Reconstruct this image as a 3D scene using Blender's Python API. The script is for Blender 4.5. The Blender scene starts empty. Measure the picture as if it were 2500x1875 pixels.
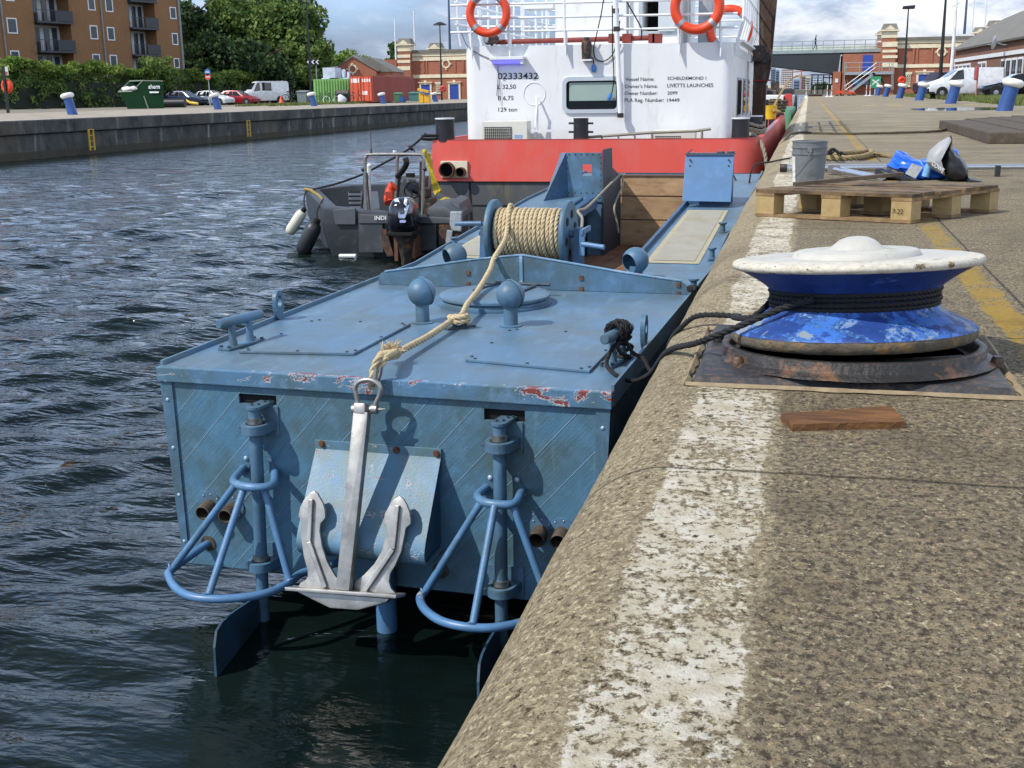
import bpy, bmesh, math, random
import numpy as np
from mathutils import Vector, Matrix
random.seed(7); RNG = np.random.default_rng(7)
S = bpy.context.scene
COL = S.collection
PI = math.pi
# ---------------------------------------------------------------- camera
F_PX, CX, CY = 2860.0, 1250.0, 937.5
PITCH = math.atan((CY - 227) / F_PX); ROLL = math.radians(0.83); YAW = math.radians(14.011)
CAM = np.array([0.0, 0.0, 0.8])
def _basis():
    fw = np.array([-math.sin(YAW)*math.cos(PITCH), math.cos(YAW)*math.cos(PITCH), -math.sin(PITCH)])
    r = np.array([math.cos(YAW), math.sin(YAW), 0.0]); u = np.cross(r, fw)
    c, s = math.cos(ROLL), math.sin(ROLL)
    return fw, c*r - s*u, s*r + c*u
FW, RT, UP = _basis()
cd = bpy.data.cameras.new('camera'); cam = bpy.data.objects.new('camera', cd); COL.objects.link(cam)
cd.sensor_width = 36.0; cd.lens = F_PX/2500*36; cd.clip_start = 0.05; cd.clip_end = 6000
cam.matrix_world = Matrix(((RT[0], UP[0], -FW[0], CAM[0]), (RT[1], UP[1], -FW[1], CAM[1]), (RT[2], UP[2], -FW[2], CAM[2]), (0, 0, 0, 1)))
S.camera = cam
S.view_settings.view_transform = 'Standard'; S.view_settings.look = 'None'; S.view_settings.gamma = 1.0
S.view_settings.exposure = -0.03
# ---------------------------------------------------------------- light
BA = math.radians(2.37)                                   # heading of the blue boat
sx, sy, sz = 0.80, 0.66, -1.15                            # the way sunlight travels
sd = Vector((sx, sy, sz)).normalized()
SUN_EL = math.asin(-sd.z); SUN_AZ = math.atan2(-sd.x, -sd.y)
ld = bpy.data.lights.new('sun', 'SUN'); ld.energy = 4.8; ld.angle = math.radians(0.53); ld.color = (1.0, 0.95, 0.87)
sun = bpy.data.objects.new('sun', ld); COL.objects.link(sun); sun.rotation_euler = sd.to_track_quat('-Z', 'Y').to_euler()
W = bpy.data.worlds.new("World"); S.world = W; W.use_nodes = True
nt = W.node_tree; N = nt.nodes; Lk = nt.links
for n in list(N): N.remove(n)
def nd(t, **k):
    n = N.new(t)
    for a, b in k.items():
        if a.startswith('i_'): n.inputs[a[2:]].default_value = b
        else: setattr(n, a, b)
    return n
sky = nd('ShaderNodeTexSky'); sky.sky_type = 'NISHITA'; sky.sun_disc = False
sky.sun_elevation = SUN_EL; sky.sun_rotation = SUN_AZ; sky.air_density = 1.2; sky.dust_density = 1.5
tc = nd('ShaderNodeTexCoord')
mp = nd('ShaderNodeMapping'); mp.inputs['Scale'].default_value = (1, 1, 2.6); mp.inputs['Location'].default_value = (0.3, 0.1, 0.0)
Lk.new(tc.outputs['Generated'], mp.inputs['Vector'])
n1 = nd('ShaderNodeTexNoise', i_Scale=3.0, i_Detail=9.0, i_Roughness=0.62); Lk.new(mp.outputs[0], n1.inputs['Vector'])
n2 = nd('ShaderNodeTexNoise', i_Scale=11.0, i_Detail=8.0, i_Roughness=0.6); Lk.new(mp.outputs[0], n2.inputs['Vector'])
cov = nd('ShaderNodeValToRGB'); cov.color_ramp.elements[0].position = 0.41; cov.color_ramp.elements[1].position = 0.55
Lk.new(n1.outputs['Fac'], cov.inputs['Fac'])
# bright billows towards the right-hand (north-east) side, one grey cloud bank on the left
sep = nd('ShaderNodeSeparateXYZ'); Lk.new(tc.outputs['Generated'], sep.inputs[0])
side = nd('ShaderNodeMapRange'); side.inputs['From Min'].default_value = -0.33; side.inputs['From Max'].default_value = 0.02; side.inputs['To Min'].default_value = -0.09; side.inputs['To Max'].default_value = 0.08
side.clamp = True
Lk.new(sep.outputs['X'], side.inputs['Value'])
ad = nd('ShaderNodeMath', operation='ADD'); Lk.new(n2.outputs['Fac'], ad.inputs[0]); Lk.new(side.outputs[0], ad.inputs[1])
cc = nd('ShaderNodeValToRGB'); e = cc.color_ramp.elements
e[0].position = 0.36; e[0].color = (0.27, 0.33, 0.45, 1); e[1].position = 0.70; e[1].color = (1.0, 1.0, 1.02, 1)
m1 = cc.color_ramp.elements.new(0.50); m1.color = (0.41, 0.49, 0.63, 1)
m1 = cc.color_ramp.elements.new(0.60); m1.color = (0.74, 0.79, 0.87, 1)
Lk.new(ad.outputs[0], cc.inputs['Fac'])
skm = nd('ShaderNodeMix', data_type='RGBA'); skm.blend_type = 'MULTIPLY'; skm.inputs[0].default_value = 1.0
Lk.new(sky.outputs[0], skm.inputs[6]); skm.inputs[7].default_value = (0.095, 0.118, 0.15, 1)
clr = nd('ShaderNodeMix', data_type='RGBA'); clr.inputs[0].default_value = .6; Lk.new(skm.outputs[2], clr.inputs[6]); clr.inputs[7].default_value = (.30, .45, .74, 1)
mx = nd('ShaderNodeMix', data_type='RGBA'); Lk.new(cov.outputs[0], mx.inputs[0]); Lk.new(clr.outputs[2], mx.inputs[6]); Lk.new(cc.outputs[0], mx.inputs[7])
upz = nd('ShaderNodeValToRGB'); ue = upz.color_ramp.elements
ue[0].position = 0.0; ue[0].color = (.33, .33, .33, 1); ue[1].position = 1.0; ue[1].color = (.26, .27, .30, 1)
for p_, c_ in ((.05, .36), (.14, .92), (.34, .98), (.52, .42), (.7, .30)): q_ = ue.new(p_); q_.color = (c_, c_, c_, 1)
Lk.new(sep.outputs['Z'], upz.inputs[0])
upm = nd('ShaderNodeMix', data_type='RGBA'); upm.blend_type = 'MULTIPLY'; upm.inputs[0].default_value = 1.0; Lk.new(upz.outputs[0], upm.inputs[6]); upm.inputs[7].default_value = (3.05, 3.05, 3.05, 1)
upz = upm
bri = nd('ShaderNodeMix', data_type='RGBA'); bri.blend_type = 'MULTIPLY'; bri.inputs[0].default_value = 1.0
Lk.new(mx.outputs[2], bri.inputs[6]); Lk.new(upm.outputs[2], bri.inputs[7]); mx = bri
bg = nd('ShaderNodeBackground', i_Strength=1.0); Lk.new(mx.outputs[2], bg.inputs['Color'])
ow = nd('ShaderNodeOutputWorld'); Lk.new(bg.outputs[0], ow.inputs[0])

# ---------------------------------------------------------------- picture survey helpers (pixel -> real point on a real plane)
class Fr:
    def __init__(s, x0, y0, k): s.a = (x0, y0, k)
    def p(s, x, y): return (s.a[0]+x*s.a[2], s.a[1]+y*s.a[2])
A = Fr(0, 0, .28933); B = Fr(600, 0, .28933); C = Fr(1120, 0, .33454); Dd = Fr(1800, 0, .31646); E = Fr(680, 280, .25316)
Ff = Fr(1100, 300, .34358); G = Fr(360, 580, .33454); H = Fr(1000, 580, .36166); I = Fr(380, 860, .32546); J = Fr(680, 860, .42208)
K = Fr(980, 960, .38589); L = Fr(1700, 300, .45819); NN = Fr(380, 1300, .37071); T1 = Fr(1040, 340, .22604); T2 = Fr(1500, 340, .24111)
T3 = Fr(2060, 0, .19892); T4 = Fr(1800, 100, .18083); T5 = Fr(1540, 0, .20492); T6 = Fr(900, 440, .13264); T7 = Fr(400, 120, .33454)
P0 = Fr(0, 0, 1.0)
def ray(fr, x, y):
    X, Y = fr.p(x, y); return FW + RT*(X-CX)/F_PX - UP*(Y-CY)/F_PX
class Frame:
    """local axes: u across, v ahead, w up"""
    def __init__(s, o, ang):
        s.o = np.array(o, float); s.ang = ang
        s.U = np.array([math.cos(ang), math.sin(ang), 0]); s.V = np.array([-math.sin(ang), math.cos(ang), 0])
    def loc(s, p): d = p - s.o; return (float(d@s.U), float(d@s.V), float(d[2]))
    def w2(s, u, v, w): return tuple(s.o + s.U*u + s.V*v + np.array([0, 0, w]))
    def W(s, fr, x, y, w): d = ray(fr, x, y); t = (s.o[2]+w-CAM[2])/d[2]; return s.loc(CAM+d*t)
    def Vp(s, fr, x, y, v): d = ray(fr, x, y); t = ((s.o-CAM)@s.V+v)/(d@s.V); return s.loc(CAM+d*t)
    def Up(s, fr, x, y, u): d = ray(fr, x, y); t = ((s.o-CAM)@s.U+u)/(d@s.U); return s.loc(CAM+d*t)
    def P(s, fr, x, y, q, n):
        d = ray(fr, x, y); n = s.U*n[0]+s.V*n[1]+np.array([0, 0, n[2]]); q = np.array(s.w2(*q))
        t = ((q-CAM)@n)/(d@n); return s.loc(CAM+d*t)
    def D(s, fr, x, y, dep): return s.loc(CAM + ray(fr, x, y)*dep)
WD = Frame((0, 0, 0), 0.0)
BT = Frame((-1.795, 4.68, -0.4), -BA)

# ---------------------------------------------------------------- mesh helpers
def V3(p): return Vector((float(p[0]), float(p[1]), float(p[2])))
def frame_of(d):
    d = V3(d).normalized(); a = Vector((0, 0, 1)) if abs(d.z) < 0.9 else Vector((1, 0, 0))
    x = a.cross(d).normalized(); return x, d.cross(x).normalized(), d
def spline(pts, n=8, closed=False):
    P = [V3(p) for p in pts]; out = []; m = len(P)
    R = range(m if closed else m-1)
    for i in R:
        g = lambda k: P[k % m] if closed else P[max(0, min(m-1, k))]
        a, b, c, d = g(i-1), g(i), g(i+1), g(i+2)
        for j in range(n):
            t = j/n
            out.append(0.5*((2*b)+(c-a)*t+(2*a-5*b+4*c-d)*t*t+(3*b-a-3*c+d)*t*t*t))
    if not closed: out.append(P[-1])
    return out
class MB:
    def __init__(s): s.v = []; s.f = []; s.c = []
    def build_each(s, name, mat, parent=None, **k):
        """every piece added becomes an object of its own"""
        for i, (v0, f0) in enumerate(s.c):
            v1, f1 = s.c[i+1] if i+1 < len(s.c) else (len(s.v), len(s.f))
            m = MB(); m.v = s.v[v0:v1]; m.f = [tuple(q-v0 for q in f) for f in s.f[f0:f1]]; o = m.build(name, mat, parent, **k)
        return o
    def add(s, v, f):
        k = len(s.v); s.c.append((k, len(s.f))); s.v += [tuple(map(float, p)) for p in v]; s.f += [tuple(i+k for i in q) for q in f]; return s
    def box(s, x0, x1, y0, y1, z0, z1):
        return s.hexa([(x0, y0, z0), (x1, y0, z0), (x1, y1, z0), (x0, y1, z0), (x0, y0, z1), (x1, y0, z1), (x1, y1, z1), (x0, y1, z1)])
    def hexa(s, p): return s.add(p, [(0, 3, 2, 1), (4, 5, 6, 7), (0, 1, 5, 4), (1, 2, 6, 5), (2, 3, 7, 6), (3, 0, 4, 7)])
    def bar(s, a, b, w, h, up=(0, 0, 1)):
        a, b = V3(a), V3(b); d = (b-a).normalized(); u = V3(up)
        if abs(d.dot(u)) > .999: u = Vector((0, 1, 0))
        x = d.cross(u).normalized()*w/2; y = x.normalized().cross(d).normalized()*h/2
        return s.hexa([a-x-y, a+x-y, b+x-y, b-x-y, a-x+y, a+x+y, b+x+y, b-x+y])
    def prism(s, pts, vec):
        n = len(pts); v = [V3(p) for p in pts]; e = V3(vec)
        return s.add(v+[p+e for p in v], [tuple(range(n))[::-1], tuple(range(n, 2*n))]+[(i, (i+1) % n, n+(i+1) % n, n+i) for i in range(n)])
    def tube(s, path, r, n=10, cap=True, closed=False):
        P = [V3(p) for p in path]; m = len(P); rr = r if isinstance(r, (list, tuple)) else [r]*m
        t0 = (P[1]-P[0]).normalized(); x, y, _ = frame_of(t0); vs = []; prev = t0
        for i in range(m):
            if closed: t = (P[(i+1) % m]-P[i-1]).normalized()
            else: t = (P[min(i+1, m-1)]-P[max(i-1, 0)]).normalized()
            if (t-prev).length > 1e-6:
                q = prev.rotation_difference(t); x = q @ x; y = q @ y; prev = t
            vs += [P[i]+(x*math.cos(2*PI*k/n)+y*math.sin(2*PI*k/n))*rr[i] for k in range(n)]
        f = []
        for i in range(m if closed else m-1):
            j = (i+1) % m
            f += [(i*n+k, i*n+(k+1) % n, j*n+(k+1) % n, j*n+k) for k in range(n)]
        if cap and not closed: f += [tuple(range(n))[::-1], tuple(range((m-1)*n, m*n))]
        return s.add(vs, f)
    def rope(s, path, r, strands=3, pitch=None, n=6, step=None):
        """laid rope: strands twisted round a path"""
        P = [V3(p) for p in path]; pitch = pitch or r*7
        L = [0]
        for i in range(1, len(P)): L.append(L[-1]+(P[i]-P[i-1]).length)
        tot = L[-1]; m = max(6, int(tot/(step or pitch/8))); Q = []; j = 0
        for i in range(m+1):
            d = tot*i/m
            while j < len(L)-2 and L[j+1] < d: j += 1
            k = (d-L[j])/max(1e-9, L[j+1]-L[j]); Q.append((P[j].lerp(P[j+1], min(1, max(0, k))), d))
        x, y, _ = frame_of(Q[1][0]-Q[0][0]); prev = (Q[1][0]-Q[0][0]).normalized(); fr = []
        for i in range(m+1):
            t = (Q[min(i+1, m)][0]-Q[max(i-1, 0)][0]).normalized()
            if (t-prev).length > 1e-6: q = prev.rotation_difference(t); x = q @ x; y = q @ y; prev = t
            fr.append((x.copy(), y.copy()))
        for k in range(strands):
            s.tube([Q[i][0]+(fr[i][0]*math.cos(2*PI*(Q[i][1]/pitch+k/strands))+fr[i][1]*math.sin(2*PI*(Q[i][1]/pitch+k/strands)))*r*0.5 for i in range(m+1)], r*0.56, n)
        return s
    def cyl(s, a, b, r, n=20, r2=None, cap=True):
        return s.tube([a, b], [r, r if r2 is None else r2], n, cap)
    def lathe(s, prof, base, axis=(0, 0, 1), n=32, closed=False, wob=None):
        x, y, d = frame_of(axis); b = V3(base); vs = []
        for (r, h) in prof:
            for k in range(n):
                q = r if wob is None else r*wob(k/n, h)
                vs.append(b+d*h+(x*math.cos(2*PI*k/n)+y*math.sin(2*PI*k/n))*q)
        m = len(prof); f = []
        for i in range(m if closed else m-1):
            j = (i+1) % m
            f += [(i*n+k, i*n+(k+1) % n, j*n+(k+1) % n, j*n+k) for k in range(n)]
        if not closed:
            if prof[0][0] > 1e-5: f.append(tuple(range(n))[::-1])
            if prof[-1][0] > 1e-5: f.append(tuple(range((m-1)*n, m*n)))
        return s.add(vs, f)
    def sphere(s, c, r, n=20, sc=(1, 1, 1), a0=-PI/2, a1=PI/2, axis=(0, 0, 1)):
        k = max(6, n//2); k0 = len(s.v)
        s.lathe([(max(1e-6, r*math.cos(a0+(a1-a0)*i/k)), r*math.sin(a0+(a1-a0)*i/k)) for i in range(k+1)], (0, 0, 0), axis, n)
        for i in range(k0, len(s.v)):
            p = s.v[i]; s.v[i] = (c[0]+p[0]*sc[0], c[1]+p[1]*sc[1], c[2]+p[2]*sc[2])
        return s
    def torus(s, c, R, r, axis=(0, 0, 1), n=32, m=12):
        return s.lathe([(R+r*math.cos(2*PI*i/m), r*math.sin(2*PI*i/m)) for i in range(m)], c, axis, n, closed=True)
    def xf(s, M, k0=0):
        for i in range(k0, len(s.v)): s.v[i] = tuple(M @ Vector(s.v[i]))
        return s
    def rough(s, amp, sc=9.0):
        from mathutils import noise
        s.v = [tuple(Vector(p)+noise.noise_vector(Vector(p)*sc)*amp) for p in s.v]; return s
    def build(s, name, mat, parent=None, smooth=False, bevel=0.0, ang=35, origin=None, nrm=True):
        me = bpy.data.meshes.new(name)
        o = ORG.get(parent.name) if parent else None
        if parent is None:
            a = np.array(s.v); o = tuple(origin) if origin else ((a[:, 0].min()+a[:, 0].max())/2, (a[:, 1].min()+a[:, 1].max())/2, a[:, 2].min())
        vs = s.v if not o else [(p[0]-o[0], p[1]-o[1], p[2]-o[2]) for p in s.v]
        me.from_pydata(vs, [], s.f); me.validate(); me.update()
        if nrm or bevel:
            bm = bmesh.new(); bm.from_mesh(me)
            if nrm: bmesh.ops.recalc_face_normals(bm, faces=bm.faces)
            if bevel:
                es = [e for e in bm.edges if len(e.link_faces) == 2 and e.calc_face_angle(0) > 0.6]
                bmesh.ops.bevel(bm, geom=es, offset=bevel, segments=2, affect='EDGES', profile=0.6)
            bm.to_mesh(me); bm.free()
        if smooth:
            me.shade_smooth(); me.set_sharp_from_angle(angle=math.radians(ang))
        ob = bpy.data.objects.new(name, me); COL.objects.link(ob)
        for m_ in (mat if isinstance(mat, list) else [mat]): me.materials.append(m_)
        if parent: ob.parent = parent; ORG[ob.name] = ORG.get(parent.name)
        else: ob.location = o; ORG[ob.name] = o
        return ob
ORG = {}
def tag(o, label=None, cat=None, group=None, kind=None):
    if label: o['label'] = label
    if cat: o['category'] = cat
    if group: o['group'] = group
    if kind: o['kind'] = kind
    return o
def thing(name, label, cat, loc=(0, 0, 0), rz=0.0, group=None, world=True):
    """Empty at the thing's base; world=True: parts are given in world coordinates, else in the thing's own"""
    o = bpy.data.objects.new(name, None); COL.objects.link(o); o.empty_display_size = 0.1
    o.location = loc; o.rotation_euler = (0, 0, rz); ORG[o.name] = tuple(loc) if world else None
    return tag(o, label, cat, group)
def kids(o): return [c for c in COL.objects if c.parent == o]
def copy_tree(o, parent=None):
    c = o.copy(); COL.objects.link(c); c.parent = parent
    for ch in kids(o): copy_tree(ch, c)
    return c
def place(proto, first, loc, rz, label, scale=1.0):
    o = proto if first else copy_tree(proto)
    o.location = loc; o.rotation_euler = (0, 0, rz); o.scale = (scale,)*3; o['label'] = label
    return o
def text(name, body, mat, parent, p0, p1, p2, bold=0.0, nrm=(0, -1, 0), off=0.003):
    """lettering fitted to lower-left p0, lower-right p1, upper-left p2 (real plane)"""
    cu = bpy.data.curves.new('t', 'FONT'); cu.body = body; cu.offset = bold; cu.resolution_u = 3; cu.extrude = 0.0
    ob = bpy.data.objects.new('t', cu); COL.objects.link(ob)
    dg = bpy.context.evaluated_depsgraph_get(); me = bpy.data.meshes.new_from_object(ob.evaluated_get(dg)); bpy.data.objects.remove(ob)
    a = np.array([v.co[:] for v in me.vertices]); x0, x1, y0, y1 = a[:, 0].min(), a[:, 0].max(), 0.0, a[:, 1].max()
    p0, p1, p2, n = V3(p0), V3(p1), V3(p2), V3(nrm)*off; mb = MB()
    mb.add([p0+(p1-p0)*((q[0]-x0)/(x1-x0))+(p2-p0)*((q[1]-y0)/(y1-y0))+n for q in a], [tuple(p.vertices) for p in me.polygons])
    bpy.data.meshes.remove(me)
    return mb.build(name, mat, parent, nrm=False)

# ---------------------------------------------------------------- materials
def lin(c):
    if isinstance(c, str): c = [int(c[i:i+2], 16)/255 for i in (0, 2, 4)]; c = [x/12.92 if x < .04045 else ((x+.055)/1.055)**2.4 for x in c]
    return (*c, 1.0)
class Mat:
    def __init__(s, name):
        s.m = bpy.data.materials.new(name); s.m.use_nodes = True; s.t = s.m.node_tree; s.n = s.t.nodes; s.l = s.t.links
        s.b = s.n['Principled BSDF']; s.g = s.n.new('ShaderNodeNewGeometry'); s.h = None
    def new(s, t, **k):
        n = s.n.new(t)
        for a, b in k.items():
            if a.startswith('i_'): n.inputs[a[2:]].default_value = b
            else: setattr(n, a, b)
        return n
    def pos(s, scale=(1, 1, 1), rot=(0, 0, 0), obj=False):
        m = s.new('ShaderNodeMapping'); m.inputs['Scale'].default_value = scale; m.inputs['Rotation'].default_value = rot
        if obj: s.l.new(s.new('ShaderNodeTexCoord').outputs['Object'], m.inputs[0])
        else: s.l.new(s.g.outputs['Position'], m.inputs[0])
        return m.outputs[0]
    def noise(s, scale, detail=6, rough=.6, vec=None, dist=0.0):
        n = s.new('ShaderNodeTexNoise', i_Scale=scale, i_Detail=detail, i_Roughness=rough, i_Distortion=dist)
        s.l.new(vec if vec is not None else s.pos(), n.inputs['Vector']); return n.outputs['Fac']
    def ramp(s, fac, a, b, ca=(0, 0, 0, 1), cb=(1, 1, 1, 1)):
        r = s.new('ShaderNodeValToRGB'); e = r.color_ramp.elements; e[0].position = a; e[1].position = b; e[0].color = ca; e[1].color = cb
        s.l.new(fac, r.inputs[0]); return r.outputs[0]
    def mix(s, f, a, b, mode='MIX'):
        n = s.new('ShaderNodeMix', data_type='RGBA'); n.blend_type = mode
        for k, x in ((0, f), (6, a), (7, b)):
            if isinstance(x, (int, float, tuple)): n.inputs[k].default_value = x
            else: s.l.new(x, n.inputs[k])
        return n.outputs[2]
    def math(s, op, a, b=0.0, clamp=False):
        n = s.new('ShaderNodeMath', operation=op); n.use_clamp = clamp
        for k, x in ((0, a), (1, b)):
            if isinstance(x, (int, float)): n.inputs[k].default_value = x
            else: s.l.new(x, n.inputs[k])
        return n.outputs[0]
    def col(s, c):
        if isinstance(c, tuple): s.b.inputs['Base Color'].default_value = c
        else: s.l.new(c, s.b.inputs['Base Color'])
        return s
    def bump(s, fac, dist, strength=1.0):
        n = s.new('ShaderNodeBump', i_Strength=strength, i_Distance=dist); s.l.new(fac, n.inputs['Height'])
        if s.h is not None: s.l.new(s.h, n.inputs['Normal'])
        s.h = n.outputs[0]; s.l.new(s.h, s.b.inputs['Normal']); return s
    def set(s, **k):
        for a, b in k.items():
            a = a.replace('_', ' ')
            if isinstance(b, (int, float, tuple)): s.b.inputs[a].default_value = b
            else: s.l.new(b, s.b.inputs[a])
        return s
def mat(name, c, rough=.5, metal=0.0, var=.25, sc=4.0, bump=0.0, bsc=60.0, dirt=None, dsc=3.0, dth=(.5, .7), spec=.5, obj=False, stretch=(1, 1, 1)):
    m = Mat(name); c = lin(c); v = m.pos(stretch, obj=obj)
    d = tuple(x*(1-var) for x in c[:3])+(1,); h = tuple(min(1, x*(1+var*.7)) for x in c[:3])+(1,)
    k = m.mix(m.ramp(m.noise(sc, 7, .65, v), .3, .7), d, h)
    if dirt is not None: k = m.mix(m.ramp(m.noise(dsc, 9, .7, v), *dth), k, lin(dirt))
    m.col(k).set(Roughness=rough, Metallic=metal); m.b.inputs['Specular IOR Level'].default_value = spec
    if bump: m.bump(m.noise(bsc, 5, .6), bump)
    return m.m
# ================================================================ THE SETTING
WZ = -1.58
def quay_mat():
    m = Mat('quay_stone'); p = m.g.outputs['Position']; sep = m.new('ShaderNodeSeparateXYZ'); m.l.new(p, sep.inputs[0]); X, Y = sep.outputs[0], sep.outputs[1]
    n_big = m.noise(1.1, 6, .6); n_mid = m.noise(14, 8, .7); n_ag = m.noise(75, 4, .65); n_fine = m.noise(260, 3, .6)
    vo = m.new('ShaderNodeTexVoronoi', i_Scale=85.0); m.l.new(m.pos((1, 1, .6)), vo.inputs['Vector']); ag = vo.outputs['Distance']
    # granite coping: tan, cream and dark grains of uneven outline
    ga = m.noise(66, 6, .72, m.pos((1.05, .85, 1)), .2); gb = m.noise(84, 5, .68, m.pos((1.05, .85, 1), (.3, .2, .5)), .25); gc = m.noise(52, 7, .75, m.pos((1, .9, 1), (1.0, .4, .3)), .2)
    cop = m.mix(m.ramp(ga, .40, .60), lin('82745c'), lin('baab8b'))
    gv0 = m.math('ADD', gb, m.math('MULTIPLY', m.math('SUBTRACT', m.noise(2.2, 6, .7), .5), .08))
    cop = m.mix(m.ramp(gv0, .55, .60), cop, lin('d6c9a6'))
    cop = m.mix(m.ramp(gv0, .655, .685), cop, lin('ebe0c2'))
    cop = m.mix(m.ramp(gc, .57, .61), cop, lin('4d412d'))
    cop = m.mix(m.ramp(n_fine, .60, .66), cop, lin('2b241a'))
    cop = m.mix(m.math('MULTIPLY', m.ramp(n_big, .50, .66), .45), cop, lin('5b4b35'))
    # apron: dark worn concrete, pale stones showing through
    ap = m.mix(m.ramp(ga, .42, .58), lin('51483b'), lin('978a71'))
    ap = m.mix(m.ramp(gc, .52, .58), ap, lin('a08f70'))
    vary = m.math('MULTIPLY', m.math('SUBTRACT', m.noise(1.6, 6, .7), .5), .09)
    gv = m.math('ADD', gb, vary)
    ap = m.mix(m.math('MULTIPLY', m.ramp(gv, .565, .60), .8), ap, lin('c0b08c'))
    ap = m.mix(m.ramp(gv, .640, .665), ap, lin('ddd2b6'))
    ap = m.mix(m.ramp(n_fine, .58, .66), ap, lin('2a251f'))
    pt = m.ramp(m.noise(2.1, 7, .7), .50, .60)
    ap = m.mix(m.math('MULTIPLY', pt, .5), ap, m.mix(m.ramp(ga, .45, .6), lin('544a3b'), lin('7a6e59')))
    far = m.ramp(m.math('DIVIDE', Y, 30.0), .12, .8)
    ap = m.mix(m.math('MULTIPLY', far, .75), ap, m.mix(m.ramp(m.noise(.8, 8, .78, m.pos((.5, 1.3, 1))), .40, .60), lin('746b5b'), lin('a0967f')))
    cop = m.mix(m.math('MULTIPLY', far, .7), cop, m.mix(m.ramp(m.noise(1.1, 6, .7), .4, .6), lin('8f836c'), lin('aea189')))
    rag = m.math('MULTIPLY', m.math('SUBTRACT', m.noise(9, 7, .7), .5), .12)
    Xr = m.math('ADD', X, rag)
    body = m.mix(m.ramp(m.math('ADD', Xr, 1.0), .955, .975), cop, ap)
    # white painted strip, worn through on the stone grains
    def band(x0, x1, edge=.006):
        a = m.math('MULTIPLY', m.math('SUBTRACT', Xr2, x0-edge), 1/edge, True); b = m.math('MULTIPLY', m.math('SUBTRACT', x1+edge, Xr2), 1/edge, True)
        return m.math('MULTIPLY', a, b)
    Xr2 = m.math('ADD', X, m.math('ADD', m.math('MULTIPLY', m.math('SUBTRACT', m.noise(26, 7, .78), .5), .075), m.math('MULTIPLY', m.math('SUBTRACT', m.noise(1.9, 3, .5), .5), .09)))
    w1 = m.math('MULTIPLY', band(-.262, -.062), m.ramp(m.math('ADD', m.math('ADD', m.math('MULTIPLY', gc, -.9), m.math('MULTIPLY', ga, .5)), m.math('MULTIPLY', m.noise(4.5, 6, .65), .55)), .030, .085))
    body = m.mix(m.math('MULTIPLY', w1, .92), body, m.mix(m.ramp(n_mid, .4, .6), lin('d0c4a8'), lin('eee8d8')))
    w2 = m.math('MULTIPLY', band(.665, .775), m.ramp(m.math('ADD', m.math('MULTIPLY', m.noise(3.3, 8, .7), .6), m.math('MULTIPLY', n_ag, .45)), .47, .56))
    
    
    body = m.mix(m.math('MULTIPLY', w2, .9), body, lin('b08f35'))
    # joints
    def joint(v, per, off, wd):
        q = m.math('ABSOLUTE', m.math('SUBTRACT', m.math('FRACT', m.math('DIVIDE', m.math('ADD', v, off), per)), .5))
        return m.math('MULTIPLY', m.math('SUBTRACT', wd/per, q), per/wd, True)
    Yw = m.math('ADD', Y, m.math('MULTIPLY', m.math('SUBTRACT', m.noise(6, 5, .6), .5), .03))
    j1 = m.math('MULTIPLY', joint(Yw, 1.56, .78-2.46+1.56, .009), m.math('LESS_THAN', X, .81))
    j2 = m.math('MULTIPLY', m.math('SUBTRACT', .009, m.math('ABSOLUTE', m.math('SUBTRACT', m.math('ADD', X, m.math('MULTIPLY', rag, .1)), .815))), 110, True)
    j3 = m.math('MULTIPLY', joint(Yw, 5.2, 1.3, .012), m.math('GREATER_THAN', X, .81))
    j4 = m.math('MULTIPLY', joint(m.math('ADD', X, rag), 3.9, 1.1, .012), m.math('GREATER_THAN', X, 1.5))
    vc = m.new('ShaderNodeTexVoronoi', i_Scale=.55); vc.feature = 'DISTANCE_TO_EDGE'; wv = m.new('ShaderNodeVectorMath'); wv.operation = 'ADD'; nz = m.new('ShaderNodeTexNoise', i_Scale=2.5, i_Detail=6.0); m.l.new(m.pos(), nz.inputs[0]); m.l.new(nz.outputs['Color'], wv.inputs[0]); m.l.new(m.pos(), wv.inputs[1]); m.l.new(wv.outputs[0], vc.inputs[0])
    crack = m.math('MULTIPLY', m.math('MULTIPLY', m.math('SUBTRACT', .006, vc.outputs['Distance']), 200, True), m.math('MULTIPLY', m.math('GREATER_THAN', X, .1), m.ramp(m.noise(.7, 3), .48, .56)))
    jj = m.math('MAXIMUM', m.math('MAXIMUM', m.math('MAXIMUM', j1, j2), m.math('MAXIMUM', j3, j4)), m.math('MULTIPLY', crack, .8))
    body = m.mix(m.math('MULTIPLY', jj, .75), body, lin('231f1a'))
    # wall below the coping is dark and wet
    dk = m.ramp(m.math('ADD', sep.outputs[2], 1.0), .55, .8)
    body = m.mix(dk, lin('1d1e1a'), body)
    # wet stains
    st = m.ramp(m.noise(1.3, 8, .72), .56, .64)
    body = m.mix(m.math('MULTIPLY', st, .42), body, lin('4a4138'))
    m.col(body).set(Roughness=.9); m.b.inputs['Specular IOR Level'].default_value = .25
    m.bump(ga, .014); m.bump(gb, .008); m.bump(n_fine, .004); m.bump(n_mid, .014); m.bump(m.math('MULTIPLY', jj, -1.0), .008)
    return m.m
M_QUAY = quay_mat()
prof = [(-.5, -3.2), (-.5, -1.6), (-.5, -.6), (-.5, -.25)]+[(-.25-.25*math.cos(t), -.25+.25*math.sin(t)) for t in np.linspace(.12, PI/2, 14)]+[(-.1, 0), (.2, 0), (.815, 0), (2, 0), (4, 0), (9, 0)]
ys = list(np.arange(-4, 12, .12))+list(np.arange(12, 40, .6))+list(np.arange(40, 156, 6))
mb = MB(); vs = []
from mathutils import noise as _nz
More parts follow.
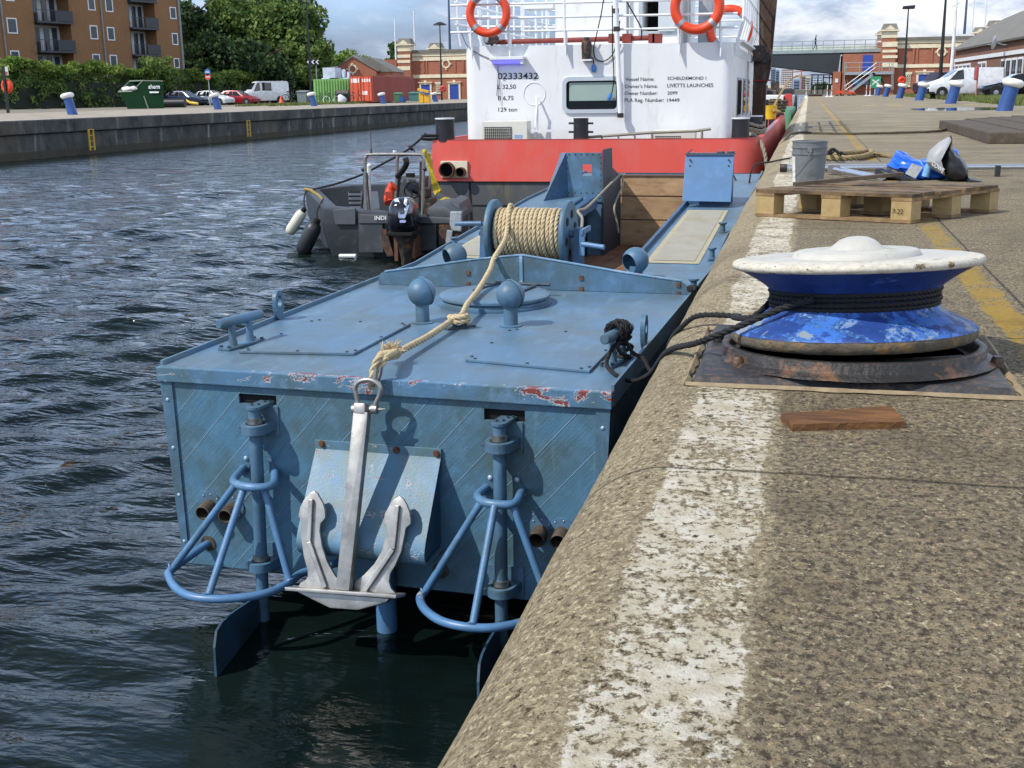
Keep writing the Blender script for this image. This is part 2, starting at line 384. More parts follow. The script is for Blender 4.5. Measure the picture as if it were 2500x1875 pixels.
for y in ys:
    for i, (x, z) in enumerate(prof):
        wob = _nz.noise(Vector((x*2, y*1.3, z*2)))*.010+_nz.noise(Vector((x*9, y*7, z*9)))*.004 if y < 40 and i > 2 and i < 20 else 0
        vs.append((x+(wob if i < 17 else 0), y, z+(wob if -.45 < x < .9 else 0)))
n = len(prof)
mb.add(vs, [(i*n+j, i*n+j+1, (i+1)*n+j+1, (i+1)*n+j) for i in range(len(ys)-1) for j in range(n-1)])
mb.add([(9, -4, 0), (9, 156, 0), (9, 156, -3.2), (-.5, 156, -3.2), (-.5, 156, -.25), (-.25, 156, 0)], [(0, 1, 2), (2, 3, 4, 5, 1)])
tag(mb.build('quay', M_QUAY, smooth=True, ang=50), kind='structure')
# ground on the right and beyond, the left bank, its quay wall
M_YARD = mat('yard_ground', '7d7667', .95, var=.25, sc=.6, dirt='6a6455', dsc=.4, bump=.02, bsc=8)
def sheet(name, x0, x1, y0, y1, z, m, n=1):
    g = MB(); g.add([(x0, y0, z), (x1, y0, z), (x1, y1, z), (x0, y1, z)], [(0, 1, 2, 3)]); return tag(g.build(name, m, nrm=False), kind='structure')
sheet('ground', 9, 420, -4, 420, 0, M_YARD)
M_GRASS = mat('grass', '5c6b31', .95, var=.5, sc=2.5, dirt='7d7345', dsc=1.2, bump=.05, bsc=20)
def grass(name, x0, x1, y0, y1, n, h, mt, z=0.0, w=.03):
    g = MB(); R = RNG.random((n, 5)); vs = []; fs = []
    for i in range(n):
        x = x0+(x1-x0)*R[i, 0]; y = y0+(y1-y0)*R[i, 1]
        if _nz.noise(Vector((x*.35, y*.25, 3))) < -.12: continue
        a = R[i, 2]*PI; hh = h*(.4+R[i, 3]*.8); c, s_ = math.cos(a)*w, math.sin(a)*w; k = len(vs)
        vs += [(x-c, y-s_, z), (x+c, y+s_, z), (x+(R[i, 4]-.5)*hh, y+(R[i, 3]-.5)*hh*.6, z+hh)]; fs.append((k, k+1, k+2))
    g.add(vs, fs); return tag(g.build(name, mt, nrm=False), kind='stuff')
grass('grass', 8.2, 13.5, 52, 118, 16000, .30, M_GRASS, 0, .05)
grass('grass', -46.5, -42, 92, 122, 9000, .24, M_GRASS, 0, .06)
# left bank
def wall_mat():
    m = Mat('dock_wall'); sep = m.new('ShaderNodeSeparateXYZ'); m.l.new(m.g.outputs['Position'], sep.inputs[0]); z = sep.outputs[2]; y = sep.outputs[1]
    n1 = m.noise(.9, 8, .7); st = m.noise(1.0, 8, .75, m.pos((1, 1.0, .10)))
    k = m.mix(m.ramp(n1, .38, .62), lin('212425'), lin('4b4c49'))
    k = m.mix(m.math('MULTIPLY', m.ramp(st, .55, .66), .7), k, lin('9b9d98'))
    k = m.mix(m.math('MULTIPLY', m.ramp(m.noise(.25, 4, .6), .52, .62), .5), k, lin('5d5340'))
    low = m.math('LESS_THAN', z, -1.27); k = m.mix(m.math('MULTIPLY', low, .8), k, lin('353020'))
    jz = m.math('LESS_THAN', m.math('ABSOLUTE', m.math('ADD', z, .56)), .03); k = m.mix(m.math('MULTIPLY', jz, .8), k, lin('0b0b0b'))
    cop = m.math('GREATER_THAN', z, -.5); k = m.mix(m.math('MULTIPLY', cop, m.math('MULTIPLY', m.ramp(n1, .3, .6), .35)), k, lin('55534f'))
    top = m.math('GREATER_THAN', z, -.02); k = m.mix(top, k, m.mix(m.ramp(n1, .4, .6), lin('857b6a'), lin('a2988a')))
    m.col(k).set(Roughness=.85); m.bump(n1, .05); return m.m
mb = MB(); yy = list(np.arange(20, 190, 1.7)); pr = [(-31.0, -3.2), (-31.0, -.60), (-30.86, -.56), (-30.86, -.05), (-30.9, 0.0), (-40.4, 0.004), (-47, .02)]
vs = []
for y in yy:
    for i, (x, z) in enumerate(pr): vs.append((x+(_nz.noise(Vector((0, y*.4, z*3)))*.03 if i < 4 else 0), y, z+(_nz.noise(Vector((x, y*.5, 0)))*.03 if 1 <= i <= 2 else 0)))
n = len(pr); mb.add(vs, [(i*n+j, (i+1)*n+j, (i+1)*n+j+1, i*n+j+1) for i in range(len(yy)-1) for j in range(n-1)])
mb.add([(-31, 188.3, -3.2), (-47, 188.3, -3.2), (-47, 188.3, .02), (-31, 188.3, 0)], [(0, 1, 2, 3)])
tag(mb.build('quay_wall', wall_mat()), kind='structure')
M_WL = mat('edge_paint', 'd8d6cf', .8, var=.2, sc=2, dirt='8a857b', dsc=.6, dth=(.5, .62))
mb = MB(); mb.box(-31.05, -30.88, 20, 188, .003, .008); tag(mb.build('edge_line', M_WL), kind='structure')
sheet('left_ground', -420, -47, -60, 188, .02, M_YARD)
# far shore
mb = MB(); mb.box(-900, 900, 520, 1500, -3, 0.3); tag(mb.build('far_shore', mat('far_shore', '6d6b60', .9, var=.3, sc=.02)), kind='structure')
sheet('dock_bed', -420, 420, -60, 1500, -3.25, mat('dock_bed', '10140f', .9))
# water: displaced ripples, finer ones in the shader
def water_mat():
    m = Mat('water'); sep = m.new('ShaderNodeSeparateXYZ'); m.l.new(m.g.outputs['Position'], sep.inputs[0])
    v1 = m.pos((.55, 1.5, 1), (0, 0, .32)); v2 = m.pos((.7, 1.6, 1), (0, 0, .05)); v3 = m.pos((.5, 1.3, 1), (0, 0, .55))
    a = m.noise(3.2, 3, .55, v1, .4); b = m.noise(9, 3, .55, v2, .5); c = m.noise(26, 3, .5, v1, .3); big = m.noise(1.1, 2, .5, v3, .3)
    # water in the lee of the blue boat is calmer
    calm = m.math('MAXIMUM', m.ramp(m.math('MULTIPLY', m.math('ADD', m.math('MULTIPLY', sep.outputs[0], -1.0), -2.2), .4), 0, 1), m.ramp(m.math('MULTIPLY', m.math('SUBTRACT', sep.outputs[1], 9.0), .3), 0, 1))
    st = m.math('ADD', m.math('MULTIPLY', calm, .75), .25)
    for f, d in ((big, .12), (a, .065), (b, .016), (c, .0030)):
        n = m.new('ShaderNodeBump', i_Distance=d); m.l.new(f, n.inputs['Height']); m.l.new(st, n.inputs['Strength'])
        if m.h is not None: m.l.new(m.h, n.inputs['Normal'])
        m.h = n.outputs[0]
    m.l.new(m.h, m.b.inputs['Normal'])
    m.col(m.mix(m.ramp(m.noise(.5, 4), .4, .6), (.003, .007, .006, 1), (.006, .013, .011, 1))).set(Roughness=.05, IOR=1.333)
    tr = m.new('ShaderNodeBsdfTransparent'); tr.inputs[0].default_value = (.45, .62, .60, 1)
    mxs = m.new('ShaderNodeMixShader'); lw = m.new('ShaderNodeFresnel', i_IOR=1.333); m.l.new(m.h, lw.inputs['Normal'])
    f = m.math('SUBTRACT', .36, m.math('MULTIPLY', lw.outputs[0], 2.2), True)
    m.l.new(f, mxs.inputs[0]); m.l.new(m.b.outputs[0], mxs.inputs[1]); m.l.new(tr.outputs[0], mxs.inputs[2]); m.l.new(mxs.outputs[0], m.n['Material Output'].inputs[0])
    return m.m
ys = [1.2]
while ys[-1] < 188: ys.append(ys[-1]+max(.025, .0070*ys[-1]))
ys[-1] = 188; ys = np.array(ys); xs = np.linspace(-31.2, -.49, 360); Xg, Yg = np.meshgrid(xs, ys); Zg = np.zeros_like(Xg); dy = np.gradient(ys)[:, None]
for _ in range(52):
    lam = .24*(5.0**RNG.random()); th = math.radians(108)+RNG.normal()*.42; kx, ky = math.cos(th)*2*PI/lam, math.sin(th)*2*PI/lam
    Zg += .0058*lam**.85*np.sin(kx*Xg+ky*Yg+RNG.random()*6.28)*np.clip((lam/dy-2.2)/3, 0, 1)
Zg *= .30+.70*np.clip(np.maximum((-Xg-2.4)/2.5, (Yg-9)/4), 0, 1)
nx = len(xs); mb = MB(); mb.v = [tuple(p) for p in np.stack([Xg, Yg, Zg+WZ], -1).reshape(-1, 3).tolist()]
mb.f = [(j*nx+i, j*nx+i+1, (j+1)*nx+i+1, (j+1)*nx+i) for j in range(len(ys)-1) for i in range(nx-1)]
M_WATER = water_mat()
k = len(mb.v); mb.v += [(-420, 188, WZ), (420, 188, WZ), (420, 525, WZ), (-420, 525, WZ), (-31.2, -60, WZ), (-.49, -60, WZ), (-.49, 1.2, WZ), (-31.2, 1.2, WZ)]
mb.f += [(k, k+1, k+2, k+3), (k+4, k+5, k+6, k+7)]
o = tag(mb.build('water', M_WATER, nrm=False, smooth=True, ang=180), kind='structure')
# puddles on the apron: thin water sheets 4 mm up
M_PUD = mat('puddle_water', '1c1b18', .03, var=.1); M_PUD.node_tree.nodes['Principled BSDF'].inputs['IOR'].default_value = 1.33
mb = MB(); mb.add([(3.7+3.4*(.5+.5*math.cos(t))*(1+.12*math.sin(3*t)), 46.6+3.6*math.sin(t)*(1+.25*math.sin(2*t+1)), .004) for t in np.linspace(0, 2*PI, 40)[:-1]], [tuple(range(39))])
tag(mb.build('puddle', M_PUD, nrm=False), kind='structure')
# yellow and black dashed line across the apron
M_YEL = mat('yellow_paint', 'c9a83a', .8, var=.25, sc=6)
mb = MB()
for i in range(6):
    x = 1.3+i*1.1; mb.add([(x, 57.2, .005), (x+.62, 57.2, .005), (x+.62, 57.9, .005), (x, 57.9, .005)], [(0, 1, 2, 3)])
tag(mb.build('dashed_line', M_YEL, nrm=False), kind='structure')
# ================================================================ THE BLUE BOAT (own axes: u across, v ahead, w up from its deck edge)
def paint_mat(name, base='4d7397', grime='4a5a58', light='6f98c2', streak=None, planks=False, chips=False, rust=.0, rough=.48):
    m = Mat(name); ob = m.new('ShaderNodeTexCoord').outputs['Object']
    sp = m.new('ShaderNodeSeparateXYZ'); m.l.new(ob, sp.inputs[0]); U, V, Wz = sp.outputs
    def vec(sc, rot=(0, 0, 0)):
        q = m.new('ShaderNodeMapping'); q.inputs['Scale'].default_value = sc; q.inputs['Rotation'].default_value = rot; m.l.new(ob, q.inputs[0]); return q.outputs[0]
    n1 = m.noise(2.6, 7, .62, vec((1, 1, 1)), .6); n2 = m.noise(9, 8, .7, vec((1, .35, 1))); n3 = m.noise(2, 8, .75, vec((9, 1, 1), (0, 0, .5)))
    k = m.mix(m.ramp(n1, .40, .62), lin(base), lin(grime))
    k = m.mix(m.math('MULTIPLY', m.ramp(n2, .50, .70), .6), k, lin(light))
    k = m.mix(m.math('MULTIPLY', m.ramp(n3, .58, .72), .35), k, lin('7f93a0'))
    if planks:
        # diagonal boards: groove lines every .176 m and brush marks along the boards
        d = m.math('ADD', m.math('MULTIPLY', U, .742), m.math('MULTIPLY', Wz, -.67))
        fr = m.math('ABSOLUTE', m.math('SUBTRACT', m.math('FRACT', m.math('DIVIDE', d, .1665)), .5))
        gro = m.math('MULTIPLY', m.math('SUBTRACT', .016, fr), 70, True)
        st = m.noise(1, 5, .7, vec((1, 1, 1), (0, math.radians(-42), 0)))
        q = m.new('ShaderNodeMapping'); q.inputs['Scale'].default_value = (4, 1, 130); q.inputs['Rotation'].default_value = (0, 0, 0)
        cb = m.new('ShaderNodeCombineXYZ'); m.l.new(m.math('ADD', m.math('MULTIPLY', U, .67), m.math('MULTIPLY', Wz, .742)), cb.inputs[0]); m.l.new(V, cb.inputs[1]); m.l.new(d, cb.inputs[2]); m.l.new(cb.outputs[0], q.inputs[0])
        br = m.noise(1, 5, .65, q.outputs[0])
        k = m.mix(m.math('MULTIPLY', m.ramp(br, .45, .7), .45), k, lin('37484c'))
        k = m.mix(m.math('MULTIPLY', gro, .7), k, lin('8fb0cc'))
        m.bump(gro, .004); m.bump(br, .0012)
    if chips:
        c = m.noise(7.5, 9, .72, vec((1, 1, 2.0)), .7); wmask = m.ramp(m.noise(1.7, 2, .5), .45, .58)
        cc = m.math('ADD', m.math('ADD', c, m.math('MULTIPLY', wmask, .085)), m.math('MULTIPLY', m.math('ADD', Wz, .045), .9)) if name == 'trim_paint' else m.math('ADD', c, m.math('MULTIPLY', wmask, .04))
        k = m.mix(m.ramp(cc, .633, .64), k, lin('c9d3dc')); k = m.mix(m.ramp(cc, .655, .662), k, lin('7a3b38'))
        m.bump(m.ramp(cc, .633, .66, (1, 1, 1, 1), (0, 0, 0, 1)), .0015)
    if rust:
        r = m.noise(5, 9, .75, vec((1, 1, .5))); k = m.mix(m.ramp(r, .66-rust, .72-rust), k, lin('7a5a3c'))
    m.col(k).set(Roughness=m.mix(n2, (rough-.1,)*3+(1,), (rough+.15,)*3+(1,)))
    m.bump(m.noise(90, 4, .6), .0012); m.bump(n1, .004); return m.m
M_DECK = paint_mat('deck_paint', '4f6f8a', '52646e', '6a889f')
M_BOAT = paint_mat('boat_paint', '486b86', '445860', '5c83a3', rust=.0)
M_TRAN = paint_mat('transom_paint', '4a7590', '486066', '5b87a5', planks=True)
M_TRIM = paint_mat('trim_paint', '4d7596', '4a646e', '6a90b4', chips=True)
M_CHUTE = paint_mat('chute_paint', '527a95', '566c6d', '5a88b4', rust=.02, chips=True)
M_BLUEBAR = paint_mat('tube_paint', '4d769e', '4a6a80', '6b92b8', rough=.4)
M_SHEL = paint_mat('shelter_paint', '30567a', '31465a', '436d92')
M_HULLS = paint_mat('hull_side_paint', '33536f', '2d4048', '3d6180')
M_TAN = mat('nonslip_tan', '99968a', .95, var=.12, sc=7, dirt='8f8670', dsc=2.6, dth=(.52, .70), bump=.0015, bsc=240)
M_TANB = mat('nonslip_border', 'a49d84', .95, var=.12, sc=9)
M_WELLW = mat('well_wood', 'a98a66', .75, var=.35, sc=3, dirt='7a583d', dsc=5, dth=(.52, .74), bump=.002, bsc=40, stretch=(1, 1, 3))
M_WELLF = mat('floor_wood', '80573a', .7, var=.35, sc=3, dirt='4d3324', dsc=5, bump=.002, bsc=40)
M_STEEL = mat('bare_steel', 'a4a19a', .35, .9, var=.2, sc=20)
M_RUST = mat('rusty_steel', '6b4a35', .8, .2, var=.4, sc=30, dirt='3e2c22', dsc=20)
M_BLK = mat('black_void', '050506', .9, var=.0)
M_EXH = mat('exhaust_pipe', '5b4f42', .7, .3, var=.4, sc=30, dirt='2a2522', dsc=18)
M_BOLT = mat('bolt', '46535c', .5, .4, var=.3, sc=40)
M_RIV = mat('rivet', '9fb6c6', .4, .2)
M_GALV = mat('galvanised', 'a3a29e', .45, .7, var=.16, sc=14, dirt='7d7c78', dsc=9, dth=(.45, .7), bump=.0004, bsc=120)
M_ROPE = mat('manila', 'c2b08c', .95, var=.25, sc=60, dirt='8d7a58', dsc=30, dth=(.5, .75), bump=.002, bsc=300)
M_BROPE = mat('black_rope', '101012', .75, var=.4, sc=80, bump=.0012, bsc=350)

bo = thing('landing_craft', 'small blue steel landing craft with diagonal planked stern, moored against the quay edge', 'boat', tuple(BT.o), -BA, world=False)
HW = 1.065
def sheer(v): return 0.0 if v < 3.3 else .2*(v-3.3)/3.0 if v < 6.3 else .2+.05*(v-6.3)
# hull shell: sides and bottom
mb = MB(); st = [0, 1.6, 3.3, 4.8, 6.3, 7.5, 8.6]
hw = lambda v: HW-.0-(.03*max(0, v-6) if v > 6 else 0)
vs = []
for v in st:
    w = sheer(v); a = hw(v); b = a-.045
    vs += [(-a, v, w-.004), (-b, v, -.972), (b, v, -.972), (a, v, w-.004)]
fs = []
for i in range(len(st)-1):
    k = i*4; fs += [(k, k+4, k+5, k+1), (k+1, k+5, k+6, k+2), (k+2, k+6, k+7, k+3)]
k = (len(st)-1)*4; fs.append((k, k+1, k+2, k+3)); mb.add(vs, fs)
hull = mb.build('hull', M_HULLS, bo)
# transom: planked plate with two slots, pierced by real openings
def cell_plate(x0, x1, z0, z1, holes, y0, th, lo=None, hi=None):
    """plate in the u-w plane with rectangular holes; lo/hi: functions giving the lower/upper edge"""
    g = MB(); X = sorted({x0, x1, *[h[0] for h in holes], *[h[1] for h in holes]}); Zs = sorted({z0, z1, *[h[2] for h in holes], *[h[3] for h in holes]})
    for a, b in zip(X, X[1:]):
        for c, d in zip(Zs, Zs[1:]):
            mxx, mz = (a+b)/2, (c+d)/2
            if any(h[0] < mxx < h[1] and h[2] < mz < h[3] for h in holes): continue
            g.box(a, b, y0, y0+th, c, d)
    return g
SL = [BT.Vp(I, 622, 308, 0), BT.Vp(I, 908, 400, 0), BT.Vp(K, 522, 95, 0), BT.Vp(K, 782, 185, 0)]
holes = [(SL[0][0], SL[1][0], SL[1][2], SL[0][2]), (SL[2][0], SL[3][0], SL[3][2], SL[2][2])]
tr = cell_plate(-1.02, 1.02, -.968, -.03, holes, 0.0, .012).build('transom', M_TRAN, bo)
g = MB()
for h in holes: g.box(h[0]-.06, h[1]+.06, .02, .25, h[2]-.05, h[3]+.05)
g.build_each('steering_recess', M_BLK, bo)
for s_ in (-1, 1):
    g = MB(); g.hexa([(s_*1.02-.0, -.010, -.93), (s_*.985, -.010, -.93), (s_*.985, .0, -.93), (s_*1.02, .0, -.93), (s_*1.06, -.010, -.07), (s_*.998, -.010, -.07), (s_*.998, 0, -.07), (s_*1.06, 0, -.07)])
    cp = g.build('corner_plate', M_BOAT, bo, bevel=.001)
    for i in range(4):
        t = .1+i*.27; g = MB(); g.sphere((s_*(1.03-.03*t), -.010, -.07-.86*t), .009, 12, sc=(1, .6, 1)); g.build('rivet', M_RIV, cp)
# top trim (fascia), chipped
g = MB(); g.hexa([(-1.066, -.022, -.068), (1.066, -.022, -.072), (1.066, .02, -.072), (-1.066, .02, -.068), (-1.066, -.022, 0.0), (1.066, -.022, 0.0), (1.066, .02, 0.0), (-1.066, .02, .0)])
g.build('stern_fascia', M_TRIM, bo, bevel=.004)
for s_ in (-1, 1):
    g = MB()
    for a, b in zip(st, st[1:]):
        g.hexa([(s_*(hw(a)-.0)+.003*s_, a+.02, sheer(a)-.07), (s_*(hw(b))+.003*s_, b+.02, sheer(b)-.07), (s_*hw(b)-s_*.010, b+.02, sheer(b)-.07), (s_*hw(a)-s_*.010, a+.02, sheer(a)-.07),
                (s_*hw(a)+.003*s_, a+.02, sheer(a)+.022), (s_*hw(b)+.003*s_, b+.02, sheer(b)+.022), (s_*hw(b)-s_*.010, b+.02, sheer(b)+.022), (s_*hw(a)-s_*.010, a+.02, sheer(a)+.022)])
    g.build('gunwale', M_DECK, bo)
# decks
g = MB(); g.box(-1.06, 1.06, .018, 3.3, -.02, .0); g.build('aft_deck', M_DECK, bo)
IN = .50
for s_ in (-1, 1):
    g = MB()
    for a, b in ((3.3, 4.8), (4.8, 6.3), (6.3, 7.5), (7.5, 8.5)):
        g.hexa([(s_*IN, a, sheer(a)-.02), (s_*1.055, a, sheer(a)-.02), (s_*1.03, b, sheer(b)-.02), (s_*IN, b, sheer(b)-.02), (s_*IN, a, sheer(a)), (s_*1.055, a, sheer(a)), (s_*1.03, b, sheer(b)), (s_*IN, b, sheer(b))])
    g.build('side_deck', M_DECK, bo)
    z = lambda v: sheer(v)+.004
    g = MB(); q = [(.575, 3.58), (.955, 3.58), (.915, 5.85), (.56, 5.85)]
    g.add([(s_*a, b, z(b)) for a, b in q], [(0, 1, 2, 3)]); pn = g.build('nonslip_panel', M_TANB, bo, nrm=False)
    q = [(.615, 3.66), (.915, 3.66), (.88, 5.78), (.60, 5.78)]
    g = MB(); g.add([(s_*a, b, z(b)+.003) for a, b in q], [(0, 1, 2, 3)]); g.build('nonslip_field', M_TAN, pn, nrm=False)
    g = MB()
    for a, b in ((3.3, 4.8), (4.8, 6.3)):
        g.hexa([(s_*(IN-.012), a, sheer(a)-.35), (s_*(IN+.012), a, sheer(a)-.35), (s_*(IN+.012), b, sheer(b)-.5), (s_*(IN-.012), b, sheer(b)-.5),
                (s_*(IN-.012), a, sheer(a)+.035), (s_*(IN+.012), a, sheer(a)+.035), (s_*(IN+.012), b, sheer(b)+.035), (s_*(IN-.012), b, sheer(b)+.035)])
    g.build('coaming', M_SHEL, bo)
# well: floor boards, far bulkhead boards, bench boards near the winch
g = MB()
for i in range(7): g.box(-.50+.145*i, -.50+.145*i+.141, 3.3, 7.4, -.36, -.345+.001*(i % 2))
g.build('well_floor', M_WELLF, bo)
g = MB(); g.box(-.5, .5, 3.28, 3.3, -.36, -.0); g.build('well_aft_wall', M_SHEL, bo)
BP = [BT.Vp(Ff, 1200, y, 7.4)[2] for y in (375, 515, 525, 683, 692, 830)]
g = MB()
for a, b in ((BP[1], BP[0]), (BP[3], BP[2]), (-.36, BP[4])): g.box(-.42, .62, 7.40, 7.43, a, b)
bk = g.build('forward_bulkhead', M_WELLW, bo, bevel=.003)
g = MB(); g.box(-.42, .62, 7.385, 7.43, BP[0], BP[0]+.012)
for a, b in ((BP[2], BP[1]), (BP[4], BP[3])): g.box(-.42, .62, 7.41, 7.42, a-.006, b+.006)
g.build('bulkhead_strip', mat('strip_brown', '6d5647', .7), bk)
g = MB(); g.box(.02, .48, 3.9, 4.15, -.22, -.19); g.box(.02, .48, 4.2, 4.6, -.30, -.27); g.build_each('bench', mat('bench_wood', '9a5f3c', .6, var=.3, sc=5), bo, bevel=.004)
# breakwater board across the deck
T_ = [BT.Vp(f, x, y, 2.42) for f, x, y in ((G, 1685, 300), (G, 1700, 262), (G, 1730, 248), (E, 1300, 1480), (E, 1900, 1395), (Ff, 440, 945), (Ff, 500, 940), (Ff, 800, 990), (Ff, 1200, 1060), (Ff, 1500, 1105), (Ff, 1640, 1125), (Ff, 1690, 1165), (Ff, 1705, 1225))]
pts = [(p[0], 2.42, max(.004, p[2])) for p in T_]+[(T_[-1][0], 2.42, .003), (T_[0][0], 2.42, .003)]
g = MB(); g.prism(pts, (0, .022, 0)); bwk = g.build('breakwater', M_BOAT, bo)
g = MB()
for a, b in zip(pts[2:11], pts[3:12]): g.bar((a[0], 2.431, a[2]+.002), (b[0], 2.431, b[2]+.002), .032, .006)
g.bar((pts[6][0], 2.416, pts[6][2]), (pts[6][0]+.002, 2.416, .005), .02, .008, (0, 1, 0)); g.build('breakwater_capping', paint_mat('capping_paint', '6b93b3', '5c7f94', 'a9bccb', chips=True), bwk)
g = MB()
for fx, y1, y2 in ((125, 1065, 1145), (928, 1100, 1180), (1618, 1150, 1215)):
    for y in (y1, y2):
        p = BT.Vp(Ff, fx, y, 2.42); g.sphere((p[0], 2.418, p[2]), .011, 10, sc=(1, .7, 1)); g.box(p[0]-.012, p[0]+.012, 2.412, 2.42, p[2]-.014, p[2]+.014)
g.build_each('breakwater_bolt', M_RUST, bwk)
# hatch cover panels let into the deck
for pl in ([BT.W(G, x, y, .012) for x, y in ((665, 830), (1505, 845), (1930, 628), (1200, 615))], [BT.W(H, x, y, .012) for x, y in ((375, 822), (1215, 900), (1330, 795), (1000, 640))]):
    a, b, c, d = pl
    if a[0] > 0: v1 = 1.12; c = (b[0]+.0, v1, 0); d = (a[0], v1, 0); b = (b[0], b[1], 0)
    else: c = (b[0], c[1], 0); d = (a[0]-.0, c[1], 0)
    g = MB(); g.prism([(q[0], q[1], .002) for q in (a, b, c, d)], (0, 0, .012)); pn = g.build('deck_panel', M_DECK, bo, bevel=.002)
    g = MB()
    for (p, q) in ((a, b), (b, c), (c, d), (d, a)):
        for t in (.05, .5, .95):
            x, y = p[0]*(1-t)+q[0]*t, p[1]*(1-t)+q[1]*t; cx, cy = (a[0]+c[0])/2, (a[1]+c[1])/2; x += (cx-x)*.05; y += (cy-y)*.05
            g.cyl((x, y, .012), (x, y, .019), .008, 8)
    g.build_each('panel_bolt', M_BOLT, pn)
# round hatch
hc = (-.022, 1.90)
g = MB(); g.lathe([(0, 0), (.335, 0), (.335, .012), (.315, .016), (.312, .03), (0, .03)], (hc[0], hc[1], .001), n=56); hb = g.build('round_hatch', M_BOAT, bo, smooth=True)
g = MB(); g.lathe([(.27, .030), (.318, .032), (.326, .040), (.326, .052), (.318, .058), (.30, .060), (.12, .068), (0, .070)], (hc[0], hc[1], .004), n=56); g.build('hatch_lid', M_DECK, hb, smooth=True)
g = MB(); g.bar((hc[0]-.12, hc[1]-.02, .078), (hc[0]-.07, hc[1]+.28, .074), .022, .008); g.cyl((hc[0]-.15, hc[1]+.30, .072), (hc[0]+.26, hc[1]+.30, .072), .011, 10)
g.bar((hc[0]+.16, hc[1]-.02, .078), (hc[0]+.18, hc[1]+.28, .074), .022, .008)
for t in (.1, .4, .7): g.cyl((hc[0]-.12+.05*t, hc[1]-.02+.3*t, .08), (hc[0]-.12+.05*t, hc[1]-.02+.3*t, .086), .006, 8)
g.build_each('hatch_hinge', M_BOLT, hb)
# mushroom vents: closed balls aft, open ones forward
for (u, v) in ((-.232, 1.25), (.262, 1.262)):
    g = MB(); g.lathe([(0, 0), (.062, 0), (.062, .004), (.038, .008), (.036, .13), (.034, .15)], (u, v, .001), n=28); vt = g.build('vent', M_BOAT, bo, smooth=True)
    g = MB(); g.sphere((u, v, .166), .0765, 28); g.torus((u+.012, v+.016, .172), .0775, .004, (.55, .75, .25), 36, 8); g.build('vent_ball', M_BOAT, vt, smooth=True)
for (u, v, w, dx) in ((-.655, 3.02, .115, -.75), (.612, 3.0, .118, -.55)):
    ax = Vector((dx, -.75, -.22)).normalized(); g = MB()
    g.sphere((0, 0, 0), .088, 30, a0=-PI/2, a1=.62, axis=(-ax.x, -ax.y, -ax.z)); 
    g = MB(); pr = [(.088*math.cos(a), .088*math.sin(a)) for a in np.linspace(-PI/2, .75, 14)]+[(.083*math.cos(a), .083*math.sin(a)) for a in np.linspace(.75, -PI/2, 14)]
    g.lathe([(max(1e-6, r), h) for r, h in pr], (u, v, w), ax, 32); vb = g.build('open_vent', M_BOAT, bo, smooth=True)
    g = MB(); g.cyl((u-.0, v+.03, 0), (u, v+.03, w-.04), .045, 20); g.build('vent_pipe', M_BOAT, vb, smooth=True)
# bollard cleats (T shaped)
cleats = []
for (u0, v0, u1, v1) in ((-.935, .36, -.875, .62), (.955, .42, 1.0, .66)):
    a = Vector((u0, v0, 0)); b = Vector((u1, v1, 0)); d = (b-a).normalized(); m_ = (a+b)/2
    g = MB(); g.bar(a+Vector((0, 0, .008)), b+Vector((0, 0, .008)), .075, .012); ct = g.build('deck_cleat', M_BOAT, bo, bevel=.002)
    g = MB()
    for t in (-.062, .062):
        p = m_+d*t; g.tube([p+Vector((0, 0, .012)), p+Vector((0, 0, .05)), p+Vector((0, 0, .12))], [.024, .018, .018], 14)
    g.build_each('cleat_leg', M_BOAT, ct, smooth=True)
    p = m_+Vector((0, 0, .135)); g = MB(); g.tube([p-d*.155, p-d*.15, p+d*.15, p+d*.155], [.020, .024, .024, .020], 18); g.build('cleat_bar', M_BOAT, ct, smooth=True, ang=50)
    g = MB()
    for t in (-.12, .12):
        for q in (-.025, .025): c = m_+d*t+Vector((d.y, -d.x, 0))*q; g.cyl(c+Vector((0, 0, .012)), c+Vector((0, 0, .024)), .009, 6)
    g.build_each('cleat_bolt', M_BOLT, ct); cleats.append((m_, d))
# lifting eyes on the gunwale
for (u, v) in ((-1.045, 1.16), (1.045, .86)):
    o_ = [(u, v+.055*math.sin(t), .105+.055*math.cos(t)) for t in np.linspace(-PI*.6, PI*.6, 18)]; o_ = [(u, v+q[1]-v, q[2]) for q in o_]
    g = MB(); out = [(v-.052, 0.0)]+[(v+.05*math.cos(t), .105+.06*math.sin(t)) for t in np.linspace(PI, 0, 18)]+[(v+.052, 0.0)]
    n = 24; ring = [(v+.026*math.cos(t), .105+.032*math.sin(t)) for t in np.linspace(PI, -PI, n+1)[:-1]]
    oo = [(v+.05*math.cos(t), .105+(.06*math.sin(t) if math.sin(t) > 0 else .105*math.sin(t)*1.0)) for t in np.linspace(PI, -PI, n+1)[:-1]]
    k0 = 0; vv = []
    for dx in (-.011, .011): vv += [(u+dx, a, b) for a, b in oo]+[(u+dx, a, b) for a, b in ring]
    f_ = []
    for i in range(n):
        j = (i+1) % n; f_ += [(i, j, n+j, n+i), (2*n+i, 3*n+i, 3*n+j, 2*n+j), (i, 2*n+i, 2*n+j, j), (n+i, n+j, 3*n+j, 3*n+i)]
    g.add(vv, f_); g.build('lifting_eye', M_BOAT, bo)
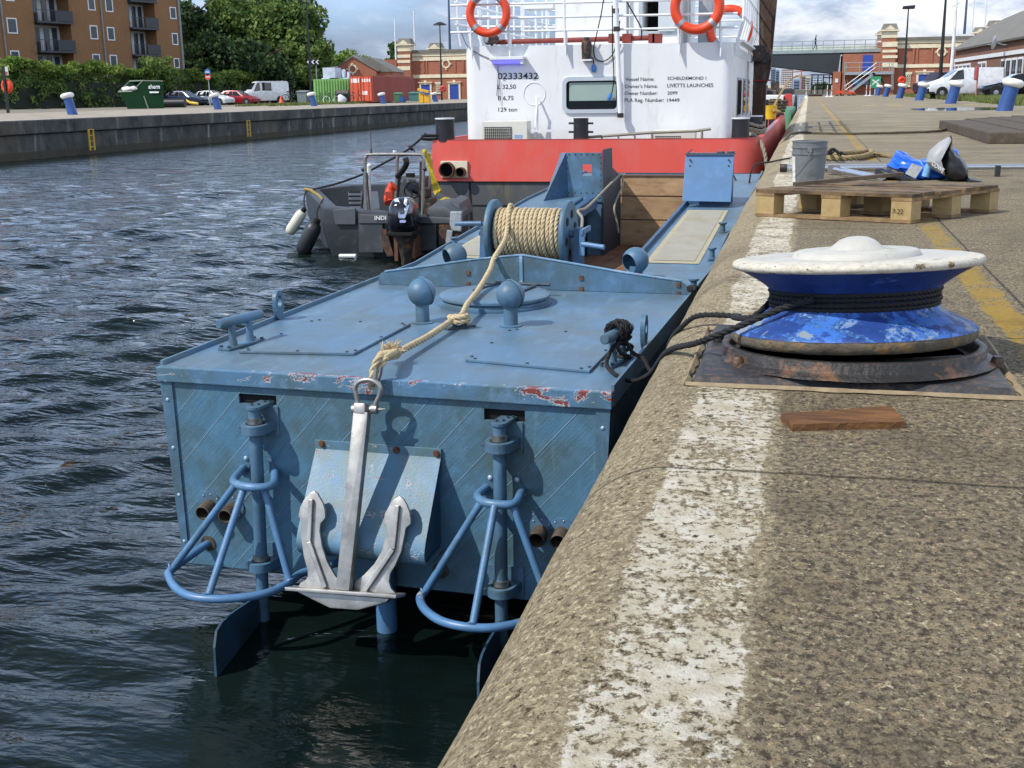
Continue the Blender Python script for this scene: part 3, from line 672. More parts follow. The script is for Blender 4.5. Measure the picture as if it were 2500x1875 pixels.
# small mooring posts on the right side deck
for (f, x, y, ww) in ((T2, 1095, 945, .10), (T2, 985, 1210, .04), (T2, 800, 1540, .0), (E, 1700, 1280, .03)):
    p = BT.W(f, x, y, ww); g = MB(); g.lathe([(0, 0), (.036, 0), (.036, .006), (.022, .01), (.019, .06), (.034, .072), (.034, .08), (0, .083)], (p[0], p[1], ww), n=20)
    pp = g.build('mooring_post', M_BOAT, bo, smooth=True)
p = BT.W(H, 335, 612, .0); rcl = (p[0], p[1]); g = MB(); g.bar((p[0]-.055, p[1]-.06, .006), (p[0]+.055, p[1]+.07, .006), .05, .01); rc = g.build('rope_cleat', M_BOLT, bo, bevel=.001)
for q in (-.022, .022):
    g = MB(); c = (p[0]+q*.8, p[1]+q, 0); g.lathe([(.012, .008), (.012, .045), (.026, .055), (.026, .062), (0, .066)], c, n=16); g.build('cleat_post', M_BOLT, rc, smooth=True)

# winch drum
wc = (3.5, .225)
def ring_plate(g, u0, u1, R, holes, c, n=40):
    g.lathe([(0, 0), (R, 0), (R+.004, .006), (R+.004, u1-u0-.006), (R, u1-u0), (0, u1-u0)], (u0, c[0], c[1]), (1, 0, 0), n)
g = MB(); ring_plate(g, -.525, -.49, .232, 0, wc); wi = g.build('winch_drum', M_BOAT, bo, smooth=True)
g = MB(); ring_plate(g, .02, .055, .232, 0, wc); g.build('drum_flange', M_BOAT, wi, smooth=True)
g = MB()
for k in range(6):
    a = k*PI/3+.3; c = (.058, wc[0]+.14*math.cos(a), wc[1]+.14*math.sin(a)); g.lathe([(0, 0), (.030, 0), (.030, .002), (0, .002)], c, (1, 0, 0), 18)
g.build_each('flange_hole', M_BLK, wi)
g = MB(); g.cyl((-.49, *wc), (.02, *wc), .13, 28); g.cyl((-.62, *wc), (.16, *wc), .028, 16); g.build('axle', M_BOAT, wi, smooth=True)
for u in (-.60, .09):
    g = MB(); g.prism([(u, wc[0]-.10, -.0), (u, wc[0]+.10, 0), (u, wc[0]+.05, .27), (u, wc[0]-.05, .27)], (.045, 0, 0)); g.build('drum_bracket', M_SHEL, wi, bevel=.003)
g = MB(); g.tube([(-.60, wc[0]-.02, .29), (-.80, wc[0]-.02, .285)], .017, 14)
g.build('crank_left', M_BLUEBAR, wi, smooth=True).name = 'crank_handle'
g = MB(); g.bar((.165, wc[0]-.12, .09), (.165, wc[0]-.12, .26), .02, .035, (1, 0, 0)); g.bar((.165, wc[0]-.14, .255), (.165, wc[0]+.12, .255), .02, .035); g.tube([(.165, wc[0]-.12, .17), (.33, wc[0]-.16, .155)], .018, 14)
g.build('crank_handle', M_BLUEBAR, wi, smooth=True)
# the coiled manila rope on the drum, over the breakwater to the cleat and on to the anchor
RR = .0155
path = []
turns = 15; rad = .165
for i in range(turns*26+1):
    a = 2*PI*i/26; u = -.472+(.475)*(i/(turns*26)); r = rad+.004*math.sin(i*.13)
    path.append((u, wc[0]+r*math.cos(a), wc[1]+r*math.sin(a)))
g = MB(); g.rope(path, RR, n=6, step=.0145)
rp = thing('anchor_rope', 'tan laid rope wound on the blue winch drum and led down to the anchor', 'rope', tuple(BT.o), -BA, world=False)
coil = g.build('rope_coil', M_ROPE, rp, smooth=True, ang=180)
top = (-.385, wc[0]-.02, wc[1]+rad+.03)
def bp(f, x, y, v): return BT.Vp(f, x, y, v)
lead = [(-.39, wc[0]+.16, wc[1]+.10), top, bp(Ff, 395, 800, 3.22), bp(Ff, 352, 893, 2.75), bp(Ff, 322, 940, 2.44), bp(Ff, 300, 985, 2.36), bp(H, 545, 215, 2.2), bp(H, 470, 345, 1.78), bp(H, 390, 450, 1.42), (rcl[0]-.0, rcl[1]+.05, .062), (rcl[0]-.03, rcl[1]-.02, .05)]
g = MB(); g.rope(spline(lead, 6), .0165, n=6, step=.012); g.build('rope_lead', M_ROPE, rp, smooth=True, ang=180)
kn = [(rcl[0]+.05*math.cos(a)*(1.0), rcl[1]+.045*math.sin(a), .022+.006*a/1.5) for a in np.linspace(.6, 4*PI, 34)]
g = MB(); g.rope(spline(kn, 3), .0135, n=6, step=.012); g.build('rope_hitch', M_ROPE, rp, smooth=True, ang=180)
tail = [(rcl[0]-.03, rcl[1]-.03, .045), BT.W(G, 2050, 720, .04), BT.W(G, 1900, 800, .045), BT.W(G, 1810, 850, .05), (-.05, -.0, .06)]
e0 = tail[3]
g = MB(); g.rope(spline(tail[:4], 8), .0165, n=6, step=.012); g.build('rope_tail', M_ROPE, rp, smooth=True, ang=180)
# spliced eye round the thimble
P_S = BT.Vp(J, 545, 190, -.07); e1 = Vector(e0)
ey = [e1, Vector(bp(G, 1700, 870, -.02)), Vector(bp(G, 1650, 960, -.055)), Vector(bp(G, 1640, 1050, -.065)), Vector(P_S)+Vector((-.012, 0, -.012)), Vector(bp(G, 1672, 1040, -.05)), Vector(bp(G, 1690, 960, -.04)), Vector(bp(G, 1740, 880, .0)), e1+Vector((.01, 0, .012))]
g = MB(); g.rope(spline(ey, 8), .016, n=6, step=.012); g.build('eye_splice', M_ROPE, rp, smooth=True, ang=180)
g = MB(); th = spline([Vector(p)*1.0+Vector((.012, -.004, .012)) for p in ey[2:7]], 8); g.tube(th, .010, 8); g.build('thimble', M_STEEL, rp, smooth=True)
g = MB(); c = e1+Vector((-.02, .0, .01))
for i in range(150):
    d = Vector((RNG.normal(), RNG.normal()*.8, abs(RNG.normal())*1.1+.1)).normalized(); l = .02+.045*RNG.random(); p = c+Vector((RNG.normal()*.016, RNG.normal()*.016, RNG.normal()*.010))
    q = p+d*l+Vector((0, 0, -.012*RNG.random())); g.tube([p, (p+q)/2+Vector((0, 0, .004)), q], [.003, .0024, .0012], 4, cap=False)
for q in range(9):
    a = e1+(Vector(ey[1])-e1)*(q/9.0); g.torus(a, .019, .006, (Vector(ey[1])-e1).normalized(), 16, 6)
g.build('frayed_end', M_ROPE, rp)

# rudder stocks, bearings, guards
for side, fr_top, fr_low in ((-1, BT.Vp(I, 745, 470, -.07), BT.Vp(I, 775, 1560, -.07)), (1, BT.Vp(K, 622, 330, -.07), BT.Vp(K, 628, 1170, -.07))):
    ut, ul = fr_top[0], fr_low[0]; um = (ut+ul)/2
    g = MB(); g.tube([(ut, -.07, -.155), (ul, -.07, -1.30)], .029, 22); rs = g.build('rudder_stock', M_BOAT, bo, smooth=True)
    g = MB(); g.cyl((ut, -.07, -.155), (ut, -.07, -.140), .036, 20); g.hexa([(ut-.036, -.075, -.155), (ut+.036, -.075, -.155), (ut+.07, .12, -.15), (ut+.0, .12, -.15), (ut-.036, -.075, -.140), (ut+.036, -.075, -.140), (ut+.07, .12, -.135), (ut+.0, .12, -.135)])
    tl = g.build('tiller_arm', M_BOAT, rs, bevel=.002)
    g = MB()
    for q in ((-.012, -.07), (.015, -.06), (.02, -.01), (.04, .0)): g.cyl((ut+q[0], q[1], -.141), (ut+q[0], q[1], -.130), .006, 6)
    g.build_each('tiller_bolt', M_BOLT, rs)
    for w in (-.247, -.905):
        uu = ut+(ul-ut)*((-.155-w)/1.145)
        g = MB()
        k = 26; out = [(uu+.062*math.cos(t), -.07+.062*math.sin(t)) for t in np.linspace(PI*.97, 2*PI*1.0, k)]+[(uu+.075, -.001), (uu-.06, -.001)]
        inn = [(uu+.044*math.cos(t), -.07+.044*math.sin(t)) for t in np.linspace(PI, 3*PI, k+3)[:-1]]
        g.prism([(a, b, w-.02) for a, b in out], (0, 0, .045)); br = g.build('bearing_bracket', M_BOAT, bo, bevel=.003)
        g = MB(); g.lathe([(.0, 0), (.043, 0), (.043, .001), (0, .001)], (uu, -.07, w+.0256), n=26); g.build('bearing_gap', M_BLK, br)
        g = MB(); g.lathe([(.0295, 0), (.037, 0), (.037, .03), (.0295, .03)], (uu, -.07, w+.022), n=26); g.build('bearing_sleeve', M_STEEL, br, smooth=True)
        g = MB(); g.box(uu-.075, uu+.085, -.008, 0, w-.05, w+.09); g.build('bracket_plate', M_BOAT, br, bevel=.002)
        g = MB(); g.cyl((uu-.062, -.07, w), (uu-.082, -.07, w), .005, 8); g.build('grease_nipple', M_BOLT, br)
    # propeller guard: half ring on lugs, three legs down to a hoop
    if side < 0:
        R_ = [(-.66, .0), BT.W(I, 585, 960, -.46), BT.W(I, 640, 1000, -.46), BT.W(I, 760, 1015, -.46), BT.W(I, 880, 990, -.46), (-.505, .0)]
        Hp = [BT.W(NN, x, y, -.885) for x, y in ((110, 240), (92, 300), (150, 380), (250, 425), (400, 438), (600, 425), (760, 390), (890, 325), (970, 265))]
        legs = [((600, 985), (110, 245)), ((668, 992), (345, 405)), ((805, 985), (885, 310))]; LF = I
        HP2 = [BT.W(NN, *q, -.885) for q in ((110, 240), (345, 428), (885, 330))]
        foot = [(-.880, 0, -.855), (-.18, 0, -.875)]; lugu = (R_[0][0], R_[-1][0])
    else:
        R_ = [(.515, .0), BT.W(K, 482, 650, -.46), BT.W(K, 530, 690, -.46), BT.W(K, 630, 705, -.46), BT.W(K, 720, 695, -.46), (.672, .0)]
        Hp = [BT.W(K, x, y, -.885) for x, y in ((145, 1255), (118, 1300), (150, 1370), (250, 1440), (400, 1478), (560, 1485), (700, 1465), (800, 1435), (900, 1380), (985, 1290))]
        legs = [((500, 690), (150, 1270)), ((590, 705), (455, 1440)), ((705, 700), (930, 1330))]; LF = K
        HP2 = [BT.W(K, *q, -.885) for q in ((145, 1262), (450, 1478), (940, 1350))]
        foot = [(.29, 0, -.87), (.99, 0, -.87)]; lugu = (R_[0][0], R_[-1][0])
    ring = spline([(p[0], p[1] if len(p) == 2 else p[1], -.46) for p in R_], 6)
    g = MB(); g.tube(ring, .0185, 14); gd = g.build('propeller_guard', M_BLUEBAR, bo, smooth=True)
    hp = [(p[0], p[1], -.885) for p in Hp]
    g = MB(); g.tube(spline([foot[0]]+hp+[foot[1]], 5), .0185, 14); g.build('guard_hoop', mat('hoop_paint', '4d769e', .4, var=.2, sc=12, dirt='b9b7ac', dsc=5.5, dth=(.60, .64)) if side > 0 else bpy.data.materials.get('hoop_paint') or mat('hoop_paint', '4d769e', .4, var=.2, sc=12, dirt='b9b7ac', dsc=5.5, dth=(.60, .64)), gd, smooth=True)
    for k_, ((a, b), h2) in enumerate(zip(legs, HP2)):
        p = BT.W(LF, *a, -.46); g = MB(); g.tube([(p[0], p[1], -.465), (h2[0], h2[1], -.885)], .0165, 14); g.torus((h2[0], h2[1], -.87), .017, .004, V3((p[0]-h2[0], p[1]-h2[1], .42)), 16, 6); g.build('guard_leg', M_BLUEBAR, gd, smooth=True)
    for q_, uu in enumerate(lugu):
        s2 = -1 if q_ == 0 else 1
        g = MB(); g.prism([(uu+s2*(-.012)+.03*math.cos(t)*(.75)+s2*.02*math.sin(t), -.001, -.445-.028*0+.052*math.sin(-t)) for t in np.linspace(0, 2*PI, 20)[:-1]], (0, -.007, 0)); lg = g.build('guard_lug', M_BOAT, gd)
        g = MB(); g.sphere((uu-s2*.018, -.010, -.412), .012, 12, sc=(1, .7, 1)); g.sphere((uu+s2*.010, -.010, -.478), .012, 12, sc=(1, .7, 1)); g.build_each('lug_bolt', M_RIV, gd)
    for fq in foot:
        g = MB(); g.lathe([(0, 0), (.038, 0), (.038, .006), (0, .006)], fq, (0, -1, 0), 20); g.build('guard_foot', M_EXH, gd)
    # rudder blade, hung aft of the stock
    TR = BT.W(P0, *((470*1.1302, 1458*1.1302) if side < 0 else (1030*1.1302, 1510*1.1302)), WZ+.4)
    hd = Vector((TR[0]-ul, TR[1]+.07, 0)).normalized(); nn = (hd.y, -hd.x, 0)
    pp = ((640, 440), (520, 520), (440, 592), (405, 650), (392, 760), (402, 930)) if side < 0 else ()
    if side < 0: ol = [BT.P(NN, x, y, (ul, -.07, 0), nn) for x, y in pp]
    else: ol = [(ul+(a[0]+.6225)*1.0, a[1], a[2]) for a in OL_PREV]
    if side < 0: OL_PREV = [(p[0]-ul-.6225+.6225-.6225, p[1], p[2]) for p in ol]; OL_PREV = [(p[0]-ul-.6225, p[1], p[2]) for p in ol]
    ol = [tuple(p) for p in ol]; last = ol[-1]
    ol = [(ul, -.07, ol[0][2]-.005)]+ol[0:]+[(last[0], last[1], -1.45), (ul, -.07, -1.55)]
    g = MB(); g.prism(ol, Vector(nn)*.010); g.build('rudder_blade', M_HULLS, rs)
# exhausts
for f, x, y in ((I, 370, 1180), (I, 540, 1205), (K, 862, 905), (K, 1000, 915)):
    p = BT.Vp(f, x, y, -.05); g = MB(); g.lathe([(.036, 0), (.036, .075), (.031, .078), (.030, .0)], (p[0], .0, p[2]), (0, -1, -.12), 26); ex = g.build('exhaust', M_EXH, bo, smooth=True)
    g = MB(); g.lathe([(0, 0), (.034, 0)], (p[0], -.012, p[2]), (0, -1, 0), 20); g.build('exhaust_bore', M_BLK, ex)
    g = MB(); g.lathe([(.037, 0), (.060, 0), (.060, .006), (.037, .006)], (p[0], -.001, p[2]+.012), (0, -1, 0), 30); fl = g.build('exhaust_flange', M_BOAT, ex, smooth=True)
    g = MB()
    for a in (.6, 1.4, 2.2, 3.9, 5.5): g.sphere((p[0]+.05*math.cos(a), -.008, p[2]+.012+.05*math.sin(a)), .004, 8)
    g.build_each('flange_bolt', M_RIV, ex)
# anchor chute
cp = [(-.002, -.300), (-.010, -.332), (-.10, -.46), (-.20, -.60), (-.240, -.66), (-.255, -.70), (-.245, -.735), (-.22, -.757), (-.18, -.765), (-.0, -.76)]
cs = spline([(0, a, b) for a, b in cp], 4); g = MB()
n = len(cs)
def hwid(t): return .298+.0*t
vs = []
for th_ in (0, .008):
    for p in cs: vs += [(-hwid(p.z)+.012, p.y+th_, p.z), (hwid(p.z)+.012, p.y+th_, p.z)]
fs = [(2*i, 2*i+1, 2*i+3, 2*i+2) for i in range(n-1)]+[(2*n+2*i, 2*n+2*i+2, 2*n+2*i+3, 2*n+2*i+1) for i in range(n-1)]
fs += [(2*i, 2*i+2, 2*n+2*i+2, 2*n+2*i) for i in range(n-1)]+[(2*i+1, 2*n+2*i+1, 2*n+2*i+3, 2*i+3) for i in range(n-1)]
g.add(vs, fs); ch = g.build('anchor_chute', M_CHUTE, bo, smooth=True, ang=50)
g = MB()
for s_ in (-.27, .292): g.prism([(s_, a, b) for a, b in [(0, -.34), (-.19, -.61), (-.235, -.70), (-.2, -.74), (0, -.74)]], (.004, 0, 0))
g.build_each('chute_cheek', M_HULLS, ch)
g = MB(); g.box(-.288, .312, -.014, -.002, -.338, -.298); g.build('chute_flange', M_CHUTE, ch, bevel=.002)
g = MB()
for f, x, y in ((J, 252, 530), (J, 683, 565), (J, 915, 587)):
    p = BT.Vp(f, x, y, -.014); g.cyl((p[0], -.014, p[2]), (p[0], -.024, p[2]), .012, 6); g.cyl((p[0], -.014, p[2]), (p[0], -.016, p[2]), .017, 12)
g.build_each('chute_bolt', M_RUST, ch)
# centre skeg pipe in the water
p = BT.W(P0, 828*1.1302, 1368*1.1302, WZ+.4); g = MB(); g.cyl((p[0], p[1]+.05, -.80), (p[0], p[1]+.05, -1.75), .048, 22); g.build('shaft_tube', M_BLUEBAR, bo, smooth=True)
# port and starboard shelters at the bow
v1 = 6.56
ft = [BT.Vp(Ff, x, y, v1) for x, y in ((820, 212), (1075, 212), (1075, 535), (835, 560), (935, 295), (1003, 378))]
g = cell_plate(ft[0][0], ft[1][0], .17, ft[0][2], [(ft[4][0], ft[5][0], ft[5][2], ft[4][2])], v1, .014)
sh = g.build('bow_shelter', M_BOAT, bo)
g = MB(); g.box(-.51, ft[1][0], v1+.0165, v1+.03, -.345, .168); g.build('shelter_lower_plate', M_BOAT, sh)
a, b, c = BT.Vp(Ff, 785, 212, v1), BT.W(Ff, 655, 570, .18), BT.Vp(Ff, 838, 555, v1)
g = MB(); g.prism([a, b, (c[0], v1-.002, .17), (ft[0][0], v1-.002, ft[0][2])], (.0, .012, 0)); g.build('side_plate', M_SHEL, sh)
uI = ft[1][0]+.012
g = MB(); g.prism([(uI, v1-.03, -.345), (uI, v1-.03, .665), (uI, 6.92, .665), (uI, 6.95, .47), (uI, 7.38, .36), (uI, 7.38, -.345)], (.014, 0, 0)); g.build('inner_wall', mat('dark_plate', '2b3442', .6, var=.3, sc=4), sh)
g = MB(); g.box(ft[0][0], ft[1][0], v1+.016, 7.35, .15, .17); g.build('shelter_floor', M_SHEL, sh)
g = MB()
for i in range(6): g.sphere((ft[0][0]+.03+i*(ft[1][0]-ft[0][0]-.06)/5, v1, ft[0][2]-.015), .008, 8)
for i in range(8): g.sphere((ft[1][0]-.012, v1, ft[0][2]-.04-i*.055), .007, 8); g.sphere((ft[0][0]+.012, v1, ft[0][2]-.04-i*.055), .007, 8)
for i in range(6):
    for w in (.19, .235): g.sphere((ft[0][0]+.03+i*(ft[1][0]-ft[0][0]-.06)/5, v1, w+.02), .008, 8)
g.build_each('shelter_rivet', M_BOLT, sh)
mbx = MB(); mbx.hexa([(-.46, 4.3, .03), (-.40, 4.3, .03), (-.40, 6.5, .12), (-.46, 6.5, .12), (-.46, 4.3, .10), (-.40, 4.3, .10), (-.40, 6.5, .24), (-.46, 6.5, .24)]); mbx.build('rail_channel', M_SHEL, bo)
# starboard box with its lid propped towards the stern
lt = [BT.Vp(Ff, x, y, v) for x, y, v in ((1670, 228, 6.12), (2015, 228, 6.12), (1990, 562, 5.98), (1645, 555, 5.98))]
g = MB(); g.box(.50, .895, 6.16, 6.42, .18, lt[0][2]-.012); bx = g.build('stowage_box', M_SHEL, bo)
g = MB(); g.prism(lt, (0, .014, 0)); ld_ = g.build('box_lid', paint_mat('lid_paint', '4a739d', '4a6d92', '5580ab'), bx, bevel=.002)
g = MB()
for x in (1700, 1975):
    for y in (262, 305, 350): p = BT.Vp(Ff, x, y, 6.08); g.sphere((p[0], 6.09, p[2]), .008, 8, sc=(1, 2, 1))
g.build_each('lid_rivet', M_RUST, bx)
g = MB(); g.box(.49, .93, 6.1, 6.22, lt[0][2]+.004, lt[0][2]+.016); g.cyl((.80, 6.17, lt[0][2]+.016), (.80, 6.17, lt[0][2]+.03), .035, 14); g.cyl((.89, 6.17, lt[0][2]+.016), (.89, 6.17, lt[0][2]+.03), .035, 14); g.bar((.50, 6.15, lt[0][2]+.01), (.55, 6.15, lt[0][2]+.05), .02, .01); g.build('box_hinge', M_BOLT, bx)
# ropes on the shelter
M_GROPE = mat('weathered_rope', '8d8776', .95, var=.3, sc=40)
g = MB(); g.tube(spline([BT.Vp(Ff, 1212, 360, 7.0), BT.Vp(Ff, 1150, 420, 6.6), BT.Vp(Ff, 1085, 485, 6.2), BT.Vp(Ff, 970, 600, 4.9), BT.Vp(Ff, 905, 625, 4.3), BT.Vp(Ff, 935, 680, 4.1), BT.Vp(Ff, 925, 790, 3.8)], 8), .011, 8)
g.tube(spline([BT.Vp(Ff, 1212, 360, 7.0), BT.Vp(Ff, 1225, 430, 6.95), BT.Vp(Ff, 1165, 590, 6.6), BT.Vp(Ff, 1180, 690, 6.6), BT.Vp(Ff, 1195, 780, 6.6)], 8), .010, 8)
g.v = [BT.w2(*p) for p in g.v]
tag(g.build('control_rope', M_GROPE, smooth=True), 'thin grey line slung from the dark bow plate to the blue winch', 'rope')

# ================================================================ ANCHOR
an = thing('anchor', 'galvanised grey anchor hanging by its shackle over the blue stern chute', 'anchor', tuple(BT.o), -BA, world=False)
A0 = (0, -.085, -.15); DN = Vector((0, -.36, -1)).normalized(); nA = (0, -DN.z, DN.y)   # plane that holds the anchor
nrmA = Vector((1, 0, 0)).cross(DN).normalized()
def ap(x, y, fr=J): return BT.P(fr, x, y, A0, tuple(nrmA))
out = nrmA if nrmA.y < 0 else -nrmA
def slab(pts, th, off=0.0): 
    g = MB(); g.prism([Vector(p)+out*(off-th/2) for p in pts], out*th); return g
top_, bot_ = Vector(ap(500, 345)), Vector(ap(400, 1372)); wdt = .031
g = MB(); sp_ = [Vector(ap(*q)) for q in ((460, 350), (545, 352), (540, 420), (438, 1378), (360, 1368))]; g.prism([p+out*.012 for p in sp_], out*.045); g.build('shank', M_GALV, an, bevel=.008, smooth=True)
g = MB(); hd_ = [Vector(ap(*q)) for q in ((465, 298), (530, 300), (530, 368), (462, 362))]; g.prism([p+out*.008 for p in hd_], out*.052); g.build('shank_head', M_GALV, an, bevel=.010, smooth=True)
fl = [[(210, 800), (228, 815), (245, 845), (262, 875), (272, 910), (274, 958), (258, 980), (247, 990), (242, 1030), (255, 1120), (285, 1210), (330, 1290), (362, 1325), (355, 1372), (118, 1358), (130, 1335), (160, 1318), (173, 1295), (172, 1260), (150, 1180), (133, 1060), (137, 980), (130, 965), (118, 950), (130, 895), (150, 855), (185, 815)],
      [(705, 832), (728, 852), (745, 880), (762, 925), (768, 965), (768, 995), (750, 1008), (740, 1016), (732, 1060), (715, 1150), (680, 1230), (650, 1280), (643, 1325), (655, 1365), (685, 1398), (440, 1382), (440, 1330), (500, 1285), (560, 1220), (600, 1150), (620, 1080), (628, 1020), (618, 1005), (608, 985), (620, 930), (640, 895), (672, 850)]]
for i, pl in enumerate(fl):
    fk = slab([ap(*q) for q in pl], .020).build('fluke', M_GALV, an, bevel=.005, smooth=True)
    rb = [(200, 850), (188, 1095), (282, 1360)] if i == 0 else [(698, 885), (672, 1140), (512, 1375)]
    g = MB(); pr_ = [Vector(ap(*q))+out*.015 for q in rb]
    for a, b in zip(pr_, pr_[1:]): g.bar(a, b, .020, .026, out)
    g.build('fluke_rib', M_GALV, fk, bevel=.004)
cr = [(78, 1352), (718, 1396), (714, 1418), (82, 1373)]
g = MB(); g.prism([Vector(ap(*q))-out*.045 for q in cr], out*.12); g.build('crown_plate', M_GALV, an, bevel=.004, smooth=True)
g = slab([ap(*q) for q in ((120, 1376), (668, 1420), (640, 1445), (480, 1488), (320, 1476), (215, 1425))], .05, .02); g.build('crown', M_GALV, an, bevel=.010, smooth=True)
# bow shackle
sc_ = [BT.P(J, *q, A0, (0, 1, 0)) for q in ((452, 325), (462, 280), (455, 240), (450, 205), (470, 170), (520, 155), (570, 170), (595, 205), (590, 245), (570, 290), (562, 325))]
off_ = Vector((0, -.012, 0)); sc2 = spline([Vector(p)+off_ for p in sc_], 6)
g = MB(); g.tube(sc2, .0105, 14); shk = g.build('shackle', M_GALV, an, smooth=True)
g = MB(); p, q = Vector(sc_[0])+off_, Vector(sc_[-1])+off_; g.cyl(p+Vector((-.004, 0, 0)), q+Vector((.004, 0, 0)), .012, 16)
for c in (p, q): g.cyl(c-Vector((.013, 0, 0)), c+Vector((.013, 0, 0)), .021, 18)
g.tube([q+Vector((.012, 0, 0)), q+Vector((.022, 0, 0)), q+Vector((.05, .0, .004))], [.008, .008, .003], 8); g.build('shackle_pin', M_GALV, shk, smooth=True)

# black mooring line: cleat on the boat, over to the capstan on the quay
m_, d = cleats[1]; ax = (m_.x, m_.y, .135)
g = MB(); path = []
for k in range(5):
    for t in np.linspace(0, 2*PI, 15)[:-1]:
        s_ = -.05+.024*(k+t/6.28); r = .038+.010*math.sin(k*1.9+t); p = Vector(ax)+d*s_+Vector((d.y, -d.x, 0))*r*math.cos(t)+Vector((0, 0, r*math.sin(t)*1.15)); path.append(p)
g.rope(spline(path, 2), .0105, strands=3, n=5, step=.012)
B2W = lambda p: BT.w2(*p)
k1 = [m_+Vector((.03, -.10, .07)), m_+Vector((.06, -.02, .03)), m_+Vector((-.03, .05, .02)), m_+Vector((.05, .10, .05)), m_+Vector((.02, -.05, .10))]
g.rope(spline(k1, 10, True), .0105, n=5, step=.012)
g.v = [B2W(p) for p in g.v]
def bw(f, x, y, w): return BT.w2(*BT.W(f, x, y, w))
capc = Vector((.157, 3.60, 0))
Ls = [B2W((m_.x, m_.y-.06, .10)), bw(H, 1330, 850, .03), bw(H, 1400, 930, .01), bw(H, 1500, 968, -.02), bw(H, 1620, 920, .06), tuple(WD.W(H, 1740, 770, -.06)), tuple(WD.W(L, 0, 1172, .055)), tuple(WD.W(L, 200, 1095, .12)), tuple(WD.Vp(L, 480, 980, 3.42)), tuple(WD.Vp(L, 620, 940, 3.36))]
g.rope(spline(Ls, 10), .0105, n=5, step=.014)
L2 = [B2W((m_.x+.02, m_.y+.05, .12)), bw(H, 1500, 770, .05), bw(H, 1580, 820, .02), bw(H, 1630, 900, .0), bw(H, 1720, 850, .05), tuple(WD.W(H, 1760, 700, -.16)), tuple(WD.W(H, 1850, 590, -.03)), tuple(WD.W(H, 1960, 525, .03)), tuple(WD.W(H, 2212, 530, .05)), tuple(WD.W(L, 200, 1035, .09)), tuple(WD.W(L, 300, 1035, .13)), (-.08, 3.65, .17)]
g.rope(spline(L2, 10), .0105, n=5, step=.014)
cz = .200
for k in range(4):
    rr_ = .240+.004*(k % 2); zz = cz-.022+k*.0145
    g.rope([capc+Vector((rr_*math.cos(t), rr_*math.sin(t), zz+.242*(math.cos(t)*.046-math.sin(t)*.075))) for t in np.linspace(0, 2*PI, 70)], .0080, n=5, step=.014)
tag(g.build('mooring_line', M_BROPE, smooth=True, ang=180), 'black braided mooring line round the blue capstan and the right deck cleat', 'rope')
# ================================================================ CAPSTAN
def chip_paint(name, base, under, under2, th, sc=7, rough=.5, dirt=None, dth=(.6, .7), light=None):
    m = Mat(name); p = m.pos((1, 1, 1.6)); c = m.noise(sc, 12, .74, p, .15); n = m.noise(sc*.8, 10, .72)
    k = m.mix(m.ramp(m.noise(sc*3, 6, .7), .35, .65), lin(base), tuple(x*.7 for x in lin(base)[:3])+(1,))
    if light: k = m.mix(m.ramp(n, .50, .54), k, lin(light))
    k = m.mix(m.ramp(c, th, th+.006), k, lin(under)); k = m.mix(m.ramp(c, th+.045, th+.052), k, lin(under2))
    if dirt: k = m.mix(m.ramp(m.noise(sc*2.2, 9, .75), *dth), k, lin(dirt))
    m.bump(m.ramp(c, th, th+.03, (1, 1, 1, 1), (0, 0, 0, 1)), .002); m.bump(m.noise(45, 5, .6), .003); m.col(k).set(Roughness=rough); return m.m
M_CAPW = mat('capstan_white', 'b3b1a9', .65, var=.10, sc=9, dirt='8b8370', dsc=11, dth=(.56, .74), bump=.003, bsc=50)
M_CAPR = chip_paint('capstan_rim', 'cfc9ba', '7c6a4a', '4a3827', .60, 16, .8, dirt='9a8a66', dth=(.52, .7))
M_CAPB = chip_paint('capstan_blue', '1b3f86', '4a7cc0', '7f8790', .50, 9, .6, light='3468b6', dirt='3a3f48', dth=(.60, .66))
M_CAPD = chip_paint('capstan_deep', '15357c', '2e63b4', '4470a8', .60, 8, .5)
M_LIPR = mat('lip_rust', '5f574a', .9, var=.4, sc=22, dirt='8a6a40', dsc=16, dth=(.5, .65), bump=.006, bsc=60)
M_IRON = mat('black_iron', '2c2a29', .5, .2, var=.45, sc=18, dirt='6f5038', dsc=8, dth=(.50, .62), bump=.006, bsc=70)
M_IRONP = chip_paint('iron_plate', '313134', '4d6a92', 'a8a193', .62, 15, .6, dirt='5d4c3d', dth=(.50, .64))
cx, cy = capc.x, capc.y
def tilt(g, kx=.046, ky=.075):
    g.v = [(p[0], p[1], p[2]+(p[0]-cx)*kx+(cy-p[1])*ky) for p in g.v]; return g
cap = thing('capstan', 'low blue capstan with white cap and chipped lower rim, closest to the camera', 'capstan', (cx, cy, 0))
g = MB(); g.hexa([(-.285, 3.215, .0), (.575, 3.215, .0), (.575, 4.0, .0), (-.285, 4.0, .0), (-.265, 3.235, .022), (.555, 3.235, .022), (.555, 3.98, .024), (-.265, 3.98, .024)])
g.rough(.004, 6); g.build('base_plate', M_IRONP, cap, bevel=.004)
g = MB()
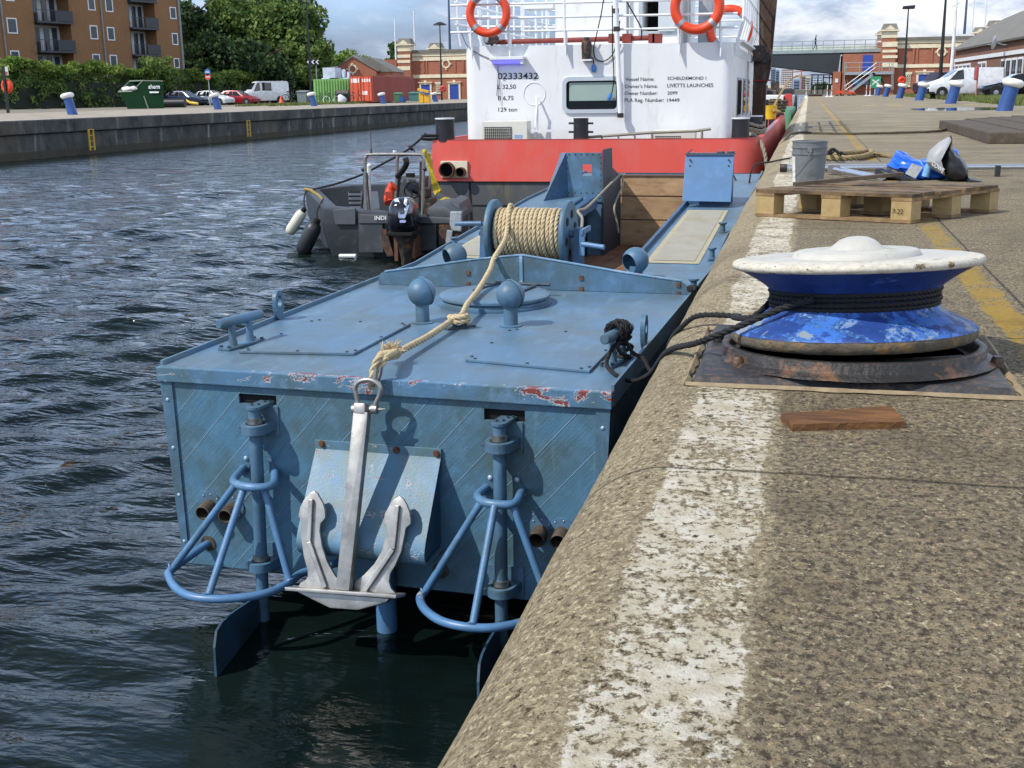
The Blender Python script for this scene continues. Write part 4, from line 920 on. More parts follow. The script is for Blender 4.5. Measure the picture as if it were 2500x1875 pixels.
for a_, b_ in (((-.30, 3.20), (.59, 3.20)), ((.59, 3.20), (.59, 4.01)), ((.59, 4.01), (-.30, 4.01)), ((-.30, 4.01), (-.30, 3.20))):
    n_ = 26; v_ = []
    for q_ in range(n_+1):
        x_ = a_[0]+(b_[0]-a_[0])*q_/n_; y_ = a_[1]+(b_[1]-a_[1])*q_/n_; w_ = .010+.012*_nz.noise(Vector((x_*14, y_*14, 0))); dx_, dy_ = (0, 1) if a_[1] == b_[1] else (1, 0)
        v_ += [(x_-dx_*w_, y_-dy_*w_, .002), (x_, y_, .011), (x_+dx_*w_, y_+dy_*w_, .002)]
    g.add(v_, [(3*q_+k_, 3*q_+k_+1, 3*q_+k_+4, 3*q_+k_+3) for q_ in range(n_) for k_ in range(2)])
g.build('mortar_bed', mat('mortar_tan', '8d7d63', .95, var=.3, sc=20, dirt='7b6a50', dsc=14), cap)
g = MB(); g.lathe([(.325, .018), (.415, .012), (.405, .020), (.388, .026), (.384, .030), (.383, .054), (.379, .058), (.362, .058), (.358, .052), (.355, .02)], (cx, cy, 0), n=80); g.rough(.002, 18); tilt(g, .02, .05); g.build('base_ring', M_IRON, cap, smooth=True, ang=60)
g = MB(); g.lathe([(0, .026), (.33, .026)], (cx, cy, 0), n=60); g.build('bowl', M_BLK, cap)
for i in range(6):
    a = i*PI/3+.75; g = MB(); g.lathe([(0, .02), (.018, .02), (.018, .042), (.013, .05), (0, .05)], (cx+.44*math.cos(a) if abs(math.cos(a)) < .8 else cx+.42*math.cos(a), cy+.33*math.sin(a)-.0, 0), n=12); g.build('base_bolt', M_IRON, cap, smooth=True)
lip = spline([(.30, 0, .070), (.335, 0, .064), (.351, 0, .074), (.356, 0, .090), (.354, 0, .103)], 5)
g = MB(); g.lathe([(.25, .06)]+[(p.x, p.z) for p in lip], (cx, cy, 0), n=96); g.rough(.002, 20); tilt(g); g.build('lower_rim', M_LIPR, cap, smooth=True, ang=70)
lo = spline([(.356, 0, .101), (.348, 0, .109), (.322, 0, .124), (.285, 0, .142), (.254, 0, .160), (.238, 0, .178)], 5)
g = MB(); g.lathe([(p.x, p.z) for p in lo], (cx, cy, 0), n=96); tilt(g).build('lower_drum', M_CAPB, cap, smooth=True, ang=70)
up = spline([(.238, 0, .176), (.240, 0, .212), (.256, 0, .235), (.288, 0, .258), (.322, 0, .278), (.345, 0, .290)], 5)
g = MB(); g.lathe([(p.x, p.z) for p in up], (cx, cy, 0), n=96); tilt(g).build('upper_drum', M_CAPD, cap, smooth=True, ang=70)
rm = spline([(.335, 0, .288), (.352, 0, .290), (.3595, 0, .300), (.355, 0, .311), (.345, 0, .314)], 6)
g = MB(); g.lathe([(.30, .280)]+[(p.x, p.z) for p in rm], (cx, cy, 0), n=110); g.rough(.0008, 25); tilt(g); g.build('cap_rim', M_CAPR, cap, smooth=True, ang=70)
g = MB(); g.lathe([(.350, .3125), (.25, .3165), (.184, .318), (.178, .333), (.168, .337), (.082, .338), (.076, .343), (.066, .352), (.05, .365), (.028, .374), (0, .377)], (cx-.0, cy, 0), n=96); tilt(g, .046, .06); g.rough(.0007, 22); cw = g.build('cap_top', M_CAPW, cap, smooth=True, ang=60)
for k, (a, r, q) in enumerate(((.3, .12, .03), (1.5, .12, .032), (2.7, .12, .03), (4.2, .11, .028), (5.4, .11, .03))):
    g = MB(); g.sphere((cx+r*math.cos(a), cy+r*math.sin(a), .326), q, 18, sc=(1.2, 1.2, .5)); tilt(g); g.build('cap_boss', M_CAPW, cw, smooth=True)

# ================================================================ THINGS ON THE QUAY
def dens(pts, k=4):
    o = []
    for i in range(len(pts)):
        a, b = np.array(pts[i]), np.array(pts[(i+1) % len(pts)])
        for j in range(k): o.append(tuple(a+(b-a)*j/k))
    return o
M_PLY = mat('wet_board', '7a5126', .75, var=.5, sc=30, dirt='4c2f15', dsc=24, dth=(.40, .60), bump=.003, bsc=130, stretch=(.22, 1.6, 1.6))
g = MB(); bpts = [WD.W(L, x, y, .02) for x, y in ((512, 1605), (1113, 1592), (1040, 1508), (452, 1548))]
g.prism([(p[0], p[1], .0012) for p in dens(bpts, 14)], (0, 0, .019)); g.rough(.0022, 60); tag(g.build('wooden_board', M_PLY), 'small brown wooden board lying flat on the stone before the capstan', 'board')
M_PAL = mat('pallet_wood', '8f7450', .85, var=.45, sc=12, dirt='5b4527', dsc=7, dth=(.45, .7), bump=.0012, bsc=90)
M_PALT = mat('pallet_deck', '7a6343', .8, var=.35, sc=6, dirt='40301d', dsc=5, dth=(.38, .62), bump=.0015, bsc=90)
M_PALB = mat('pallet_block', 'a38b5e', .85, var=.2, sc=20, bump=.001, bsc=120)
pn_, pl_, prr = [np.array(WD.W(L, x, y, 0)) for x, y in ((1140, 540), (312, 500), (1607, 476))]
pu = (pl_-pn_); lu = np.linalg.norm(pu); pu /= lu; pv = prr-pn_; lv = np.linalg.norm(pv); pv /= lv
PF = lambda a, b, c: tuple(pn_+pu*a+pv*b+np.array([0, 0, c]))
def pbox(g, a0, a1, b0, b1, c0, c1): g.hexa([PF(a0, b0, c0), PF(a1, b0, c0), PF(a1, b1, c0), PF(a0, b1, c0), PF(a0, b0, c1), PF(a1, b0, c1), PF(a1, b1, c1), PF(a0, b1, c1)])
pa = thing('pallet', 'weathered wooden pallet lying crooked across the quay edge behind the capstan', 'pallet', tuple(pn_))
PH = .178
for j in range(3):                     # bottom runners along u
    g = MB(); b0 = j*(lv-.11)/2; pbox(g, 0, lu, b0, b0+.11, .003, .021); g.build('bottom_board', M_PAL, pa, bevel=.001)
for i in range(3):
    for j in range(3):
        g = MB(); a0 = i*(lu-.125)/2; b0 = j*(lv-.11)/2; pbox(g, a0+.002, a0+.123, b0+.003, b0+.107, .0215, PH-.0435); bl = g.build('block', M_PALB, pa, bevel=.002)
        if i == 0 and j == 0:
            text('stencil', '7-22', M_BLK, bl, PF(.11, .0, .058), PF(.045, .0, .058), PF(.11, .0, .088), nrm=-pv, off=.004)
for i in range(3):
    g = MB(); a0 = i*(lu-.125)/2; pbox(g, a0, a0+.125, 0, lv, PH-.043, PH-.023); g.build('cross_board', M_PAL, pa, bevel=.001)
for k in range(7):
    g = MB(); w_ = .115; b0 = k*(lv-w_)/6; j_ = .012*math.sin(k*2.3); pbox(g, j_, lu+j_*.6, b0+.004*math.sin(k*5), b0+w_-.006*(k % 2), PH-.0225+.0007*(k % 3), PH-.0+.003*math.sin(k*1.7)); g.build('top_board', M_PALT, pa, bevel=.0015)
# dark plank lying on the pallet
a, b, c, d = [WD.W(L, x, y, PH+.002) for x, y in ((505, 340), (560, 345), (1112, 278), (1090, 268))]
g = MB(); a = V3(WD.W(L, 520, 338, PH+.002)); b = V3(WD.W(L, 1100, 278, PH+.06)); g.bar(a+Vector((0, 0, .014)), b+Vector((0, 0, .008)), .05, .024); tag(g.build('dark_plank', mat('dark_plank', '5a4c3e', .85, var=.35, sc=9, dirt='33291f', dsc=6), bevel=.002), 'thin dark plank resting across the far side of the pallet', 'plank')
# bucket
M_BUCK = mat('bucket_plastic', '686c6e', .5, var=.10, sc=6, dirt='4c4b46', dsc=7, dth=(.56, .72))
q0 = WD.W(L, 595, 336, 0); by = q0[1]; bx_ = q0[0]; s_ = by/10.0
bk_ = thing('bucket', 'grey plastic bucket with wire handle and white label standing behind the pallet', 'bucket', (bx_, by, 0))
Rb = (WD.Vp(L, 680, 250, by)[0]-WD.Vp(L, 508, 250, by)[0])/2*.93; Rt = (WD.Vp(L, 697, 95, by)[0]-WD.Vp(L, 505, 95, by)[0])/2; Ht = WD.Vp(L, 600, 95, by)[2]
g = MB(); pr = [(0, 0), (Rb, 0), (Rb*1.0, .01), (Rb+(Rt-Rb)*.72, Ht*.70), (Rt*1.0, Ht*.705), (Rt*1.0, Ht*.74), (Rt*.955, Ht*.745), (Rt*.965, Ht*.84), (Rt*1.01, Ht*.845), (Rt*1.01, Ht*.875), (Rt*.965, Ht*.88), (Rt*.97, Ht*.97), (Rt*1.01, Ht*.975), (Rt*1.01, Ht), (Rt*.94, Ht), (Rb*.95, .03), (0, .03)]
g.lathe(pr, (bx_, by, .001), n=56); g.build('body', M_BUCK, bk_, smooth=True, ang=30)
g = MB(); g.tube(spline([(bx_+Rt*.1, by-Rt*1.03, Ht*.80), (bx_-.01, by-Rt*1.05, Ht*.68), (bx_-Rt*.6, by-Rt*.9, Ht*.42), (bx_-Rt*1.0, by-Rt*.5, Ht*.30), (bx_-Rt*1.10, by, Ht*.5), (bx_-Rt*.9, by+Rt*.5, Ht*.78)], 8), .0028, 8); g.build('wire_handle', M_STEEL, bk_, smooth=True)
g = MB(); g.box(bx_-.018, bx_+.018, by-Rt*1.035, by-Rt*.98, Ht*.765, Ht*.86); g.build('handle_lug', M_BUCK, bk_, bevel=.003)
g = MB(); rl = lambda h: Rb+(Rt-Rb)*h; ll = [PI*1.02, PI*1.10, PI*1.2]; g.add([(bx_+(rl(h)+.0035)*math.cos(t), by+(rl(h)+.0035)*math.sin(t), Ht*h) for h in (.06, .66) for t in ll], [(0, 1, 4, 3), (1, 2, 5, 4)]); g.build('paper_label', mat('paper', 'c9c7c0', .8), bk_)
# aluminium poles with a tripod foot
M_ALU = mat('aluminium', 'b8bcc2', .32, .85, var=.1, sc=20)
po = thing('aluminium_pole', 'long thin aluminium pole lying across the quay behind the bucket and bags', 'pole', (.6, 12.0, 0))
a = Vector(WD.W(L, 455, 265, .0)); b = Vector(WD.W(L, 1790, 258, .0)); a.z = b.z = .045
g = MB(); g.cyl(a, a.lerp(b, .42), .034, 16); g.cyl(a.lerp(b, .40), b, .026, 16); g.build('tube', M_ALU, po, smooth=True)
g = MB(); g.cyl(a-Vector((.02, 0, 0)), a+Vector((.05, 0, 0)), .040, 14); c = Vector(WD.W(L, 1605, 262, .04)); g.box(c.x-.02, c.x+.02, c.y-.04, c.y+.04, .0, .10); g.build_each('clamp', M_IRON, po, smooth=True)
p2_ = thing('tripod_leg', 'folded aluminium tripod legs lying slantwise on the quay beside the bucket', 'tripod', tuple(WD.W(L, 740, 250, 0)))
for y_, x2, y2 in ((238, 1000, 292), (247, 985, 300)):
    a = Vector(WD.W(L, 735, y_, .06)); b = Vector(WD.W(L, x2, y2, .03)); g = MB(); g.cyl(a, b, .017, 12); g.build('leg', M_ALU, p2_, smooth=True)
g = MB(); a = Vector(WD.W(L, 735, 243, .06)); g.box(a.x-.06, a.x+.05, a.y-.04, a.y+.05, .02, .10); g.build('pivot', M_STEEL, p2_, bevel=.005)
# grey board on the stone
g = MB(); g.prism([(p[0], p[1], .003) for p in [WD.W(L, x, y, .02) for x, y in ((725, 240), (985, 246), (1035, 218), (935, 203), (710, 205))]], (0, 0, .02)); tag(g.build('plywood_sheet', mat('grey_ply', '6f665a', .9, var=.25, sc=8)), 'thin grey weathered plywood sheet lying between the rope and the poles', 'board')
# old tan rope doubled on the quay, with the black carabiner strap
g = MB(); M_OROPE = mat('old_rope', '94835f', .95, var=.3, sc=40, dirt='5f5237', dsc=20)
pth = [WD.W(L, x, y, .04) for x, y in ((690, 185), (780, 188), (860, 184), (905, 175), (935, 163), (925, 150), (880, 155), (820, 158), (770, 165), (740, 172))]
g.rope(spline(pth, 8), .034, n=6, step=.035); en = V3(pth[4])
for i in range(60):
    d = Vector((.9+RNG.random(), RNG.normal()*.8, -.05-.2*RNG.random())).normalized(); p = en+Vector((.0, RNG.normal()*.05, RNG.normal()*.01)); q = p+d*(.1+.35*RNG.random()); q.z = max(.006, q.z*.3); g.tube([p, q], [.007, .004], 4, cap=False)
tag(g.build('old_rope', M_OROPE, smooth=True, ang=180), 'thick tan rope doubled back with a frayed end lying right of the bucket', 'rope')
g = MB(); sp_ = [WD.W(L, x, y, z) for x, y, z in ((698, 178, .03), (700, 160, .05), (712, 150, .14), (725, 141, .17), (740, 146, .15), (758, 162, .05), (735, 172, .03))]
g.tube(spline(sp_, 8, True), .018, 10); s1 = V3(WD.W(L, 725, 168, .04)); g.box(s1.x-.10, s1.x+.12, s1.y-.06, s1.y+.05, .005, .075); g.box(s1.x+.05, s1.x+.17, s1.y-.05, s1.y+.05, .005, .05)
tag(g.build('black_strap', M_BROPE, smooth=True), 'black webbing strap heap lying on the tan rope next to the bucket', 'strap')
# blue carrier bag: crumpled sheet over a low heap
def crumple(name, outline, mt, parent, zt, ycen, seed, amp=.05, th=.22):
    """a slumped bag: front silhouette polygon given as (x,z), swollen to a real depth"""
    pts = [(p[0], p[2]) for p in outline]; cxm = sum(p[0] for p in pts)/len(pts); czm = sum(p[1] for p in pts)/len(pts)*.8
    g = MB(); rings = 7; vs = []; n = len(pts); half = []
    for sgn in (-1, 1):
        for r in range(rings+1):
            t = r/rings; sc_ = math.cos(t*PI/2)**.55 if t < 1 else 0
            for (x, z) in pts:
                X = cxm+(x-cxm)*sc_; Z_ = czm+(z-czm)*sc_; Yy = ycen+sgn*th*math.sin(t*PI/2)*(1.15-.45*min(1, max(0, Z_/.5)))
                w = _nz.noise_vector(Vector((X*7+seed, Yy*5, Z_*7)))*amp; w2 = _nz.noise_vector(Vector((X*19+seed, Yy*13, Z_*19)))*amp*.35
                q = Vector((X, Yy, Z_))+(w+w2)*(1-sc_*.5 if t > 0 else .15); q.z = max(.004, q.z); vs.append(q)
    f = []
    for h in range(2):
        o = h*(rings+1)*n
        for r in range(rings):
            for i in range(n): f.append((o+r*n+i, o+r*n+(i+1) % n, o+(r+1)*n+(i+1) % n, o+(r+1)*n+i))
    g.add(vs, f); return g.build(name, mt, parent, smooth=True, ang=48)
M_BBAG = mat('blue_bag_plastic', '0c5fd0', .32, var=.25, sc=10, dirt='0a3f98', dsc=7); M_GBAG = mat('grey_bag_fabric', '9a9b9b', .5, var=.12, sc=9); M_KBAG = mat('black_bag_fabric', '1a1b1e', .45, var=.4, sc=14, bump=.004, bsc=30)
yb = 11.3
bb = thing('blue_bag', 'crumpled bright blue plastic carrier bag with a white label, slumped on the quay', 'bag', (0.9, yb, 0))
crumple('bag_body', dens([WD.Vp(L, x, y, yb) for x, y in ((1015, 240), (1030, 200), (1065, 148), (1100, 170), (1150, 190), (1190, 195), (1230, 190), (1280, 205), (1330, 230), (1350, 265), (1330, 312), (1250, 318), (1160, 300), (1080, 265))]), M_BBAG, bb, .4, yb, 1.0, .085, .18)
g = MB(); g.add([WD.Vp(L, x, y, yb-.245) for x, y in ((1112, 270), (1150, 215), (1208, 235), (1168, 296))], [(0, 1, 2, 3)]); g.build('white_label', mat('label_white', 'b5b8b8', .6, var=.2, sc=30, dirt='8a8d90', dsc=20), bb)
g = MB(); g.box(.0, .0, 0, 0, 0, 0) if False else None
yb2 = 11.25
c1 = WD.Vp(L, 1232, 286, yb-.22); g = MB(); g.tube([(c1[0]-.02, yb-.24, .03), (c1[0]+.0, yb-.24, .12), (c1[0]+.015, yb-.24, .17), (c1[0]+.02, yb-.24, .20)], [.034, .034, .014, .014], 14); tag(g.build('water_bottle', mat('bottle_plastic', '6fa0d0', .15, var=.3, sc=30), smooth=True), 'small clear plastic water bottle leaning on the blue carrier bag', 'bottle')
yd = 10.95
db = thing('dry_bag', 'grey and black roll-top bag leaning with its white lettering, right of the blue bag', 'bag', (1.35, yd, 0))
crumple('grey_panel', dens([WD.Vp(L, x, y, yd) for x, y in ((1225, 205), (1245, 150), (1290, 108), (1350, 75), (1358, 85), (1310, 130), (1300, 190), (1325, 282), (1290, 265), (1245, 235))], 4), M_GBAG, db, .4, yd, 4.0, .02, .13)
crumple('black_panel', dens([WD.Vp(L, x, y, yd+.05) for x, y in ((1300, 130), (1355, 68), (1362, 95), (1372, 145), (1400, 170), (1440, 235), (1455, 300), (1420, 318), (1370, 318), (1330, 290), (1308, 220))], 4), M_KBAG, db, .4, yd+.05, 9.0, .05, .17)
crumple('blue_back', dens([WD.Vp(L, x, y, yd+.3) for x, y in ((1365, 140), (1388, 145), (1400, 180), (1440, 235), (1420, 260), (1380, 220))], 4), M_BBAG, db, .4, yd+.3, 6.0, .03, .08)
crumple('strap_end', dens([WD.Vp(L, x, y, yd-.05) for x, y in ((1445, 285), (1475, 298), (1515, 305), (1520, 325), (1460, 325), (1430, 318))], 4), M_KBAG, db, .4, yd-.05, 7.0, .02, .08)
text('lettering', 'COWE', mat('print_white', 'd8d8d6', .6), db, WD.Vp(L, 1250, 222, yd-.19), WD.Vp(L, 1312, 268, yd-.19), WD.Vp(L, 1262, 200, yd-.19), bold=.02, nrm=(0, -1, 0), off=.01)
kb = [WD.Vp(L, x, y, 11.1) for x, y in ((950, 270), (955, 245), (985, 240), (1030, 252), (1080, 272), (1150, 292), (1215, 310), (1190, 318), (1120, 312), (1050, 300), (980, 285))]
tag(crumple('black_cloth', dens(kb), M_KBAG, None, .2, 11.1, 3.0, .03, .12), 'black crumpled holdall lying low between the dark plank and the blue bag', 'bag')
# thick quay rope drawn across the apron towards the timber mat
g = MB(); M_QROPE = mat('quay_rope', '5b5340', .95, var=.35, sc=30, dirt='33302a', dsc=14)
pth = [(-.52, 18.3, -.55), (-.50, 18.5, -.25)]+[tuple(WD.W(Dd, x, y, .03)) for x, y in ((390, 1055), (430, 1030), (520, 1022), (700, 1028), (900, 1030), (1100, 1027), (1300, 1022), (1500, 1015), (1600, 1000), (1650, 970), (1685, 945), (1780, 925), (1900, 915), (2050, 905))]
g.rope(spline(pth, 6), .025, n=5, step=.05); tag(g.build('quay_rope', M_QROPE, smooth=True, ang=180), 'long grey-brown rope drawn right across the quay from the edge to the timber mat', 'rope')
g = MB(); g.rope(spline([(-.55, 12.2, -.35)]+[tuple(WD.W(L, x, y, .012)) for x, y in ((300, 240), (400, 208), (505, 186))], 6), .011, n=5, step=.03); g.tube([BT.w2(*BT.Vp(Ff, 2010, 372, 8.0)), (-.55, 12.2, -.35)], .010, 6)
tag(g.build('thin_line', M_BROPE, smooth=True), 'thin black line from the landing craft over the quay edge towards the bucket', 'rope')
g = MB()
for f, x, y, tgt in ((T2, 1110, 930, (-.62, 10.0, -.55)), (T2, 805, 1530, (-.6, 6.9, -.35))):
    p = V3(BT.w2(*BT.W(f, x, y, .03))); g2 = [p+Vector((.034*math.cos(t), .034*math.sin(t), .012*(t/6.3))) for t in np.linspace(0, 4*PI, 30)]; g.tube(g2, .011, 6); g.tube(spline([p, p.lerp(V3(tgt), .5)+Vector((0, 0, .03)), tgt], 5), .011, 6)
o = g.build('spring_lines', M_BROPE, smooth=True); o.name = 'spring_line'; tag(o, 'short black lines from the mooring posts on the right side deck to the quay', 'rope')
# timber mat (baulks bolted side by side)
M_BAULK = mat('old_timber', '4d4238', .9, var=.35, sc=6, dirt='2b2520', dsc=9, dth=(.4, .65), bump=.01, bsc=25)
M_BAULKT = mat('old_timber_top', '54493b', .9, var=.3, sc=6, dirt='3a332b', dsc=5, dth=(.4, .65), bump=.01, bsc=25)
tm = thing('timber_mat', 'low mat of dark weathered timber baulks lying on the right of the quay', 'timber mat', (3.5, 20, 0))
e0_, e1_, e2_ = np.array([2.73, 24.2, 0]), np.array([2.46, 18.1, 0]), np.array([3.4, 29.5, 0])
for k in range(9):
    x0 = 2.50+k*.62; yn = 18.1-.05*k; g = MB(); jit = _nz.noise(Vector((k*1.7, 0, 0)))
    yf = 25.0+1.2*k if k < 4 else 30.0
    g.hexa([(x0, yn+jit*.1, .0), (x0+.57, yn+jit*.1, 0), (x0+.59, yf, 0), (x0+.02, yf, 0), (x0+.01, yn+.02+jit*.1, .16), (x0+.56, yn+.02+jit*.1, .16+.02*jit), (x0+.58, yf, .16), (x0+.03, yf, .16)]); g.build('baulk', M_BAULKT, tm, bevel=.02)
# ================================================================ THE RED AND WHITE WORKBOAT
M_WHITE = mat('ship_white', 'd9dada', .45, var=.04, sc=2.5, dirt='aaa595', dsc=2.4, dth=(.55, .80), stretch=(1, 1, .22), bump=.01, bsc=1.6)
M_RED = mat('ship_red', 'cb493c', .5, var=.09, sc=1.5, dirt='c25a50', dsc=2.2, dth=(.48, .68), stretch=(1, 1, .4))
M_GREYH = mat('ship_grey', '4c4e50', .75, var=.22, sc=2.2, dirt='6d6651', dsc=1.8, dth=(.55, .72), stretch=(1.4, 1.4, .35))
M_RAIL = mat('rail_white', 'dfe2e4', .4, var=.04)
M_GLASS = mat('dark_glass', '0d1113', .04, var=.1)
M_TXT = mat('lettering_black', '22252a', .6)
M_ORG = mat('lifebuoy_orange', 'd8431c', .45, var=.1, sc=10)
M_REFL = mat('reflective_grey', '9aa0a6', .4, .3)
M_BPOST = chip_paint('black_post', '17181b', '2a2523', '7a3530', .60, 6, .5)
sv = thing('workboat', 'red and white steel workboat lying across the dock behind the blue landing craft', 'ship', (-3.5, 20, WZ))
ST = 20.0
zt, zm = .02, -.70
# plan outline of the hull, stern at y=20, side along the quay
plan = [(-6.42, ST, 1)]+[(-1.13+.45*math.sin(t), ST+.45-.45*math.cos(t), 1) for t in np.linspace(0, PI/2, 9)]+[(-.68, 30, 1), (-.68, 40, 1), (-.85, 43.5, 1), (-1.6, 46, 1), (-3.6, 48, 1), (-5.6, 46, 1), (-6.42, 42, 1), (-6.42, 21, 1)]
def shell(g, z0, z1, o0, o1, top=None):
    n = len(plan); c = (-3.55, 34); vs = []
    for z, o in ((z0, o0), (z1, o1)):
        for (x, y, _) in plan:
            X = x+(o if x > c[0] else -o); Y_ = y-(o if y < 21 else -o if y > 40 else 0)
            vs.append((X, Y_, z if top is None or z == z0 else top(x, y)))
    return g.add(vs, [(i, (i+1) % n, n+(i+1) % n, n+i) for i in range(n)])
tz = lambda x, y: .02+(.10*((y-38)/8) if y > 38 else 0)
g = MB(); shell(g, zm, .02, 0.02, -.05, tz); bw_ = g.build('bulwark', M_RED, sv, smooth=True, ang=30)
g = MB(); shell(g, zm+.005, .02, -.10, -.12, tz); g.build('bulwark_inside', M_RED, sv, smooth=True, ang=30)
g = MB(); n = len(plan); vs = []
for o in (-.04, -.13):
    for (x, y, _) in plan: vs.append((x+(o if x > -3.55 else -o), y-(o if y < 21 else -o if y > 40 else 0), tz(x, y)+.004))
g.add(vs, [(i, (i+1) % n, n+(i+1) % n, n+i) for i in range(n)]); g.build('bulwark_cap', mat('cap_red', 'c9453c', .4, var=.1), sv)
g = MB(); shell(g, -2.2, zm, -.03, 0.0); g.build('hull', M_GREYH, sv, smooth=True, ang=30)
g = MB(); g.add([(x*.98-.07, y+.02, -.62) for x, y, _ in plan], [tuple(range(len(plan)))]); g.build('deck', mat('deck_green', '4e5a50', .8, var=.3), sv)
M_SEAM = mat('seam_dark', '17150f', .9)
g = MB(); g.box(-6.4, -1.15, ST-.004, ST+.01, -1.115, -1.10); g.box(-6.43, -1.1, ST-.03, ST+.01, -.705, -.69)
for f, x in ((C, 82),): p = WD.Vp(f, x, 1400, ST); g.box(p[0]-.018, p[0]+.018, ST-.006, ST+.01, -1.6, zm)
g.build_each('hull_seam', M_SEAM, sv)
# exhaust plate in the stern bulwark
a, b = WD.Vp(B, 1645, 1358, ST-.03), WD.Vp(B, 1872, 1500, ST-.03)
g = MB(); g.box(a[0], b[0], ST-.045, ST-.0, b[2], a[2]); ep = g.build('exhaust_plate', mat('plate_cream', 'cfc6ae', .7, var=.12, sc=12, dirt='6a5f4e', dsc=9, dth=(.58, .75)), sv, bevel=.006)
for x, r in ((1700, .125), (1815, .08)):
    p = WD.Vp(B, x, 1432 if r > .1 else 1452, ST-.08); g = MB(); g.lathe([(r*1.08, 0), (r*1.08, .14), (r*.95, .14), (r*.95, 0)], (p[0], ST-.04, p[2]), (0.05, -1, .0), 26); pi = g.build('outlet_pipe', M_RUST, ep, smooth=True)
    g = MB(); g.lathe([(0, .02), (r*.96, .02)], (p[0], ST-.04, p[2]), (0.05, -1, 0), 24); g.build('outlet_bore', M_BLK, pi)
# deckhouse
HY = 21.2; hx0 = WD.Vp(C, 40, 600, HY)[0]; hx1 = -1.27; ztL = WD.Vp(C, 60, 338, HY)[2]; ztR = WD.Vp(C, 1960, 308, HY)[2]; rc_ = .20; HL = 28.6
hp = [(hx0+rc_-rc_*math.cos(t), HY+rc_-rc_*math.sin(t)) for t in np.linspace(0, PI/2, 8)]+[(hx1-rc_+rc_*math.sin(t), HY+rc_-rc_*math.cos(t)) for t in np.linspace(0, PI/2, 10)]+[(hx1, HL), (hx0, HL)]
n = len(hp); ztop = lambda x: ztL+(ztR-ztL)*(x-hx0)/(hx1-hx0)
WN = [WD.Vp(C, x, y, HY) for x, y in ((782, 588), (1160, 800))]
g = MB(); cols = sorted({hp[7][0], WN[0][0], WN[1][0], hp[8][0]})
vs = []
for (x, y) in hp: vs += [(x, y, -.62), (x, y, ztop(x))]
fs = [(2*i, 2*((i+1) % n), 2*((i+1) % n)+1, 2*i+1) for i in range(n) if i != 7]; g.add(vs, fs)
x0, x1 = hp[7][0], hp[8][0]; zb, zu = WN[1][2], WN[0][2]
for (a, b, c, d) in ((x0, WN[0][0], -.62, None), (WN[1][0], x1, -.62, None), (WN[0][0], WN[1][0], -.62, zb), (WN[0][0], WN[1][0], zu, None)):
    g.add([(a, HY, c), (b, HY, c), (b, HY, d or ztop(b)), (a, HY, d or ztop(a))], [(0, 1, 2, 3)])
g.add([(x, y, ztop(x)-.004) for x, y in hp], [tuple(range(n))])
dh = g.build('deckhouse', M_WHITE, sv, smooth=True, ang=30)
# stern window: pane, frame, green blind
def rrect(x0, x1, z0, z1, r, k=6):
    o = []
    for cx_, cz_, a0 in ((x1-r, z1-r, 0), (x0+r, z1-r, PI/2), (x0+r, z0+r, PI), (x1-r, z0+r, 1.5*PI)):
        o += [(cx_+r*math.cos(a0+t), cz_+r*math.sin(a0+t)) for t in np.linspace(0, PI/2, k)]
    return o
def frame2(g, oi, oo, y0, y1):
    n = len(oi); vs = [(x, y1, z) for x, z in oo]+[(x, y1, z) for x, z in oi]+[(x, y0, z) for x, z in oo]+[(x, y0, z) for x, z in oi]
    f = []
    for i in range(n):
        j = (i+1) % n; f += [(i, j, n+j, n+i), (2*n+i, 3*n+i, 3*n+j, 2*n+j), (i, 2*n+i, 2*n+j, j), (n+i, n+j, 3*n+j, 3*n+i)]
    return g.add(vs, f)
wx0, wx1, wz0, wz1 = WN[0][0], WN[1][0], zb, zu
g = MB(); frame2(g, rrect(wx0+.01, wx1-.01, wz0+.01, wz1-.01, .07), rrect(wx0-.06, wx1+.06, wz0-.06, wz1+.06, .12), HY+.02, HY-.035); wf = g.build('window', mat('frame_grey', 'b9c1c6', .35, .3, var=.05), sv, smooth=True, ang=40)
g = MB(); frame2(g, rrect(wx0+.03, wx1-.03, wz0+.03, wz1-.03, .06), rrect(wx0+.012, wx1-.012, wz0+.012, wz1-.012, .07), HY+.02, HY-.01); g.build('gasket', M_BLK, wf)
g = MB(); g.add([(x, HY+.015, z) for x, z in rrect(wx0, wx1, wz0, wz1, .05)], [tuple(range(24))]); g.build('pane', M_GLASS, wf)
g = MB(); g.box(wx0+.06, wx1-.03, HY+.006, HY+.012, wz0+.16, wz1-.04); g.build('blind', mat('blind_green', '8fa39a', .5, var=.05, sc=3), wf)
# side windows
for y0, y1 in ((22.2, 23.6), (24.2, 25.2), (25.9, 26.7)):
    g = MB(); g.box(hx1-.01, hx1+.015, y0, y1, .30, 1.02); w_ = g.build('side_window', M_REFL, sv, bevel=.01); g = MB(); g.box(hx1+.012, hx1+.02, y0+.07, y1-.07, .35, .97); g.build('pane', mat('pane_mirror', '14181a', .03) if 'pane_mirror' not in bpy.data.materials else bpy.data.materials['pane_mirror'], w_)
